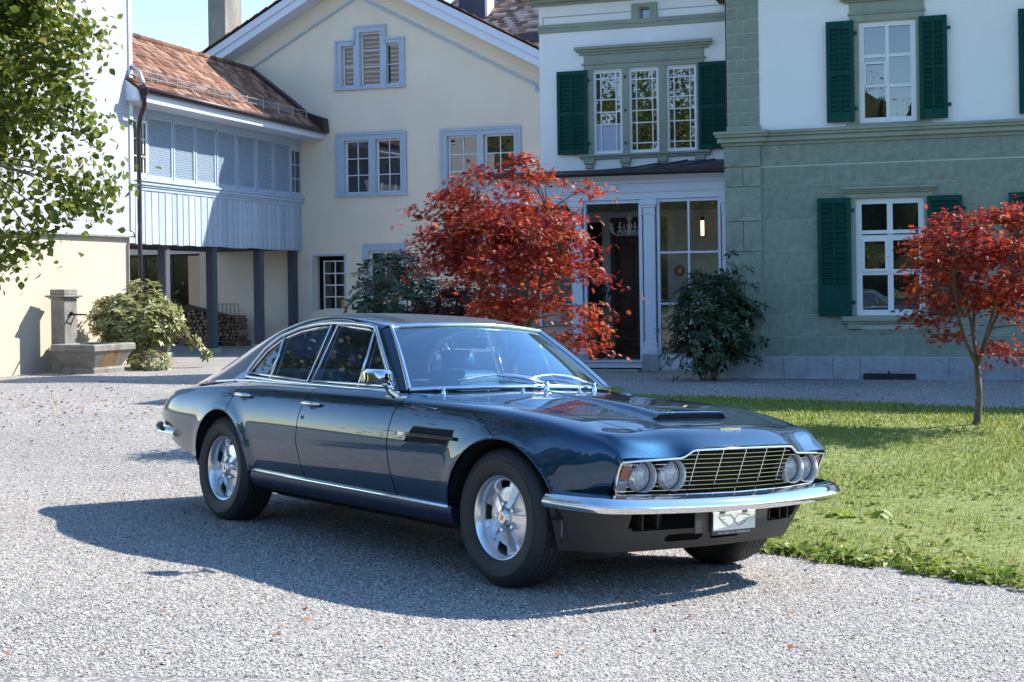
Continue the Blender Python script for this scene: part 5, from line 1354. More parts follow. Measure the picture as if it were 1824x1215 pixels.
# the wood across the meadow, seen only as reflections
def far_wood():
    rg = np.random.default_rng(41); P, Nn, S, T = [], [], [], []
    spots = [(-150 + k * 1.9 + rg.uniform(-1, 1), 0, 0) for k in range(125)]
    spots = [(x, -44 - rg.uniform(0, 14) + 0.0035 * min(x * x, 9000) * (1 if x < 0 else -0.3), rg.uniform(13, 20)) for x, _, _ in spots]
    spots += [(-33 + rg.uniform(-4, 4) - 0.1 * k, -38 + 2.2 * k, rg.uniform(8, 14)) for k in range(23)]
    spots += [(x + rg.uniform(-1, 1), y + rg.uniform(2, 5), rg.uniform(4, 7)) for (x, y, h) in spots if rg.random() < 0.8]
    for (x, y, h) in spots:
        w = rg.uniform(2.8, 4.8); m = 620 if h > 8 else 380
        v = rg.normal(size=(m, 3)); v /= np.linalg.norm(v, axis=1, keepdims=True); rad = rg.uniform(0.75, 1.08, (m, 1))
        P.append(np.array([x, y, h * 0.52]) + v * rad * np.array([w, w, h * 0.5])); Nn.append(v + rg.normal(size=(m, 3)) * 0.6); S.append(rg.uniform(0.10, 0.26, m)); T.append(np.clip(rg.random(m) * 0.7 + rg.uniform(0, 0.3), 0, 1))
    P = np.concatenate(P); V, F, tone = leaf_cloud(P, np.concatenate(Nn), rg.random(len(P)) * 6.28, np.concatenate(S), OVATE_V, OVATE_F, np.concatenate(T))
    th, ph = np.meshgrid(np.linspace(0, 2 * PI, 13), np.linspace(0.02, PI - 0.02, 8), indexing='ij'); I = np.arange(13 * 8).reshape(13, 8)
    cf = np.stack([I[:-1, :-1], I[:-1, 1:], I[1:, 1:], I[1:, :-1]], -1).reshape(-1, 4); cf = np.concatenate([cf[:, [0, 1, 2]], cf[:, [0, 2, 3]]])
    cv, ct, off = [], [], len(V); fs = [F]
    for (x, y, h) in spots:
        w = 3.3; k = 0.8 + 0.12 * np.sin(3 * th + x) * np.sin(2 * ph + y); q = np.stack([x + w * k * np.sin(ph) * np.cos(th), y + w * k * np.sin(ph) * np.sin(th), h * 0.5 + h * 0.48 * k * np.cos(ph)], -1).reshape(-1, 3)
        cv.append(q); ct.append(np.full(len(q), 0.25) + rg.uniform(-.15, .25)); fs.append(cf + off); off += len(q)
    V = np.concatenate([V] + cv); F = np.concatenate(fs); tone = np.concatenate([tone] + ct)
    wl = leafy('wood_leaf', [(0.0, (0.025, 0.035, 0.010)), (0.5, (0.07, 0.085, 0.02)), (0.9, (0.14, 0.13, 0.035)), (1.0, (0.20, 0.15, 0.05))], 0.6, 0.3)
    tag(np_mesh('far_wood', V, F, wl, tone), 'wood along the far side of the meadow', kind='stuff')


far_wood()


# ------------------------------------------------------------------ lawn blades, loose gravel, fallen leaves
def grass():
    rg = np.random.default_rng(51); Vs, Fs, Ts = [], [], []; off = 0
    def field(nb, u0, u1, n0, n1, hgt, wid, tall=False):
        nonlocal off
        u = rg.uniform(u0, u1, nb); n = rg.uniform(n0, n1, nb); a = lawn_front(u) - (0.03 if not tall else 0.0); b = lawn_n(u, LAWN_BACK)
        keep = (n > a) & (n < b); u, n = u[keep], n[keep]
        x = u * CU[0] + n * CN[0]; y = u * CU[1] + n * CN[1]; keep = (np.abs(x / y) < 0.40); x, y = x[keep], y[keep]; k = len(x)
        z = ground_z(x, y) + 0.005
        pat = 0.5 + 0.5 * np.sin(x * 1.9 + 1.5 * np.sin(y * 1.3)) * np.sin(y * 1.6 + np.sin(x * 2.2))
        h = hgt * rg.uniform(0.5, 1.25, k) * (0.75 + 0.5 * pat); th = rg.uniform(0, 2 * PI, k); lean = rg.uniform(0.1, 0.9, k) * h; w = wid * rg.uniform(0.7, 1.3, k)
        dx, dy = np.cos(th), np.sin(th); px, py = -dy * w, dx * w
        b0 = np.stack([x - px, y - py, z], 1); b1 = np.stack([x + px, y + py, z], 1); m0 = np.stack([x - px * .8 + dx * lean * .35, y - py * .8 + dy * lean * .35, z + h * .6], 1); m1 = np.stack([x + px * .8 + dx * lean * .35, y + py * .8 + dy * lean * .35, z + h * .6], 1); tp = np.stack([x + dx * lean, y + dy * lean, z + h], 1)
        V = np.stack([b0, b1, m1, m0, tp], 1).reshape(-1, 3); i = np.arange(k)[:, None] * 5 + off
        F = np.concatenate([i + np.array([0, 1, 2]), i + np.array([0, 2, 3]), i + np.array([3, 2, 4])]); Vs.append(V); Fs.append(F)
        tn = np.clip(rg.normal(0.45, 0.2, k) + (pat - 0.5) * 0.3, 0, 1); dry = rg.random(k) < 0.06; tn[dry] = rg.uniform(0.9, 1.0, dry.sum()); Ts.append(np.repeat(tn, 5)); off += k * 5
    field(110000, -5.1, 4.5, 7.4, 11.2, 0.040, 0.0028)
    field(90000, -5.1, 5.5, 11.2, 15, 0.045, 0.0042)
    field(52000, -5.1, 6.0, 15, 19, 0.050, 0.006)
    # longer tufts along the edge of the gravel and broad-leaved weeds
    us = rg.uniform(-1.35, 1.6, 9000)
    field(1, 0, 0.01, 9, 9.01, 0.05, 0.003)
    V = np.concatenate(Vs); F = np.concatenate(Fs); T = np.concatenate(Ts)
    tag(np_mesh('grass', V, F, M['grass'], T), 'short mown grass of the lawn', kind='stuff')
    # broad leaves (plantain, dandelion, ivy) at the edge
    P, Nn, S, Tn = [], [], [], []
    for k in range(900):
        u = rg.uniform(-1.5, 2.2); e = abs(rg.normal(0, 0.22)) if rg.random() < 0.72 else rg.uniform(0, 4.0); n = float(lawn_front(u)) + e - 0.03
        p = W(u, n); z = float(ground_z(p.x, p.y)); m = rg.integers(3, 7); tn = rg.uniform(0.2, 0.7)
        for q in range(m):
            a = rg.uniform(0, 2 * PI); P.append((p.x + 0.02 * math.cos(a), p.y + 0.02 * math.sin(a), z + rg.uniform(0.01, 0.045))); Nn.append((0.5 * math.cos(a) + rg.normal() * .3, 0.5 * math.sin(a) + rg.normal() * .3, 0.9)); S.append(rg.uniform(0.025, 0.06)); Tn.append(min(0.9, tn + rg.uniform(-.1, .2)))
    for (u, n, s, k) in ((-0.95, 10.2, 0.108, 34), (-0.72, 10.35, 0.101, 26), (-0.42, 9.45, 0.072, 18), (-0.2, 8.9, 0.072, 16), (-0.9, 8.75, 0.079, 26), (-0.62, 8.6, 0.079, 26), (-0.25, 8.4, 0.072, 22), (0.05, 8.25, 0.065, 18)):
        p = W(u, n); z = float(ground_z(p.x, p.y))
        for q in range(k):
            a = rg.uniform(0, 2 * PI); d = rg.uniform(0, 0.16); P.append((p.x + d * math.cos(a), p.y + d * math.sin(a), z + 0.01)); Nn.append((0.8 * math.cos(a), 0.8 * math.sin(a), 0.7)); S.append(s * rg.uniform(0.5, 1.0)); Tn.append(rg.uniform(0.45, 0.8))
    P = np.array(P); V, F, tone = leaf_cloud(P, np.array(Nn), rg.random(len(P)) * 6.28, np.array(S), [(x * 0.8, y, z) for x, y, z in OVATE_V], OVATE_F, np.array(Tn))
    tag(np_mesh('lawn_weeds', V, F, M['grass'], tone), 'broad leaved weeds along the edge of the lawn', kind='stuff')


grass()


def loose_gravel():
    rg = np.random.default_rng(61)
    base = np.array([(1, 0, 0), (0, 1, 0), (-1, 0, 0), (0, -1, 0), (0, 0, 0.75), (0, 0, -0.5)], float); tri = np.array([(0, 1, 4), (1, 2, 4), (2, 3, 4), (3, 0, 4)])
    Vs, Fs, Ts = [], [], []; off = 0
    for (cnt, y0, y1, s0, s1) in ((105000, 5.1, 7.6, 0.0034, 0.0095), (66000, 7.6, 10.5, 0.0042, 0.0105), (36000, 10.5, 15.0, 0.006, 0.013), (20000, 15.0, 26.0, 0.010, 0.020)):
        y = y0 + (y1 - y0) * np.sqrt(rg.random(cnt)) if False else rg.uniform(y0, y1, cnt); x = rg.uniform(-0.40, 0.40, cnt) * y
        u = x * CU[0] + y * CU[1]; n = x * CN[0] + y * CN[1]
        on_lawn = (u > -5.1) & (n > lawn_front(u) + 0.02) & (n < lawn_n(u, LAWN_BACK)); k_ = ~on_lawn; x, y = x[k_], y[k_]; k = len(x)
        s = s0 + (s1 - s0) * rg.random(k) ** 1.8; th = rg.uniform(0, 2 * PI, k); c, q = np.cos(th), np.sin(th)
        B = base[None] * rg.uniform(0.6, 1.15, (k, 6, 1)) * np.stack([rg.uniform(0.8, 1.4, k), rg.uniform(0.6, 1.0, k), rg.uniform(0.5, 1.0, k)], 1)[:, None, :]
        t1 = rg.normal(0, 0.35, (k, 1)); B[:, :, 2] += B[:, :, 0] * t1
        V = np.stack([B[:, :, 0] * c[:, None] - B[:, :, 1] * q[:, None], B[:, :, 0] * q[:, None] + B[:, :, 1] * c[:, None], B[:, :, 2]], -1) * s[:, None, None]
        z = ground_z(x, y) + 0.012 * np.sin(x * 1.7 + 1.3 * np.sin(y * 0.9)) * np.sin(y * 1.1 + 0.4) + s * 0.2
        V += np.stack([x, y, z], 1)[:, None]
        Vs.append(V.reshape(-1, 3)); Fs.append((np.arange(k)[:, None, None] * 6 + tri[None]).reshape(-1, 3) + off); off += k * 6
        tn = np.clip(rg.normal(0.5, 0.24, k), 0, 0.93); br = rg.random(k) < 0.03; tn[br] = 1.0; Ts.append(np.repeat(tn, 6))
    tag(np_mesh('loose_gravel', np.concatenate(Vs), np.concatenate(Fs), M['pebble'], np.concatenate(Ts)), 'loose grey stones on the drive', kind='stuff')


loose_gravel()


def litter():
    rg = np.random.default_rng(71); P, S = [], []
    for k in range(620):
        if k < 330: x, y = rg.normal(-6.6, 1.4), rg.normal(18.6, 2.4)
        elif k < 375: x = rg.uniform(-2.5, 3.2); y = rg.uniform(5.3, 7.6)
        elif k < 560: u = rg.uniform(-1.4, 1.5); p = W(u, float(lawn_front(u)) + abs(rg.normal(0, 0.5)) - 0.05); x, y = p.x, p.y
        else: x, y = rg.normal(4.9, 0.8), rg.normal(14.4, 0.5)
        P.append((x, y, float(ground_z(x, y)) + rg.uniform(0.012, 0.05 if k > 430 else 0.022))); S.append(rg.uniform(0.018, 0.036) if k >= 330 else rg.uniform(0.03, 0.06))
    P = np.array(P); V, F, tone = leaf_cloud(P, rg.normal(size=(len(P), 3)) * 0.35 + np.array([0, 0, 1]), rg.random(len(P)) * 6.28, np.array(S), OVATE_V, OVATE_F, rg.random(len(P)))
    tag(np_mesh('fallen_leaves', V, F, M['litter'], tone), 'dry fallen leaves scattered on gravel and lawn', kind='stuff')


litter()

# ================================================================== the car (its own frame: x forwards from the front axle, y to its left, z up)
def paint_material():
    t = NT('blue_metallic_paint')
    fl = t.n('ShaderNodeTexVoronoi', feature='F1'); fl.inputs['Scale'].default_value = 900; t.l(t.coord('Object'), fl.inputs['Vector'])
    lw = t.n('ShaderNodeLayerWeight'); lw.inputs[0].default_value = 0.35
    c = t.mix(lw.outputs['Facing'], (0.0002, 0.036, 0.092), (0.0001, 0.004, 0.022))
    sp = t.n('ShaderNodeSeparateColor'); t.l(fl.outputs['Color'], sp.inputs[0])
    c = t.mix(t.ramp(sp.outputs[0], [(0.80, (0, 0, 0)), (1.0, (0.5, 0.5, 0.5))]), c, (0.02, 0.20, 0.36))
    p = t.bsdf(c, 0.37, 0.92, None, 0.3)
    p.inputs['Coat Weight'].default_value = 1.0; p.inputs['Coat Roughness'].default_value = 0.012; p.inputs['Coat IOR'].default_value = 1.62
    return t.done(p)


M['paint'] = paint_material()
M['chrome'] = simple('chrome', (0.82, 0.83, 0.84), 0.035, 1.0, var=0.02, scale=8)
M['chrome_dull'] = simple('polished_trim', (0.75, 0.76, 0.78), 0.12, 1.0, var=0.03, scale=8)
M['alloy'] = simple('cast_alloy', (0.80, 0.81, 0.83), 0.27, 0.92, var=0.06, scale=14, bump=0.03)
M['rubber'] = simple('tyre_rubber', (0.022, 0.023, 0.025), 0.62, var=0.2, scale=18, bump=0.12, bscale=120)
M['black_plastic'] = simple('satin_black', (0.036, 0.034, 0.034), 0.48, var=0.15, scale=8, bump=0.05)
M['void'] = simple('under_car_black', (0.006, 0.006, 0.007), 0.9)
M['vinyl'] = simple('black_vinyl', (0.03, 0.03, 0.034), 0.5, var=0.2, scale=20, bump=0.4, bscale=140)
M['leather'] = simple('blue_leather', (0.04, 0.19, 0.36), 0.45, var=0.15, scale=8, bump=0.15)
M['headlining'] = simple('pale_headlining', (0.42, 0.43, 0.42), 0.8)
M['dash'] = simple('dark_blue_dash', (0.015, 0.035, 0.06), 0.5)
M['car_glass'] = clear_glass('car_side_glass', (0.66, 0.90, 0.98), 0.72, ior=1.52, haze_sheen=0.02)
M['screen_glass'] = clear_glass('windscreen_glass', (0.80, 0.93, 0.98), 0.72, ior=2.4, haze_sheen=0.02, gtint=(0.58, 0.86, 1.0))  # the sky's blue is put into the colour of its reflections
M['satin_silver'] = simple('satin_silver', (0.86, 0.87, 0.88), 0.25, 0.8, var=0.03)
M['lens'] = clear_glass('lamp_lens', (0.98, 0.99, 1.0), 0.95, ior=1.5, haze_sheen=0.30)  # whitish diffuse part paints reflected brightness onto the lens
def fluted():
    t = NT('lamp_bowl'); wv = t.n('ShaderNodeTexWave', wave_type='BANDS', bands_direction='Y'); wv.inputs['Scale'].default_value = 40; t.l(t.coord('Object'), wv.inputs['Vector'])
    return t.done(t.bsdf((0.92, 0.93, 0.94), 0.12, 0.85, t.bump(wv.outputs['Fac'], 0.5, 0.004)))


M['bowl'] = fluted()
M['amber'] = simple('indicator_lens', (0.34, 0.12, 0.075), 0.15, spec=0.7)
M['clear_lens'] = simple('side_lamp_lens', (0.38, 0.38, 0.38), 0.12, spec=0.8)
M['plate_white'] = simple('plate_white', (0.72, 0.73, 0.71), 0.4, var=0.02)
M['ink_green'] = simple('plate_green', (0.01, 0.14, 0.06), 0.5)
M['sill'] = simple('dusty_sill', (0.012, 0.026, 0.06), 0.42, 0.35, var=0.4, scale=22, bump=0.08)

car = empty('parked_car', CAR_M.translation)
car.matrix_world = CAR_M
tag(car, 'dark metallic blue four door saloon with chrome trim parked on the gravel', 'car')
CAR_P = []


def cpart(mb, name, m, parent=None, **kw):
    return mb.build(name, m, parent or car, **kw)


def spl(xk, yk):
    """natural cubic spline"""
    xk = np.asarray(xk, float); yk = np.asarray(yk, float); o = np.argsort(xk); xk, yk = xk[o], yk[o]; n = len(xk); h = np.diff(xk)
    sh = yk.shape[1:]; A = np.zeros((n, n)); R = np.zeros((n,) + sh); A[0, 0] = A[-1, -1] = 1
    for i in range(1, n - 1):
        A[i, i - 1], A[i, i], A[i, i + 1] = h[i - 1], 2 * (h[i - 1] + h[i]), h[i]; R[i] = 6 * ((yk[i + 1] - yk[i]) / h[i] - (yk[i] - yk[i - 1]) / h[i - 1])
    m = np.linalg.solve(A, R.reshape(n, -1)).reshape((n,) + sh)
    def f(x):
        x = np.asarray(x, float); i = np.clip(np.searchsorted(xk, x) - 1, 0, n - 2)
        a, b, hh = xk[i + 1] - x, x - xk[i], h[i]
        a, b, hh = (q.reshape(q.shape + (1,) * len(sh)) for q in (a, b, hh))
        return (m[i] * a ** 3 + m[i + 1] * b ** 3) / (6 * hh) + (yk[i] / hh - m[i] * hh / 6) * a + (yk[i + 1] / hh - m[i + 1] * hh / 6) * b
    return f


f_w = spl([-3.97, -3.8, -3.5, -3.2, -2.9, -2.4, -1.6, -0.8, -0.3, 0.0, 0.3, 0.5, 0.62, 0.74], [0.77, 0.825, 0.868, 0.887, 0.895, 0.893, 0.890, 0.887, 0.888, 0.890, 0.874, 0.842, 0.806, 0.752])
f_zc = spl([-3.97, -3.88, -3.7, -3.45, -3.2, -2.9, -2.5, -2.0, -1.5, -1.0, -0.7, -0.38, -0.13, 0.107, 0.332, 0.545, 0.70, 0.80], [0.735, 0.775, 0.822, 0.850, 0.868, 0.884, 0.893, 0.896, 0.897, 0.895, 0.893, 0.887, 0.880, 0.866, 0.837, 0.795, 0.753, 0.715])
f_zb = spl([-3.97, -3.75, -3.45, -3.2, -2.4, -0.3, 0.4, 0.74], [0.55, 0.485, 0.415, 0.385, 0.366, 0.360, 0.40, 0.43])
f_cen = spl([-3.97, -3.85, -3.6, -3.2, -2.0, -0.95, -0.75, -0.4, 0.0, 0.3, 0.48, 0.65, 0.75, 0.86], [0.752, 0.822, 0.872, 0.905, 0.93, 0.952, 0.945, 0.926, 0.897, 0.867, 0.842, 0.802, 0.770, 0.735])
G_ = np.array([0, 0.20, 0.40, 0.57, 0.73, 0.87, 0.957, 1.0]); K_ = np.array([0.962, 0.985, 0.997, 1.0, 0.992, 0.971, 0.943, 0.902])
NOSE = np.array([(0.60, 0.700, 0.40), (0.63, 0.718, 0.44), (0.655, 0.730, 0.49), (0.683, 0.735, 0.54), (0.708, 0.737, 0.59), (0.733, 0.737, 0.64), (0.747, 0.735, 0.672), (0.754, 0.722, 0.688), (0.784, 0.58, 0.690), (0.822, 0.42, 0.697), (0.851, 0.33, 0.733), (0.866, 0.0, 0.739)])


def section(x):
    x = float(x); w, zc, zb = float(f_w(x)), float(f_zc(x)), float(f_zb(x)); P = np.zeros((12, 3)); P[:, 0] = x
    P[:8, 2] = zb + (zc - zb) * G_; P[:8, 1] = w * K_
    d = np.interp(x, [-3.4, -2.9, -0.95, -0.80], [0, 1, 1, 0])             # door belt
    r = np.interp(x, [-3.97, -3.4], [1, 0])
    P[7, 1] = w * K_[7] + 0.012 * d
    yb = np.interp(x, [-3.97, -3.6, -3.2, -2.85, -2.6, -0.9, -0.6, 0.2, 0.74], [0.60, 0.66, 0.71, 0.742, 0.757, 0.757, 0.735, 0.73, 0.65])
    zin = zc + 0.010 + 0.020 * d - 0.004 * r
    P[8, 1:] = (yb, zin)
    c = float(f_cen(x)); P[9, 1:] = (np.interp(x, [-1.0, -0.7, 0.3, 0.74], [0.62, 0.615, 0.61, 0.46]), zin + (c - zin) * np.interp(x, [-0.9, 0.3, 0.66, 0.8], [0.30, 0.22, 0.10, 0.05])); P[10, 1:] = (0.30, zin + (c - zin) * np.interp(x, [0.3, 0.7], [0.84, 0.93])); P[11, 1:] = (0, c)
    return P


XS = [-3.97, -3.93, -3.85, -3.7, -3.5, -3.25, -3.0, -2.7, -2.3, -1.9, -1.5, -1.15, -0.9, -0.65, -0.4, -0.15, 0.1, 0.28, 0.42, 0.54, 0.64]
TAB = [section(x) for x in XS]
for k, b in ((-4, 0.12), (-3, 0.30), (-2, 0.55), (-1, 0.80)):
    TAB[k] = TAB[k].copy(); TAB[k][:, 0] += b * (NOSE[:, 0] - 0.735) * np.array([0.6, 0.7, 0.8, .9, 1, 1, 1, 1, 1, 1, 1, 1])
TAB.append(NOSE)
TAB = np.array(TAB); UK = np.array(XS + [0.745])
SU = spl(UK, TAB)
T_SUB = 6
TT = np.linspace(0, 11, 11 * T_SUB + 1)


def surf_rows(us):
    C = SU(us)                                     # (n,12,3)
    out = np.zeros((len(us), len(TT), 3))
    f = spl(np.arange(12), np.transpose(C, (1, 0, 2)).reshape(12, -1)); out = f(TT).reshape(len(TT), len(us), 3)
    return np.transpose(out, (1, 0, 2))


SEAM_FD = ([0.30, 0.371, 0.506, 0.653, 0.805, 0.906, 0.95], [-0.855, -0.866, -0.919, -0.942, -0.914, -0.865, -0.84])
SEAM_SP = ([0.30, 0.38, 0.427, 0.586, 0.73, 0.896, 0.95], [-1.81, -1.817, -1.852, -1.903, -1.889, -1.834, -1.82])
SEAM_RD = ([0.30, 0.60, 0.70, 0.752, 0.80, 0.909, 0.95], [-2.75, -2.75, -2.765, -2.769, -2.745, -2.666, -2.64])
cols = np.unique(np.round(np.concatenate([np.linspace(-3.97, -3.6, 22), np.linspace(-3.6, -0.7, 150), np.linspace(-0.7, 0.60, 70), np.linspace(0.60, 0.745, 12)]), 5))
seams = []
for (zs, xs_), x0 in ((SEAM_FD, -0.90), (SEAM_SP, -1.86), (SEAM_RD, -2.74)):
    i = int(np.argmin(np.abs(cols - x0))); cols[i] = x0; seams.append((i, zs, xs_, x0))
i_hood = int(np.argmin(np.abs(cols - 0.585)))
S0 = surf_rows(cols)
# warp the columns so that the door gaps lie on grid lines, then re-evaluate the surface there
Xw = np.repeat(cols[:, None], len(TT), 1)
for i, zs, xs_, x0 in seams:
    fall = np.clip(1 - np.abs(cols - x0) / 0.20, 0, 1)[:, None]; Xw += fall * (np.interp(S0[:, :, 2], zs, xs_) - x0)
S1 = np.zeros_like(S0)
for j in range(len(TT)):
    C = SU(Xw[:, j]); f = spl(np.arange(12), np.transpose(C, (1, 0, 2)).reshape(12, -1)); S1[:, j] = f(TT[j]).reshape(len(cols), 3)
ARCH = ((0.028, 0.335, 0.430, 0.405), (-2.865, 0.335, 0.372, 0.400))


def rho(P, a):
    return np.sqrt(((P[..., 0] - a[0]) / a[2]) ** 2 + ((P[..., 2] - a[1]) / a[3]) ** 2)


def side_y(x, z):
    """half width of the body side at (x, z)"""
    C = SU(np.array([x]))[0]; q = spl(np.arange(12), C)(np.linspace(0, 7.6, 120)); y = float(np.interp(z, q[:, 2], q[:, 1]))
    for a in ARCH:
        r_ = math.sqrt(((x - a[0]) / a[2]) ** 2 + ((z - a[1]) / a[3]) ** 2)
        if r_ < 1.6: y += 0.011 * math.exp(-((r_ - 1) / 0.13) ** 2)
    return y


side = np.arange(len(TT)) <= 7 * T_SUB
for a in ARCH:
    r_ = rho(S1, a); m = side[None, :] & (r_ < 1.6) & (S1[:, :, 2] > 0.3)
    S1[:, :, 1] += np.where(m, 0.011 * np.exp(-((r_ - 1.0) / 0.13) ** 2), 0)
ny, nt = S1.shape[:2]
quad_ok = np.ones((ny - 1, nt - 1), bool)
for a in ARCH:
    r_ = rho(S1, a); ins = (r_ < 1.0) & side[None, :]
    q_in = ins[:-1, :-1] & ins[1:, :-1] & ins[1:, 1:] & ins[:-1, 1:]
    quad_ok &= ~q_in
    used = np.zeros((ny, nt), bool); used[:-1, :-1] |= quad_ok; used[1:, :-1] |= quad_ok; used[1:, 1:] |= quad_ok; used[:-1, 1:] |= quad_ok
    for i, j in zip(*np.where(used & ins)):
        p = S1[i, j]; x = a[0] + (p[0] - a[0]) / r_[i, j]; z = a[1] + (p[2] - a[1]) / r_[i, j]
        S1[i, j] = (x, side_y(x, z), z)
cx = S1[:-1, :-1, 0] * 0.5 + S1[1:, 1:, 0] * 0.5; cy = S1[:-1, :-1, 1] * 0.5 + S1[1:, 1:, 1] * 0.5
tj = np.arange(nt - 1)[None, :].repeat(ny - 1, 0); ui = np.arange(ny - 1)[:, None].repeat(nt - 1, 1)
cab = (tj >= 8 * T_SUB) & (cx > -3.62) & (cx < -0.745 - 0.22 * (cy / 0.75) ** 2)
quad_ok &= ~cab
iFD, iSP, iRD = seams[0][0], seams[1][0], seams[2][0]
HOOD = (tj >= 9 * T_SUB) & (ui >= 0) & (cx > -1.2) & (ui < i_hood)
PAN = np.full((ny - 1, nt - 1), 'rear_bodywork', dtype=object)
PAN[ui >= iFD] = 'front_bodywork'
PAN[(ui >= iSP) & (ui < iFD)] = 'front_door'
PAN[(ui >= iRD) & (ui < iSP)] = 'rear_door'
PAN[HOOD] = 'bonnet'
PAN[(tj >= 8.5 * T_SUB) & (cx < -3.62) & (cx > -3.9)] = 'boot_lid'


def panel_mesh(name, mask, mirror, both=False, skirt=0.018, gap=0.0042, m=None):
    """panel from grid quads: rim pulled back for the gap and folded inwards"""
    bm = bmesh.new(); vm = {}
    def vert(i, j, s):
        p = S1[i, j]; key = (i, j, s if abs(p[1]) > 1e-5 else 1)
        if key not in vm: vm[key] = bm.verts.new((p[0], -p[1] * key[2] if abs(p[1]) > 1e-5 else 0.0, p[2]))
        return vm[key]
    for s in ((1, -1) if both else ((-1,) if mirror else (1,))):
        for i, j in zip(*np.where(mask & quad_ok)):
            q = [vert(i, j, s), vert(i + 1, j, s), vert(i + 1, j + 1, s), vert(i, j + 1, s)]
            if s < 0: q = q[::-1]
            try: bm.faces.new(q)
            except ValueError: pass
    bm.normal_update(); bm.verts.ensure_lookup_table()
    bnd = [e for e in bm.edges if e.is_boundary]; bv = {v for e in bnd for v in e.verts}
    mv = {}
    for v in bv:
        c = Vector((0, 0, 0))
        for f in v.link_faces: c += f.calc_center_median()
        c /= len(v.link_faces); d = (c - v.co); d -= v.normal * d.dot(v.normal)
        mv[v] = d.normalized() * gap if d.length > 1e-7 else Vector()
    nin = {v: v.normal.copy() for v in bv}
    for v, d in mv.items(): v.co += d
    low = {v: bm.verts.new(v.co - nin[v] * skirt) for v in bv}
    for e in bnd:
        a, b = e.verts; f = e.link_faces[0]; vs = list(f.verts); k = vs.index(a)
        if vs[(k + 1) % len(vs)] is b: a, b = b, a
        try: nf = bm.faces.new((a, b, low[b], low[a]))
        except ValueError: continue
    bm.normal_update()
    for f in bm.faces: f.smooth = True
    for e in bnd: e.smooth = False
    me = bpy.data.meshes.new(name); bm.to_mesh(me); bm.free(); me.materials.append(m or M['paint'])
    return link_mesh(name, me, car)


front_body = panel_mesh('front_bodywork', PAN == 'front_bodywork', False, True)
rear_body = panel_mesh('rear_bodywork', PAN == 'rear_bodywork', False, True)
bonnet = panel_mesh('bonnet', PAN == 'bonnet', False, True)
panel_mesh('boot_lid', PAN == 'boot_lid', False, True)
DOORS = {}
for nm in ('front_door', 'rear_door'):
    for s in (False, True): DOORS[(nm, s)] = panel_mesh(nm, PAN == nm, s)
# tail panel closes the rear end
tp = np.zeros((nt, 9, 3))
for j in range(nt):
    p = S1[0, j]
    for k in range(9):
        s = 1 - 2 * k / 8; tp[j, k] = (p[0] - 0.05 * (1 - s * s) * (0.5 + 0.5 * (p[2] > 0.6)), p[1] * s, p[2] + 0.012 * (1 - s * s) * (j > 40))
mb = MB(); mb.grid(tp); cpart(mb, 'tail_panel', M['paint'], smooth=True)


def hood_z(x, y):
    js = range(7 * T_SUB, nt); Y = []; Zz = []
    for j in js:
        xs_ = S1[:, j, 0]; Y.append(np.interp(x, xs_, S1[:, j, 1])); Zz.append(np.interp(x, xs_, S1[:, j, 2]))
    Y, Zz = np.array(Y), np.array(Zz); o = np.argsort(Y); return float(np.interp(abs(y), Y[o], Zz[o]))


# bonnet scoop
def scoop():
    xs = np.linspace(-0.66, 0.475, 24); P = []
    for x in xs:
        f = (x + 0.66) / 1.135; hw = 0.035 + 0.215 * f ** 1.1; h = 0.003 + 0.025 * min(1, f * 1.25) ** 1.3; row = []
        for (yy, hh) in ((-1.10, -0.01), (-1.03, 0.12), (-0.985, 0.62), (-0.93, 0.93), (-0.8, 1.0), (-0.4, 1.0), (0, 1.0), (0.4, 1.0), (0.8, 1.0), (0.93, 0.93), (0.985, 0.62), (1.03, 0.12), (1.10, -0.01)):
            y = hw * yy; row.append((x, y, hood_z(x, y) + h * hh + 0.001))
        P.append(row)
    P = np.array(P); mb = MB(); mb.grid(P)
    last = P[-1].copy(); back = last.copy(); back[:, 0] -= 0.004; back[2:11, 2] -= 0.009; back[:, 1] *= 0.975
    mb.grid(np.array([last, back]))
    sc = cpart(mb, 'bonnet_scoop', M['paint'], bonnet, smooth=True)
    mth = MB(); a = P[-1]; q = [(0.466, y, z - 0.004) for (x, y, z) in a[1:12]]; lowr = [(0.466, y, hood_z(0.47, y) + 0.002) for (x, y, z) in a[1:12]]
    mth.grid(np.array([q, lowr])); mth.build('scoop_mouth', M['void'], bonnet)
    rim = MB(); rim.tube([(0.475, y, z + 0.001) for (x, y, z) in a[1:12]], 0.0028, 6); rim.build('scoop_rim', M['paint'], bonnet, smooth=True)


scoop()
# ---------------------------------------------------------------- roof, pillars and glass
def gy(x, z):
    return 0.757 - 0.155 * (z - 0.925) / 0.365 - 0.10 * max(0.0, -2.62 - x)


DLO = [(-1.06, 0.924), (-1.20, 1.038), (-1.34, 1.152), (-1.46, 1.252), (-1.50, 1.278), (-1.56, 1.288), (-1.75, 1.299), (-1.99, 1.302), (-2.17, 1.292), (-2.34, 1.268), (-2.54, 1.214), (-2.69, 1.132), (-2.785, 1.040), (-2.825, 0.985), (-2.828, 0.958), (-2.80, 0.942), (-2.40, 0.933), (-1.98, 0.926), (-1.50, 0.923)]
R_X = [-1.425, -1.75, -2.0, -2.3, -2.63, -2.9, -3.12, -3.45, -3.82]
R_Y = [0.578, 0.592, 0.594, 0.587, 0.572, 0.562, 0.556, 0.556, 0.585]
R_Z = [1.290, 1.327, 1.335, 1.318, 1.257, 1.180, 1.112, 0.990, 0.856]
C_X = [-1.29, -1.7, -2.0, -2.32, -2.66, -2.93, -3.15, -3.48, -3.86]
C_Z = [1.312, 1.346, 1.356, 1.350, 1.308, 1.232, 1.160, 1.032, 0.872]
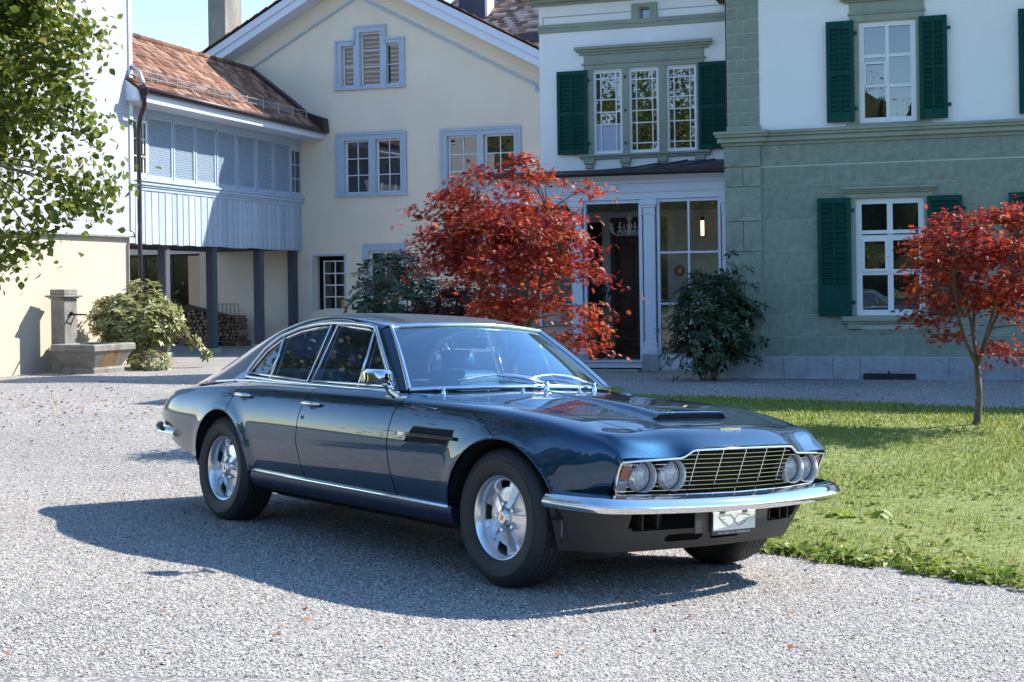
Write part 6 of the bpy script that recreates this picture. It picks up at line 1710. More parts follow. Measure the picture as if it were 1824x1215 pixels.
kk = np.linspace(0, 8, 49); fr = spl(range(9), np.stack([R_X, R_Y, R_Z], 1)); fc = spl(range(9), np.stack([C_X, [0] * 9, C_Z], 1))
rail, cen = fr(kk), fc(kk)
ys = np.linspace(-1, 1, 33); roofP = np.zeros((len(kk), 33, 3))
for j, s in enumerate(ys):
    e = abs(s) ** 2.3; roofP[:, j, 0] = cen[:, 0] + (rail[:, 0] - cen[:, 0]) * s * s; roofP[:, j, 1] = rail[:, 1] * s; roofP[:, j, 2] = cen[:, 2] + (rail[:, 2] - cen[:, 2]) * e
kb0, kb1 = 27, 44
roof = MB(); roof.grid(roofP[:kb0 + 1]); roof.grid(roofP[kb1:]); roof.grid(roofP[kb0:kb1 + 1, :5]); roof.grid(roofP[kb0:kb1 + 1, 28:])
dl = spl(range(9), [(-1.44, gy(-1.44, 1.24), 1.238), (-1.75, gy(-1.75, 1.299), 1.301), (-1.99, gy(-1.99, 1.302), 1.304), (-2.30, gy(-2.3, 1.276), 1.278), (-2.54, gy(-2.54, 1.214), 1.216), (-2.69, gy(-2.69, 1.132), 1.134), (-2.785, gy(-2.785, 1.04), 1.042), (-2.832, gy(-2.83, 0.975), 0.975), (-2.80, gy(-2.8, 0.935), 0.932)])(kk)
for sgn in (1, -1):
    st_ = np.zeros((len(kk), 7, 3))
    for q in range(7):
        f = q / 6; st_[:, q] = rail * (1 - f) + dl * f; wdt = np.linalg.norm(rail - dl, axis=1); b = math.sin(PI * f) * np.minimum(0.014, wdt * 0.12)
        st_[:, q, 1] += b; st_[:, q, 2] += b * 0.4
    st_[:, :, 1] *= sgn; roof.grid(st_)
    # windscreen pillar
    wb_, wt_ = Vector((-0.945, 0.752 * sgn, 0.928)), Vector((-1.405, 0.574 * sgn, 1.277)); P = []
    for q in range(9):
        f = q / 8; a = wb_.lerp(wt_, f); d_ = Vector((-1.055 - 0.39 * f, gy(-1.2, 0.924 + 0.318 * f) * sgn, 0.921 + 0.318 * f)); P.append([tuple(a), tuple(a.lerp(d_, 0.33) + Vector((0.008, 0.012 * sgn, 0.006))), tuple(a.lerp(d_, 0.66) + Vector((0.006, 0.012 * sgn, 0.006))), tuple(d_)])
    roof.grid(np.array(P))
roof_o = cpart(roof, 'roof', M['paint'])
bm = bmesh.new(); bm.from_mesh(roof_o.data); bmesh.ops.remove_doubles(bm, verts=bm.verts, dist=0.0015); bmesh.ops.recalc_face_normals(bm, faces=bm.faces)
for f in bm.faces: f.smooth = True
bm.to_mesh(roof_o.data); bm.free()
mb = MB(); mb.grid(roofP[kb0:kb1 + 1, 4:29] - np.array([0, 0, 0.004])); cpart(mb, 'rear_window', M['car_glass'], smooth=True)
# folding vinyl roof
P = []
for i, f in enumerate(np.linspace(0, 1, 22)):
    x = -1.44 - 0.98 * f; k_ = np.interp(-x, -rail[:, 0], kk); r0, c0 = fr(k_), fc(np.interp(-x, -cen[:, 0], kk)); row = []
    ex = min(f, 1 - f) * 12; edge = min(1.0, ex)
    for s in np.linspace(-1, 1, 25):
        y = 0.455 * s; ey = min(1.0, (1 - abs(s)) * 9); h = 0.021 * math.sqrt(max(0, min(edge, ey))) - 0.004; zz = c0[2] + (r0[2] - c0[2]) * (abs(y) / r0[1]) ** 2.3
        row.append((x, y, zz + h + 0.004 * edge * ey * math.sin(f * 40) * 0.3))
    P.append(row)
mb = MB(); mb.grid(np.array(P)); cpart(mb, 'folding_roof', M['vinyl'], smooth=True)


def clip_poly(poly, p, q, keep_right):
    out = []; n = len(poly)
    def sd(a): return ((q[0] - p[0]) * (a[1] - p[1]) - (q[1] - p[1]) * (a[0] - p[0])) * (-1 if keep_right else 1)
    for i in range(n):
        a, b = poly[i], poly[(i + 1) % n]; sa, sb = sd(a), sd(b)
        if sa >= 0: out.append(a)
        if (sa >= 0) != (sb >= 0):
            f = sa / (sa - sb); out.append((a[0] + (b[0] - a[0]) * f, a[1] + (b[1] - a[1]) * f))
    return out


VENT = ((-1.444, 0.92), (-1.506, 1.31)); BPO = ((-1.985, 0.92), (-1.965, 1.32)); QUA = ((-2.474, 0.92), (-2.522, 1.31))
def off(l, d): return ((l[0][0] + d, l[0][1]), (l[1][0] + d, l[1][1]))
PANES = {'quarter_light': clip_poly(clip_poly(DLO, *VENT, True), (-9, 0), (-9, 1), True),
         'front_window': clip_poly(clip_poly(DLO, *VENT, False), *off(BPO, 0.014), True),
         'rear_door_window': clip_poly(clip_poly(DLO, *off(BPO, -0.014), False), *QUA, True),
         'rear_quarter_window': clip_poly(DLO, *QUA, False)}
for sgn in (-1, 1):
    for nm, poly in PANES.items():
        own = DOORS[('front_door' if nm in ('quarter_light', 'front_window') else 'rear_door', sgn > 0)]
        mb = MB(); mb.quad(*[(x, (gy(x, z) - 0.016) * sgn, z) for x, z in poly]); mb.build(nm, M['car_glass'], own, fix=False)
    tr = MB(); pth = [Vector((x, (gy(x, z) + 0.003) * sgn, z)) for x, z in DLO]; pth.append(pth[0])
    dense = []
    for a, b in zip(pth, pth[1:]):
        k = max(1, int((b - a).length / 0.06)); dense += [a.lerp(b, i / k) for i in range(k)]
    dense.append(pth[0]); tr.tube(dense, 0.0115, 8, caps=False)
    tr.build('window_trim', M['chrome_dull'], car, smooth=True)
    inn = MB(); cxm, czm = -1.95, 1.08
    for poly in (clip_poly(DLO, *off(BPO, 0.010), True), clip_poly(DLO, *off(BPO, -0.010), False)):
        pc = (sum(p[0] for p in poly) / len(poly), sum(p[1] for p in poly) / len(poly)); pp = []
        for i_, (x, z) in enumerate(poly):
            pv, nx = poly[i_ - 1], poly[(i_ + 1) % len(poly)]; d = Vector((nx[0] - pv[0], nx[1] - pv[1])); nrm = Vector((-d.y, d.x)); nrm.normalize()
            if nrm.dot(Vector((pc[0] - x, pc[1] - z))) < 0: nrm = -nrm
            pp.append(Vector((x + nrm.x * 0.024, (gy(x, z) - 0.004 + 0.001) * sgn, z + nrm.y * 0.024)))
        pp.append(pp[0]); inn.tube(pp, 0.0085, 6, caps=False)
    inn.build('door_frame_trim', M['chrome_dull'], car, smooth=True)
    for l, r_ in ((VENT, 0.0095), (QUA, 0.0105)):
        bp_ = MB()
        z1 = 1.285 if l is VENT else 1.222; f = (z1 - 0.92) / (l[1][1] - l[0][1]); x1 = l[0][0] + (l[1][0] - l[0][0]) * f; z1 = 0.92 + f * (l[1][1] - 0.92); bp_.tube([(l[0][0], (gy(l[0][0], 0.925) - 0.002) * sgn, 0.925), (x1, (gy(x1, z1) - 0.002) * sgn, z1)], r_, 8)
        bp_.build('window_divider', M['chrome_dull'], car, smooth=True)
    bl = MB(); bl.tube([(-0.99, (side_y(-1.0, 0.899) - 0.03) * sgn, 0.917), (-1.5, 0.768 * sgn, 0.917), (-2.0, 0.768 * sgn, 0.919), (-2.7, 0.764 * sgn, 0.921), (-2.95, 0.745 * sgn, 0.914), (-3.25, 0.712 * sgn, 0.896), (-3.6, 0.655 * sgn, 0.866)], 0.008, 6); bl.build('waist_trim', M['chrome_dull'], car, smooth=True)
# windscreen
P = np.zeros((15, 21, 3))
for j, s in enumerate(np.linspace(-1, 1, 21)):
    b = np.array([-0.725 - 0.215 * s * s, 0.748 * s, 0.956 - 0.028 * s * s]); t_ = np.array([-1.300 - 0.105 * s * s, 0.566 * s, 1.302 - 0.026 * s * s])
    for i, f in enumerate(np.linspace(0, 1, 15)):
        P[i, j] = b * (1 - f) + t_ * f; P[i, j] += np.array([0.5, 0, 0.85]) * 0.012 * math.sin(PI * f)
mb = MB(); mb.grid(P); cpart(mb, 'windscreen', M['screen_glass'], smooth=True)
per = [Vector(p) for p in P[0]] + [Vector(p) for p in P[1:, -1]] + [Vector(p) for p in P[-1, -2::-1]] + [Vector(p) for p in P[-2:0:-1, 0]]; per.append(per[0])
mb = MB(); mb.tube([p + Vector((0.004, 0, 0.006)) for p in per], 0.0135, 8, caps=False); cpart(mb, 'windscreen_trim', M['chrome_dull'], smooth=True)
mb = MB(); mb.quad(*[tuple(P[13, 11] + np.array([-.004, q * 0.012, -.004])) for q in (-1, 4)], *[tuple(P[12, 11] + np.array([-.004, q * 0.012, -.004])) for q in (6, 1)]); cpart(mb, 'toll_sticker', simple('sticker', (0.62, 0.36, 0.22), 0.5), fix=False)
# ---------------------------------------------------------------- inside
mb = MB(); mb.box(-3.3, -0.55, -0.70, 0.70, 0.22, 0.36); mb.box(-0.62, -0.55, -0.70, 0.70, 0.30, 0.86); mb.box(-3.62, -3.30, -0.66, 0.66, 0.3, 0.86); cpart(mb, 'floor_pan', M['void'])
for s in (-1, 1):
    mb = MB(); mb.box(-2.95, -0.75, 0.715 * s - 0.01, 0.715 * s + 0.01, 0.35, 0.90); mb.box(-2.95, -0.75, 0.735 * s - 0.02, 0.735 * s + 0.02, 0.895, 0.915); cpart(mb, 'door_trim', M['leather'])


def cushion(name, x0, x1, y0, y1, z0, z1, lean=0.0, m='leather'):
    mb = MB(); mb.box(x0, x1, y0, y1, z0, z1); me = mb.mesh(name, M[m], smooth=True, bevel=0.05, bseg=3)
    o = link_mesh(name, me, car)
    if lean:
        for v in me.vertices: v.co.x -= (v.co.z - z0) * lean
    return o


for s in (-1, 1):
    cushion('front_seat', -1.78, -1.28, 0.36 * s - 0.25, 0.36 * s + 0.25, 0.42, 0.60); cushion('seat_back', -1.86, -1.70, 0.36 * s - 0.25, 0.36 * s + 0.25, 0.52, 1.02, 0.28); cushion('headrest', -2.0, -1.92, 0.36 * s - 0.13, 0.36 * s + 0.13, 1.03, 1.15, 0.2)
cushion('rear_seat', -2.80, -2.30, -0.64, 0.64, 0.42, 0.60); cushion('rear_seat_back', -2.92, -2.74, -0.64, 0.64, 0.52, 0.99, 0.32)
mb = MB(); mb.box(-3.62, -2.95, -0.62, 0.62, 0.86, 0.885); cpart(mb, 'parcel_shelf', M['leather'])
mb = MB(); mb.box(-1.14, -0.74, -0.70, 0.70, 0.70, 0.905); cpart(mb, 'dashboard', M['dash'], bevel=0.03, bseg=2)
mb = MB(); R_ = [(-1.36 - 0.10 * math.sin(a), -0.36 + 0.19 * math.cos(a), 0.86 + 0.17 * math.sin(a)) for a in np.linspace(0, 2 * PI, 33)]; mb.tube(R_, 0.012, 8, caps=False)
for a in (0.4, 2.74, 4.71): mb.tube([(-1.34, -0.36, 0.85), (-1.36 - 0.10 * math.sin(a), -0.36 + 0.19 * math.cos(a), 0.86 + 0.17 * math.sin(a))], 0.009, 6)
mb.tube([(-1.34, -0.36, 0.85), (-1.05, -0.36, 0.72)], 0.03, 8); cpart(mb, 'steering_wheel', M['black_plastic'], smooth=True)
mb = MB(); mb.box(-1.37, -1.34, -0.11, 0.11, 1.165, 1.235); mi = cpart(mb, 'interior_mirror', M['black_plastic'], bevel=0.012)
mb = MB(); mb.tube([(-1.35, 0, 1.225), (-1.31, 0, 1.295)], 0.008, 6); mb.build('mirror_stalk', M['chrome'], mi)
hl = MB(); hl.grid(roofP[:28, 3:30] - np.array([0, 0, 0.022])); cpart(hl, 'headlining', M['headlining'], smooth=True)

# ---------------------------------------------------------------- sills, arches, underside
for s in (-1, 1):
    mb = MB(); pr_ = [(0.868, 0.364), (0.872, 0.345), (0.866, 0.31), (0.845, 0.275), (0.80, 0.258), (0.70, 0.255), (0.70, 0.36)]
    mb.prism([(y * s, z) for y, z in pr_], 'x', -2.47, -0.36); cpart(mb, 'sill', M['sill'], auto=40)
    mb = MB(); mb.tube([(-2.445, (side_y(-2.445, 0.372) + 0.004) * s, 0.370), (-1.8, (side_y(-1.8, 0.37) + 0.004) * s, 0.366), (-1.0, (side_y(-1.0, 0.366) + 0.004) * s, 0.362), (-0.392, (side_y(-0.45, 0.362) + 0.004) * s, 0.358)], 0.0115, 8); cpart(mb, 'sill_strip', M['chrome'], smooth=True)
    for a, t0, t1 in ((ARCH[0], -0.14, PI + 0.05), (ARCH[1], 0.02, PI - 0.08)):
        pth = []
        for q in np.linspace(t0, t1, 40):
            x, z = a[0] + a[2] * 0.995 * math.cos(q), a[1] + a[3] * 0.995 * math.sin(q); pth.append((x, (side_y(x, max(z, 0.37)) - 0.003) * s, z))
        mb = MB(); mb.tube(pth, 0.0055, 6); cpart(mb, 'arch_lip', M['paint'], smooth=True)
        lin_ = MB(); L = []
        for q in np.linspace(-0.6, PI + 0.6, 28):
            x, z = a[0] + (a[2] + 0.005) * math.cos(q), a[1] + (a[3] + 0.005) * math.sin(q); L.append([(x, 0.868 * s, max(z, 0.385)), (x, 0.45 * s, max(z, 0.385))])
        lin_.grid(np.array(L)); lin_.box(a[0] - a[2], a[0] + a[2], 0.44 * s - 0.01, 0.44 * s + 0.01, 0.2, 0.78); cpart(lin_, 'wheel_housing', M['void'])
mb = MB(); mb.box(-3.55, 0.45, -0.43, 0.43, 0.20, 0.34); mb.box(-2.42, -0.42, -0.70, 0.70, 0.215, 0.34); mb.tube([(-0.3, -0.3, 0.2), (-3.4, -0.35, 0.22)], 0.035, 8); mb.box(-3.9, -3.2, -0.6, 0.6, 0.36, 0.5); cpart(mb, 'underside', M['void'])


# ---------------------------------------------------------------- wheels
def tyre_mesh():
    R0, Wd = 0.345, 0.112
    prof = [(0.200, -Wd + 0.020), (0.212, -Wd + 0.005), (0.222, -Wd - 0.001), (0.235, -Wd - 0.004), (0.262, -Wd - 0.010), (0.285, -Wd - 0.011), (0.287, -Wd - 0.0075), (0.290, -Wd - 0.0075), (0.292, -Wd - 0.010), (0.312, -Wd - 0.002), (0.330, -Wd + 0.014), (0.3385, -Wd + 0.024)]
    body = []
    for (r, y) in prof: body.append((r, y, 0.0))
    ribs = [-0.075, -0.05, -0.018, 0.018, 0.05, 0.075]
    y = -0.084
    for g in ribs:
        body += [(0.3445 - 0.8 * g * g, g - 0.0032, 1.0), (0.3365 - 0.8 * g * g, g - 0.0020, 1.0), (0.3365 - 0.8 * g * g, g + 0.0020, 1.0), (0.3445 - 0.8 * g * g, g + 0.0032, 1.0)]
    for (r, y_) in reversed(prof): body.append((r, -y_, 0.0))
    seg = 150; mb = MB(); m = len(body)
    for s in range(seg):
        a = 2 * PI * s / seg; zz = 0.0042 * (1 if s % 2 else -1)
        for (r, y_, w) in body:
            if 0.329 < r < 0.340 and w == 0 and s % 2: r -= 0.003
            mb.v.append((r * math.cos(a), y_ + zz * w, r * math.sin(a)))
    for s in range(seg):
        s2 = (s + 1) % seg
        for k in range(m - 1): mb.f.append((s * m + k, s * m + k + 1, s2 * m + k + 1, s2 * m + k))
    return mb.mesh('tyre', M['rubber'], auto=28)


def rim_meshes():
    b = MB(); b.lathe([(0.213, 0.10), (0.198, 0.10), (0.190, 0.02), (0.180, -0.045), (0.188, -0.085), (0.199, -0.098), (0.2145, -0.1035), (0.2165, -0.0985), (0.2135, -0.090)], 72, 'y'); rim = b.mesh('rim', M['alloy'], smooth=False, auto=35)
    # five-armed centre disc with paired slots near the rim
    d = MB(); n = 100; R1, R2 = 0.125, 0.183; yb = -0.034
    for k in range(10):                                     # outer ring broken by ten slots
        a0 = 2 * PI * k / 10 + 0.10; a1 = 2 * PI * (k + 1) / 10 - 0.10
        def seg_ring(aa, bb, r0, r1, y0, y1):
            st = 6
            for q in range(st):
                p, r_ = aa + (bb - aa) * q / st, aa + (bb - aa) * (q + 1) / st
                v = [(r0 * math.cos(p), y0, r0 * math.sin(p)), (r1 * math.cos(p), y1, r1 * math.sin(p)), (r1 * math.cos(r_), y1, r1 * math.sin(r_)), (r0 * math.cos(r_), y0, r0 * math.sin(r_))]
                d.quad(*v); d.quad(*[(x, y + 0.012, z) for x, y, z in v])
        seg_ring(2 * PI * k / 10 - 0.10, a0, R1, R2, yb - 0.006, yb + 0.004)
        seg_ring(a0 - 0.0, a1, R1, R1 + 0.022, yb - 0.006, yb - 0.003)
    seg_ring(0, 2 * PI, 0.04, R1, yb - 0.012, yb - 0.006)
    for k in range(20): seg_ring(2 * PI * k / 20, 2 * PI * (k + 1) / 20, 0.03, R1, yb - 0.014, yb - 0.006)
    for k in range(5):                                       # raised arms
        a = 2 * PI * k / 5 + PI / 2; c, s = math.cos(a), math.sin(a)
        def loc(r, t_, y): return (r * c - t_ * s, y, r * s + t_ * c)
        sec = [(0.050, 0.019, -0.068), (0.090, 0.023, -0.058), (0.145, 0.030, -0.048), (0.181, 0.033, -0.044)]
        for (r0, w0, y0), (r1, w1, y1) in zip(sec, sec[1:]):
            d.quad(loc(r0, -w0 * .8, y0), loc(r1, -w1 * .8, y1), loc(r1, w1 * .8, y1), loc(r0, w0 * .8, y0))
            for q in (-1, 1): d.quad(loc(r0, q * w0 * .8, y0), loc(r1, q * w1 * .8, y1), loc(r1, q * w1 * 1.1, yb), loc(r0, q * w0 * 1.1, yb))
        r1, w1, y1 = sec[-1]; d.quad(loc(r1, -w1 * .8, y1), loc(r1, w1 * .8, y1), loc(r1, w1 * 1.1, yb), loc(r1, -w1 * 1.1, yb))
    d.lathe([(0.0, -0.088), (0.030, -0.088), (0.040, -0.080), (0.046, -0.062), (0.055, -0.05), (0.058, yb - 0.01)], 32, 'y')
    disc = d.mesh('wheel_disc', M['alloy'], fix=False, auto=30)
    cap = MB(); cap.lathe([(0.0, -0.0905), (0.027, -0.0900), (0.028, -0.0885)], 24, 'y'); capm = cap.mesh('cap_badge', M['chrome_dull'])
    em = MB()
    for q in (-1, 1): em.tube([(-0.012 * q, -0.0915, 0.012), (0.0, -0.0915, 0.004 * q), (0.012 * q, -0.0915, -0.008), (0.0, -0.0915, -0.014)], 0.0016, 4)
    emm = em.mesh('cap_emblem', simple('emblem_red', (0.30, 0.03, 0.04), 0.4))
    nt_ = MB(); nt_.lathe([(0.0, -0.074), (0.009, -0.074), (0.0115, -0.070), (0.0125, -0.040), (0.014, -0.02)], 8, 'y'); ntm = nt_.mesh('wheel_nut', M['chrome_dull'], auto=30)
    bk = MB(); bk.lathe([(0.0, 0.03), (0.188, 0.03)], 32, 'y'); bk.lathe([(0.10, -0.005), (0.145, -0.005), (0.145, 0.01)], 32, 'y'); bkm = bk.mesh('brake_disc', M['void'])
    return rim, disc, capm, emm, ntm, bkm


tyre_me = tyre_mesh(); rim_me, disc_me, cap_me, em_me, nut_me, brk_me = rim_meshes()
for (x, s) in ((0.0, -1), (-2.908, -1), (0.0, 1), (-2.908, 1)):
    w = empty('wheel'); w.parent = car; w.location = (x, 0.735 * s, 0.345); w.rotation_euler = (0, random.uniform(0, 6), 0 if s < 0 else PI)
    if x == 0 and s < 0: w.rotation_euler = (0, 0.35, 0)
    for nm, me in (('tyre', tyre_me), ('rim', rim_me), ('wheel_disc', disc_me), ('brake_disc', brk_me), ('cap_badge', cap_me), ('cap_emblem', em_me)): link_mesh(nm, me, w)
    for k in range(5):
        a = 2 * PI * k / 5 + PI / 2 + PI / 5; o = link_mesh('wheel_nut', nut_me, w, (0.068 * math.cos(a), 0, 0.068 * math.sin(a)))

# ---------------------------------------------------------------- front: grille, lamps, bumper, valance, plate
def fx(y, z):
    yy = abs(y); zt = np.interp(yy, [0, 0.34, 0.41, 0.723], [0.724, 0.722, 0.690, 0.675]); xt = 0.858 - 0.117 * (yy / 0.723) ** 2; xb = 0.782 - 0.103 * (yy / 0.711) ** 2
    return float(xb + (xt - xb) * (z - 0.515) / (zt - 0.515))


out = [(-0.722, 0.672), (-0.60, 0.680), (-0.42, 0.688), (-0.395, 0.696), (-0.355, 0.720), (-0.335, 0.725), (-0.15, 0.728), (0.15, 0.728), (0.335, 0.725), (0.355, 0.720), (0.395, 0.696), (0.42, 0.688), (0.60, 0.680), (0.722, 0.672), (0.726, 0.64), (0.718, 0.56), (0.705, 0.522), (0.68, 0.513), (0.4, 0.508), (0, 0.506), (-0.4, 0.508), (-0.68, 0.513), (-0.705, 0.522), (-0.718, 0.56), (-0.726, 0.64)]
pth = [(fx(y, z) + 0.004, y, z) for y, z in out]; pth.append(pth[0])
mb = MB(); mb.tube(pth, 0.0065, 6, caps=False); grille = cpart(mb, 'grille_frame', M['chrome'], smooth=True)
bkp = MB(); bkp.grid(np.array([[(fx(y, z) - 0.10, y, z) for y in np.linspace(-0.72, 0.72, 19)] for z in (0.48, 0.58, 0.66, 0.73)])); bkp.build('grille_backing', M['void'], grille)
hb = MB(); k = 0
for z in np.arange(0.532, 0.720, 0.0212):
    ymax = 0.70 if z < 0.668 else (0.42 if z < 0.69 else 0.36)
    cuts = [-ymax]
    for yc_, zc_ in ((-0.585, 0.602), (-0.428, 0.606), (0.428, 0.606), (0.585, 0.602)):
        d = 0.073 ** 2 - (z - zc_) ** 2
        if d > 0: cuts += [max(-ymax, yc_ - math.sqrt(d)), min(ymax, yc_ + math.sqrt(d))]
    cuts.append(ymax)
    for a, b in zip(cuts[0::2], cuts[1::2]):
        if b - a < 0.012: continue
        b_ = MB(); b_.sweep([(fx(y, z) - 0.012, y, z) for y in np.linspace(a, b, 15 if b - a > 0.4 else 3)], [(-0.012, -0.0011), (0.008, -0.0011), (0.008, 0.0011), (-0.012, 0.0011)]); b_.build('grille_bar', M['chrome_dull'], grille)
for y in (-0.31, -0.155, 0.0, 0.155, 0.31):
    b_ = MB(); b_.tube([(fx(y, z) - 0.003, y, z) for z in (0.512, 0.60, 0.722)], 0.0032, 5); b_.build('grille_upright', M['chrome_dull'], grille)
for s in (-1, 1):
    mb = MB(); ee = [(y * s, z) for y, z in ((0.655, 0.665), (0.716, 0.664), (0.722, 0.62), (0.712, 0.545), (0.70, 0.526), (0.645, 0.524))]
    mb.quad(*[(fx(y, z) - 0.012, y, z) for y, z in ee]); mb.build('lamp_surround', M['satin_silver'], grille)
    for nm, m_, za, zb in (('indicator', 'amber', 0.587, 0.653), ('side_lamp', 'clear_lens', 0.546, 0.585)):
        mb = MB(); P = []
        for y in (0.662, 0.685, 0.706): P.append([(fx(y * s, z) + d, y * s, z) for z, d in ((za, -0.01), (za + 0.002, 0.0), (zb - 0.002, 0.0), (zb, -0.01))])
        mb.grid(np.array(P)); mb.build(nm, M[m_], grille)
    for (y, z, xf) in ((0.585, 0.602, 0.757), (0.428, 0.606, 0.794)):
        c = (xf, y * s, z)
        mb = MB(); mb.lathe([(0.0735, -0.075), (0.074, 0.0), (0.0725, 0.0022), (0.0710, -0.001), (0.068, -0.035), (0.066, -0.040)], 40, 'x', c); hd = mb.build('headlamp', M['satin_silver'], grille, auto=40)
        mb = MB(); mb.lathe([(0.066, -0.042), (0.052, -0.08), (0.025, -0.105), (0.0, -0.11)], 32, 'x', c); mb.build('reflector', M['bowl'], hd, smooth=True)
        mb = MB(); mb.lathe([(0.0665, -0.040), (0.056, -0.030), (0.036, -0.022), (0.0, -0.018)], 32, 'x', c); mb.build('lens', M['lens'], hd, smooth=True)
        mb = MB(); mb.lathe([(0.0, -0.075), (0.011, -0.078), (0.011, -0.10)], 12, 'x', c); mb.build('bulb_cap', M['chrome'], hd, smooth=True)
        mb = MB(); mb.lathe([(0.0675, -0.037), (0.0645, -0.036), (0.0645, -0.042)], 32, 'x', c); mb.build('lens_gasket', M['void'], hd)
# paint between grille and bumper
P = []
for y in np.linspace(-0.735, 0.735, 31):
    q = min(1.0, abs(y) / 0.735); P.append([(fx(y, 0.515) + 0.006, y, 0.507), (fx(y, 0.515) + 0.020 - 0.02 * q, y, 0.495), (fx(y, 0.515) + 0.018 - 0.02 * q, y * 1.005, 0.46), (fx(y, 0.515) - 0.03, y, 0.42)])
mb = MB(); mb.grid(np.array(P)); cpart(mb, 'front_apron', M['paint'], smooth=True)
# bumper
bx = spl([-6, -5, -4, -3, -2, -1, 0, 1, 2, 3, 4, 5, 6], [(0.41, -0.893), (0.52, -0.892), (0.64, -0.876), (0.755, -0.815), (0.832, -0.60), (0.882, -0.30), (0.905, 0), (0.882, 0.30), (0.832, 0.60), (0.755, 0.815), (0.64, 0.876), (0.52, 0.892), (0.41, 0.893)])(np.linspace(-6, 6, 73))
zb_ = 0.472 + 0.008 * np.minimum(1, (np.abs(np.linspace(-6, 6, 73)) / 3.2) ** 2)
prof = [(-0.055, -0.030), (-0.006, -0.037), (0.010, -0.034), (0.019, -0.022), (0.0235, -0.010), (0.0225, -0.002), (0.013, 0.012), (-0.002, 0.028), (-0.020, 0.038), (-0.058, 0.044)]
mb = MB(); pr2 = [(a, b) for a, b in prof]; mb.sweep([(x, y, z) for (x, y), z in zip(bx, zb_)], pr2); bumper = cpart(mb, 'front_bumper', M['chrome'], auto=42)


VT = spl([0, .3, .55, .68, .78, .92, 1.03], [(.768, 0), (.748, .3), (.715, .55), (.668, .675), (.600, .765), (.485, .845), (.405, .872)])
VB = spl([0, .3, .55, .68, .78, .92, 1.03], [(.648, 0), (.632, .29), (.602, .53), (.560, .635), (.500, .700), (.43, .76), (.39, .79)])


def vp_(y, z):
    f = (z - 0.232) / 0.218; a, b = VT(abs(y)), VB(abs(y)); q = b + (a - b) * f; return (float(q[0]), math.copysign(float(q[1]), y) if abs(y) > 1e-9 else 0.0, z)


def valance():
    yy = sorted({*np.round(np.linspace(-1.03, 1.03, 73), 4), -0.60, 0.60, -0.575, 0.575, -0.36, -0.348, -0.127, -0.115, -0.06, -0.048, 0.163, 0.175}); zz = [0.232, 0.25, 0.272, 0.281, 0.300, 0.309, 0.325, 0.335, 0.350, 0.38, 0.42, 0.45]
    mb = MB()
    def inside(y, z):
        if abs(y) < 0.60 and 0.335 < z < 0.45 and not (abs(y) > 0.575 and z < 0.35): return True
        for a, b in ((-0.36, -0.115), (-0.06, 0.175)):
            if a < y < b and 0.272 < z < 0.309 and not ((y < a + 0.012 or y > b - 0.012) and (z < 0.281 or z > 0.300)): return True
        return False
    Y = sorted(yy)
    idx = {}
    def vid(i, j):
        if (i, j) not in idx: idx[(i, j)] = len(mb.v); mb.v.append(vp_(Y[i], zz[j]))
        return idx[(i, j)]
    for i in range(len(Y) - 1):
        for j in range(len(zz) - 1):
            if inside((Y[i] + Y[i + 1]) / 2, (zz[j] + zz[j + 1]) / 2): continue
            mb.f.append((vid(i, j), vid(i + 1, j), vid(i + 1, j + 1), vid(i, j + 1)))
    def lip(y0, y1, z0, z1, d, dz=0.0):
        a, b = vp_(y0, z0), vp_(y1, z1); mb.quad(a, b, (b[0] - d, b[1] * (1 - d * 0.3), b[2] + dz), (a[0] - d, a[1] * (1 - d * 0.3), a[2] + dz))
    for y0, y1 in zip(Y, Y[1:]):
        lip(y0, y1, 0.232, 0.232, 0.05, -0.004)
        if abs((y0 + y1) / 2) < 0.575: lip(y0, y1, 0.335, 0.335, 0.06, 0.010)
    for s in (-1, 1): lip(0.60 * s, 0.60 * s, 0.35, 0.45, 0.07); lip(0.575 * s, 0.60 * s, 0.335, 0.35, 0.07)
    for a, b in ((-0.36, -0.115), (-0.06, 0.175)): lip(a, b, 0.272, 0.272, 0.04); lip(a, b, 0.309, 0.309, 0.04)
    v = cpart(mb, 'valance', M['black_plastic'], fix=True, auto=45)
    d = MB(); d.box(0.50, 0.53, -0.66, 0.66, 0.24, 0.46); d.build('duct_back', M['void'], v)
    for y in (-0.50, -0.40, 0.40, 0.48, 0.54):
        f = MB(); f.box(0.53, 0.66, y - 0.003, y + 0.003, 0.34, 0.45); f.build('duct_vane', M['black_plastic'], v)
    h = MB(); h.tube([(0.58, -0.33, 0.34), (0.585, -0.32, 0.40), (0.57, -0.34, 0.46)], 0.018, 8); h.build('duct_hose', M['black_plastic'], v, smooth=True)


valance()
mb = MB(); mb.box(0.755, 0.765, -0.255, 0.265, 0.318, 0.425); pb = cpart(mb, 'plate_backing', M['black_plastic'], bevel=0.003)
mb = MB(); mb.box(0.768, 0.782, -0.155, 0.155, 0.304, 0.416); ph = cpart(mb, 'number_plate', M['black_plastic'], bevel=0.003)
mb = MB(); mb.box(0.7825, 0.785, -0.150, 0.150, 0.326, 0.414); mb.build('plate_sheet', M['plate_white'], ph, bevel=0.0012)
for y in (-0.085, 0.075):
    c_ = MB(); c_.box(0.779, 0.788, y - 0.016, y + 0.016, 0.408, 0.420); c_.build('plate_clip', M['black_plastic'], ph)
wing = [(0.000, 0.000), (0.012, 0.016), (0.030, 0.026), (0.055, 0.027), (0.085, 0.024), (0.112, 0.021), (0.100, 0.010), (0.088, 0.006), (0.092, 0.004), (0.074, -0.006), (0.078, -0.009), (0.056, -0.015), (0.058, -0.018), (0.036, -0.024), (0.020, -0.018), (0.008, -0.008), (0.0, 0.0)]
em = MB()
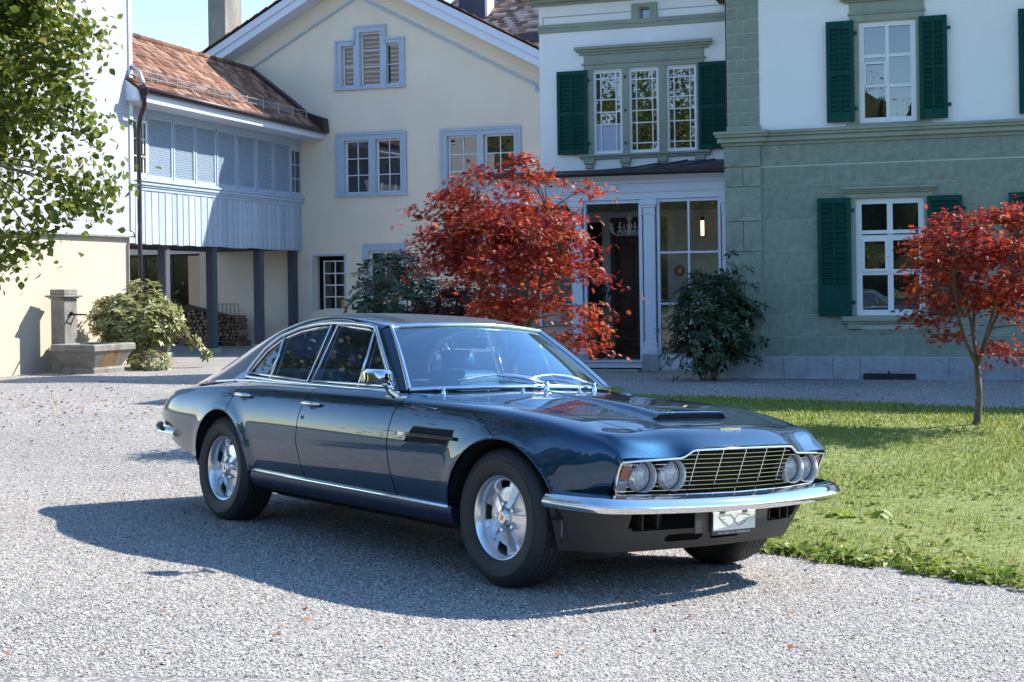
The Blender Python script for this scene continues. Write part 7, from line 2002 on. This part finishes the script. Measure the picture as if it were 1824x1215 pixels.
for s in (-1, 1):
    em.tube([(0.7858, a * s, 0.371 + b * 1.1) for a, b in wing], 0.0013, 5, caps=False)
    for (a, b, c, d) in ((0.100, 0.010, 0.066, 0.008), (0.074, -0.006, 0.050, -0.004), (0.056, -0.015, 0.040, -0.012)): em.tube([(0.7858, a * s, 0.371 + b * 1.1), (0.7858, c * s, 0.371 + d * 1.1)], 0.0011, 4)
em.build('wing_emblem', M['ink_green'], ph)
fc_ = bpy.data.curves.new('dealer_lettering', 'FONT'); fc_.body = 'Swiss Classic Car Collection Ltd.'; fc_.size = 0.0172; fc_.align_x = 'CENTER'; fc_.align_y = 'CENTER'; fc_.extrude = 0.0004
tmp = bpy.data.objects.new('dealer_lettering', fc_); COL.objects.link(tmp); dg_ = bpy.context.evaluated_depsgraph_get(); tm_ = bpy.data.meshes.new_from_object(tmp.evaluated_get(dg_)); bpy.data.objects.remove(tmp)
for v in tm_.vertices: x, y, z = v.co; v.co = (0.7832 + z, x, 0.3145 + y)
tm_.materials.clear(); tm_.materials.append(M['plate_white']); link_mesh('dealer_lettering', tm_, ph)
# bonnet badge
mb = MB(); zb0 = hood_z(0.735, 0) + 0.004; wpoly = [(0.0, 0.010), (0.018, 0.009), (0.045, 0.016), (0.075, 0.014), (0.07, 0.006), (0.05, 0.0), (0.03, -0.006), (0.012, -0.010), (0.0, -0.011)]
pl = [(0.735 + b, a) for a, b in wpoly] + [(0.735 + b, -a) for a, b in reversed(wpoly[1:-1])]
mb.prism(pl, 'z', zb0 - 0.008, zb0 + 0.004); bd_ = cpart(mb, 'bonnet_badge', M['chrome'], bevel=0.001)
c_ = MB(); c_.box(0.728, 0.742, -0.028, 0.028, zb0 + 0.0042, zb0 + 0.0056); c_.build('badge_bar', simple('badge_enamel', (0.45, 0.07, 0.05), 0.3), bd_)
# ---------------------------------------------------------------- side details
for s in (-1, 1):
    vp = [(-0.699, 0.753), (-0.346, 0.752), (-0.350, 0.722), (-0.414, 0.671), (-0.774, 0.671), (-0.748, 0.705)]
    mb = MB(); mb.quad(*[(x, (side_y(x, z) + 0.0015) * s, z) for x, z in vp]); ve = cpart(mb, 'side_vent', M['void'], fix=False)  # flat black panel, its colour stands in for a shaded recess
    fl_ = MB(); pp = [(x, (side_y(x, z) + 0.001) * s, z) for x, z in vp]; fl_.tube(pp + [pp[0]], 0.0032, 5, caps=False); fl_.build('vent_rim', M['paint'], ve, smooth=True)
    br = MB(); br.sweep([(-0.818, (side_y(-0.818, 0.709) + 0.012) * s, 0.709), (-0.57, (side_y(-0.57, 0.71) + 0.012) * s, 0.710), (-0.321, (side_y(-0.321, 0.711) + 0.012) * s, 0.711)], [(-0.006, -0.009), (0.006, -0.009), (0.006, 0.009), (-0.006, 0.009)]); br.build('vent_strake', M['chrome'], ve)
    rp = MB(); rp.box(-0.845, -0.818, (side_y(-0.83, 0.709) + 0.008) * s - 0.005, (side_y(-0.83, 0.709) + 0.008) * s + 0.005, 0.702, 0.716); rp.build('side_repeater', simple('repeater', (0.35, 0.05, 0.02), 0.3), ve)
    for (x0, x1, z, dn) in ((-1.862, -1.655, 0.822, 'front_door'), (-2.700, -2.492, 0.836, 'rear_door')):
        own = DOORS[(dn, s > 0)]; y = side_y((x0 + x1) / 2, z)
        hd = MB(); hd.tube([(x0, (y + 0.010) * s, z), (x0 + 0.03, (y + 0.026) * s, z), (x1 - 0.05, (y + 0.028) * s, z - 0.001), (x1, (y + 0.014) * s, z - 0.002)], [0.008, 0.011, 0.012, 0.008], 8); hd.lathe([(0.0, 0.0), (0.012, 0.0), (0.012, 0.02)], 8, 'y', (x0 + 0.02, y * s, z)); h_ = hd.build('door_handle', M['chrome'], own, smooth=True)
        cup = MB(); P = []
        for a in np.linspace(0, 2 * PI, 17)[:-1]: xx, zz_ = (x0 + x1) / 2 + 0.02 + 0.048 * math.cos(a), z - 0.003 + 0.034 * math.sin(a); P.append((xx, (side_y(xx, zz_) + 0.0012) * s, zz_))
        cup.quad(*P); cup.build('handle_shade', M['sill'], h_, fix=False)  # flat dark patch painted as the shaded hollow behind the handle
    lk = MB(); lk.lathe([(0.0, 0.003), (0.011, 0.003), (0.011, -0.004)], 12, 'y', (-1.838, side_y(-1.838, 0.735) * s + (0.001 * s), 0.735)); lk.build('door_lock', M['chrome'], DOORS[('front_door', s > 0)])
# door mirror on the near side
mb = MB(); P = []
for f, w, h in ((0.0, 0.020, 0.020), (0.12, 0.050, 0.038), (0.5, 0.070, 0.046), (0.92, 0.078, 0.050), (1.0, 0.074, 0.047)):
    x = -0.80 - 0.155 * f; w, h = w * 0.9, h * 0.9; P.append([(x, -0.985 + w * sy, 1.012 - 0.008 * f + h * sz) for sy, sz in ((-1, -0.55), (-1, 0.5), (-0.6, 0.95), (0.6, 0.95), (1, 0.5), (1, -0.55), (0.6, -0.95), (-0.6, -0.95), (-1, -0.55))])
mb.grid(np.array(P)); mr = cpart(mb, 'door_mirror', M['chrome'], auto=50)
g_ = MB(); g_.quad(*P[-1][:-1]); g_.build('mirror_glass', M['chrome'], mr, fix=False)
st2 = MB(); st2.tube([(-0.86, -0.965, 0.965), (-0.88, -0.92, 0.93), (-0.90, -0.865, 0.905)], [0.012, 0.015, 0.02], 8); st2.box(-0.98, -0.82, -0.875, -0.845, 0.893, 0.905); st2.build('mirror_stem', M['chrome'], mr, smooth=False)
# wipers, washer jets, aerial base
for (y0, yb_, f1) in ((0.02, -0.50, 0.13), (0.45, -0.06, 0.11)):
    def sc(y, f): s_ = y / 0.75; i = np.array([-0.725 - 0.215 * s_ * s_, y, 0.956 - 0.028 * s_ * s_]); t_ = np.array([-1.300 - 0.105 * s_ * s_, y * 0.76, 1.302 - 0.026 * s_ * s_]); return i * (1 - f) + t_ * f + np.array([0.012, 0, 0.026])
    mb = MB(); base = sc(y0, -0.06); mb.lathe([(0.0, 0.03), (0.012, 0.028), (0.016, 0.0), (0.02, -0.02)], 10, 'z', tuple(base)); tip = sc(y0 - 0.27, f1); mid = (base + tip) / 2 + np.array([0.01, 0, 0.018])
    mb.tube([tuple(base + np.array([0, 0, 0.02])), tuple(mid), tuple(tip)], [0.010, 0.009, 0.007], 6); wp = cpart(mb, 'wiper_arm', M['chrome_dull'], smooth=True)
    bl_ = MB(); bl_.tube([tuple(sc(y, 0.03 + 0.10 * math.sin(PI * (y0 + 0.02 - y) / (y0 + 0.04 - yb_ + 0.001)) ** 0.7)) for y in np.linspace(y0 + 0.0, yb_, 9)], 0.0075, 6); bl_.build('wiper_blade', M['chrome_dull'], wp, smooth=True)
for (x, y) in ((-0.62, -0.20), (-0.62, 0.22), (-0.78, -0.63)):
    mb = MB(); z0 = hood_z(x, y); mb.lathe([(0.0, 0.035 if y < -0.5 else 0.022), (0.006, 0.033 if y < -0.5 else 0.02), (0.014, 0.0), (0.016, -0.01)], 10, 'z', (x, y, z0)); cpart(mb, 'washer_jet', M['chrome'], smooth=True)
# rear bumper and lamps
bxr = spl(range(7), [(-3.55, -0.865), (-3.75, -0.855), (-3.93, -0.78), (-4.06, -0.40), (-4.09, 0), (-4.06, 0.40), (-3.93, 0.78)])(np.linspace(0, 6, 40))
mb = MB(); mb.sweep([(x, y, 0.535) for x, y in bxr], [(-a, b * 0.9) for a, b in prof]); cpart(mb, 'rear_bumper', M['chrome'], auto=60)
mb = MB(); mb.tube([(-3.72, -0.862, 0.537), (-3.86, -0.838, 0.560), (-3.93, -0.80, 0.575)], [0.018, 0.024, 0.018], 8, flat=(0.8, 1.2)); cpart(mb, 'bumper_cap', M['black_plastic'], smooth=True)
for s in (-1, 1):
    mb = MB(); mb.box(-4.0, -3.965, 0.52 * s - 0.13, 0.52 * s + 0.13, 0.63, 0.70); cpart(mb, 'tail_lamp', simple('tail_lamp_red', (0.3, 0.02, 0.02), 0.2), bevel=0.01)
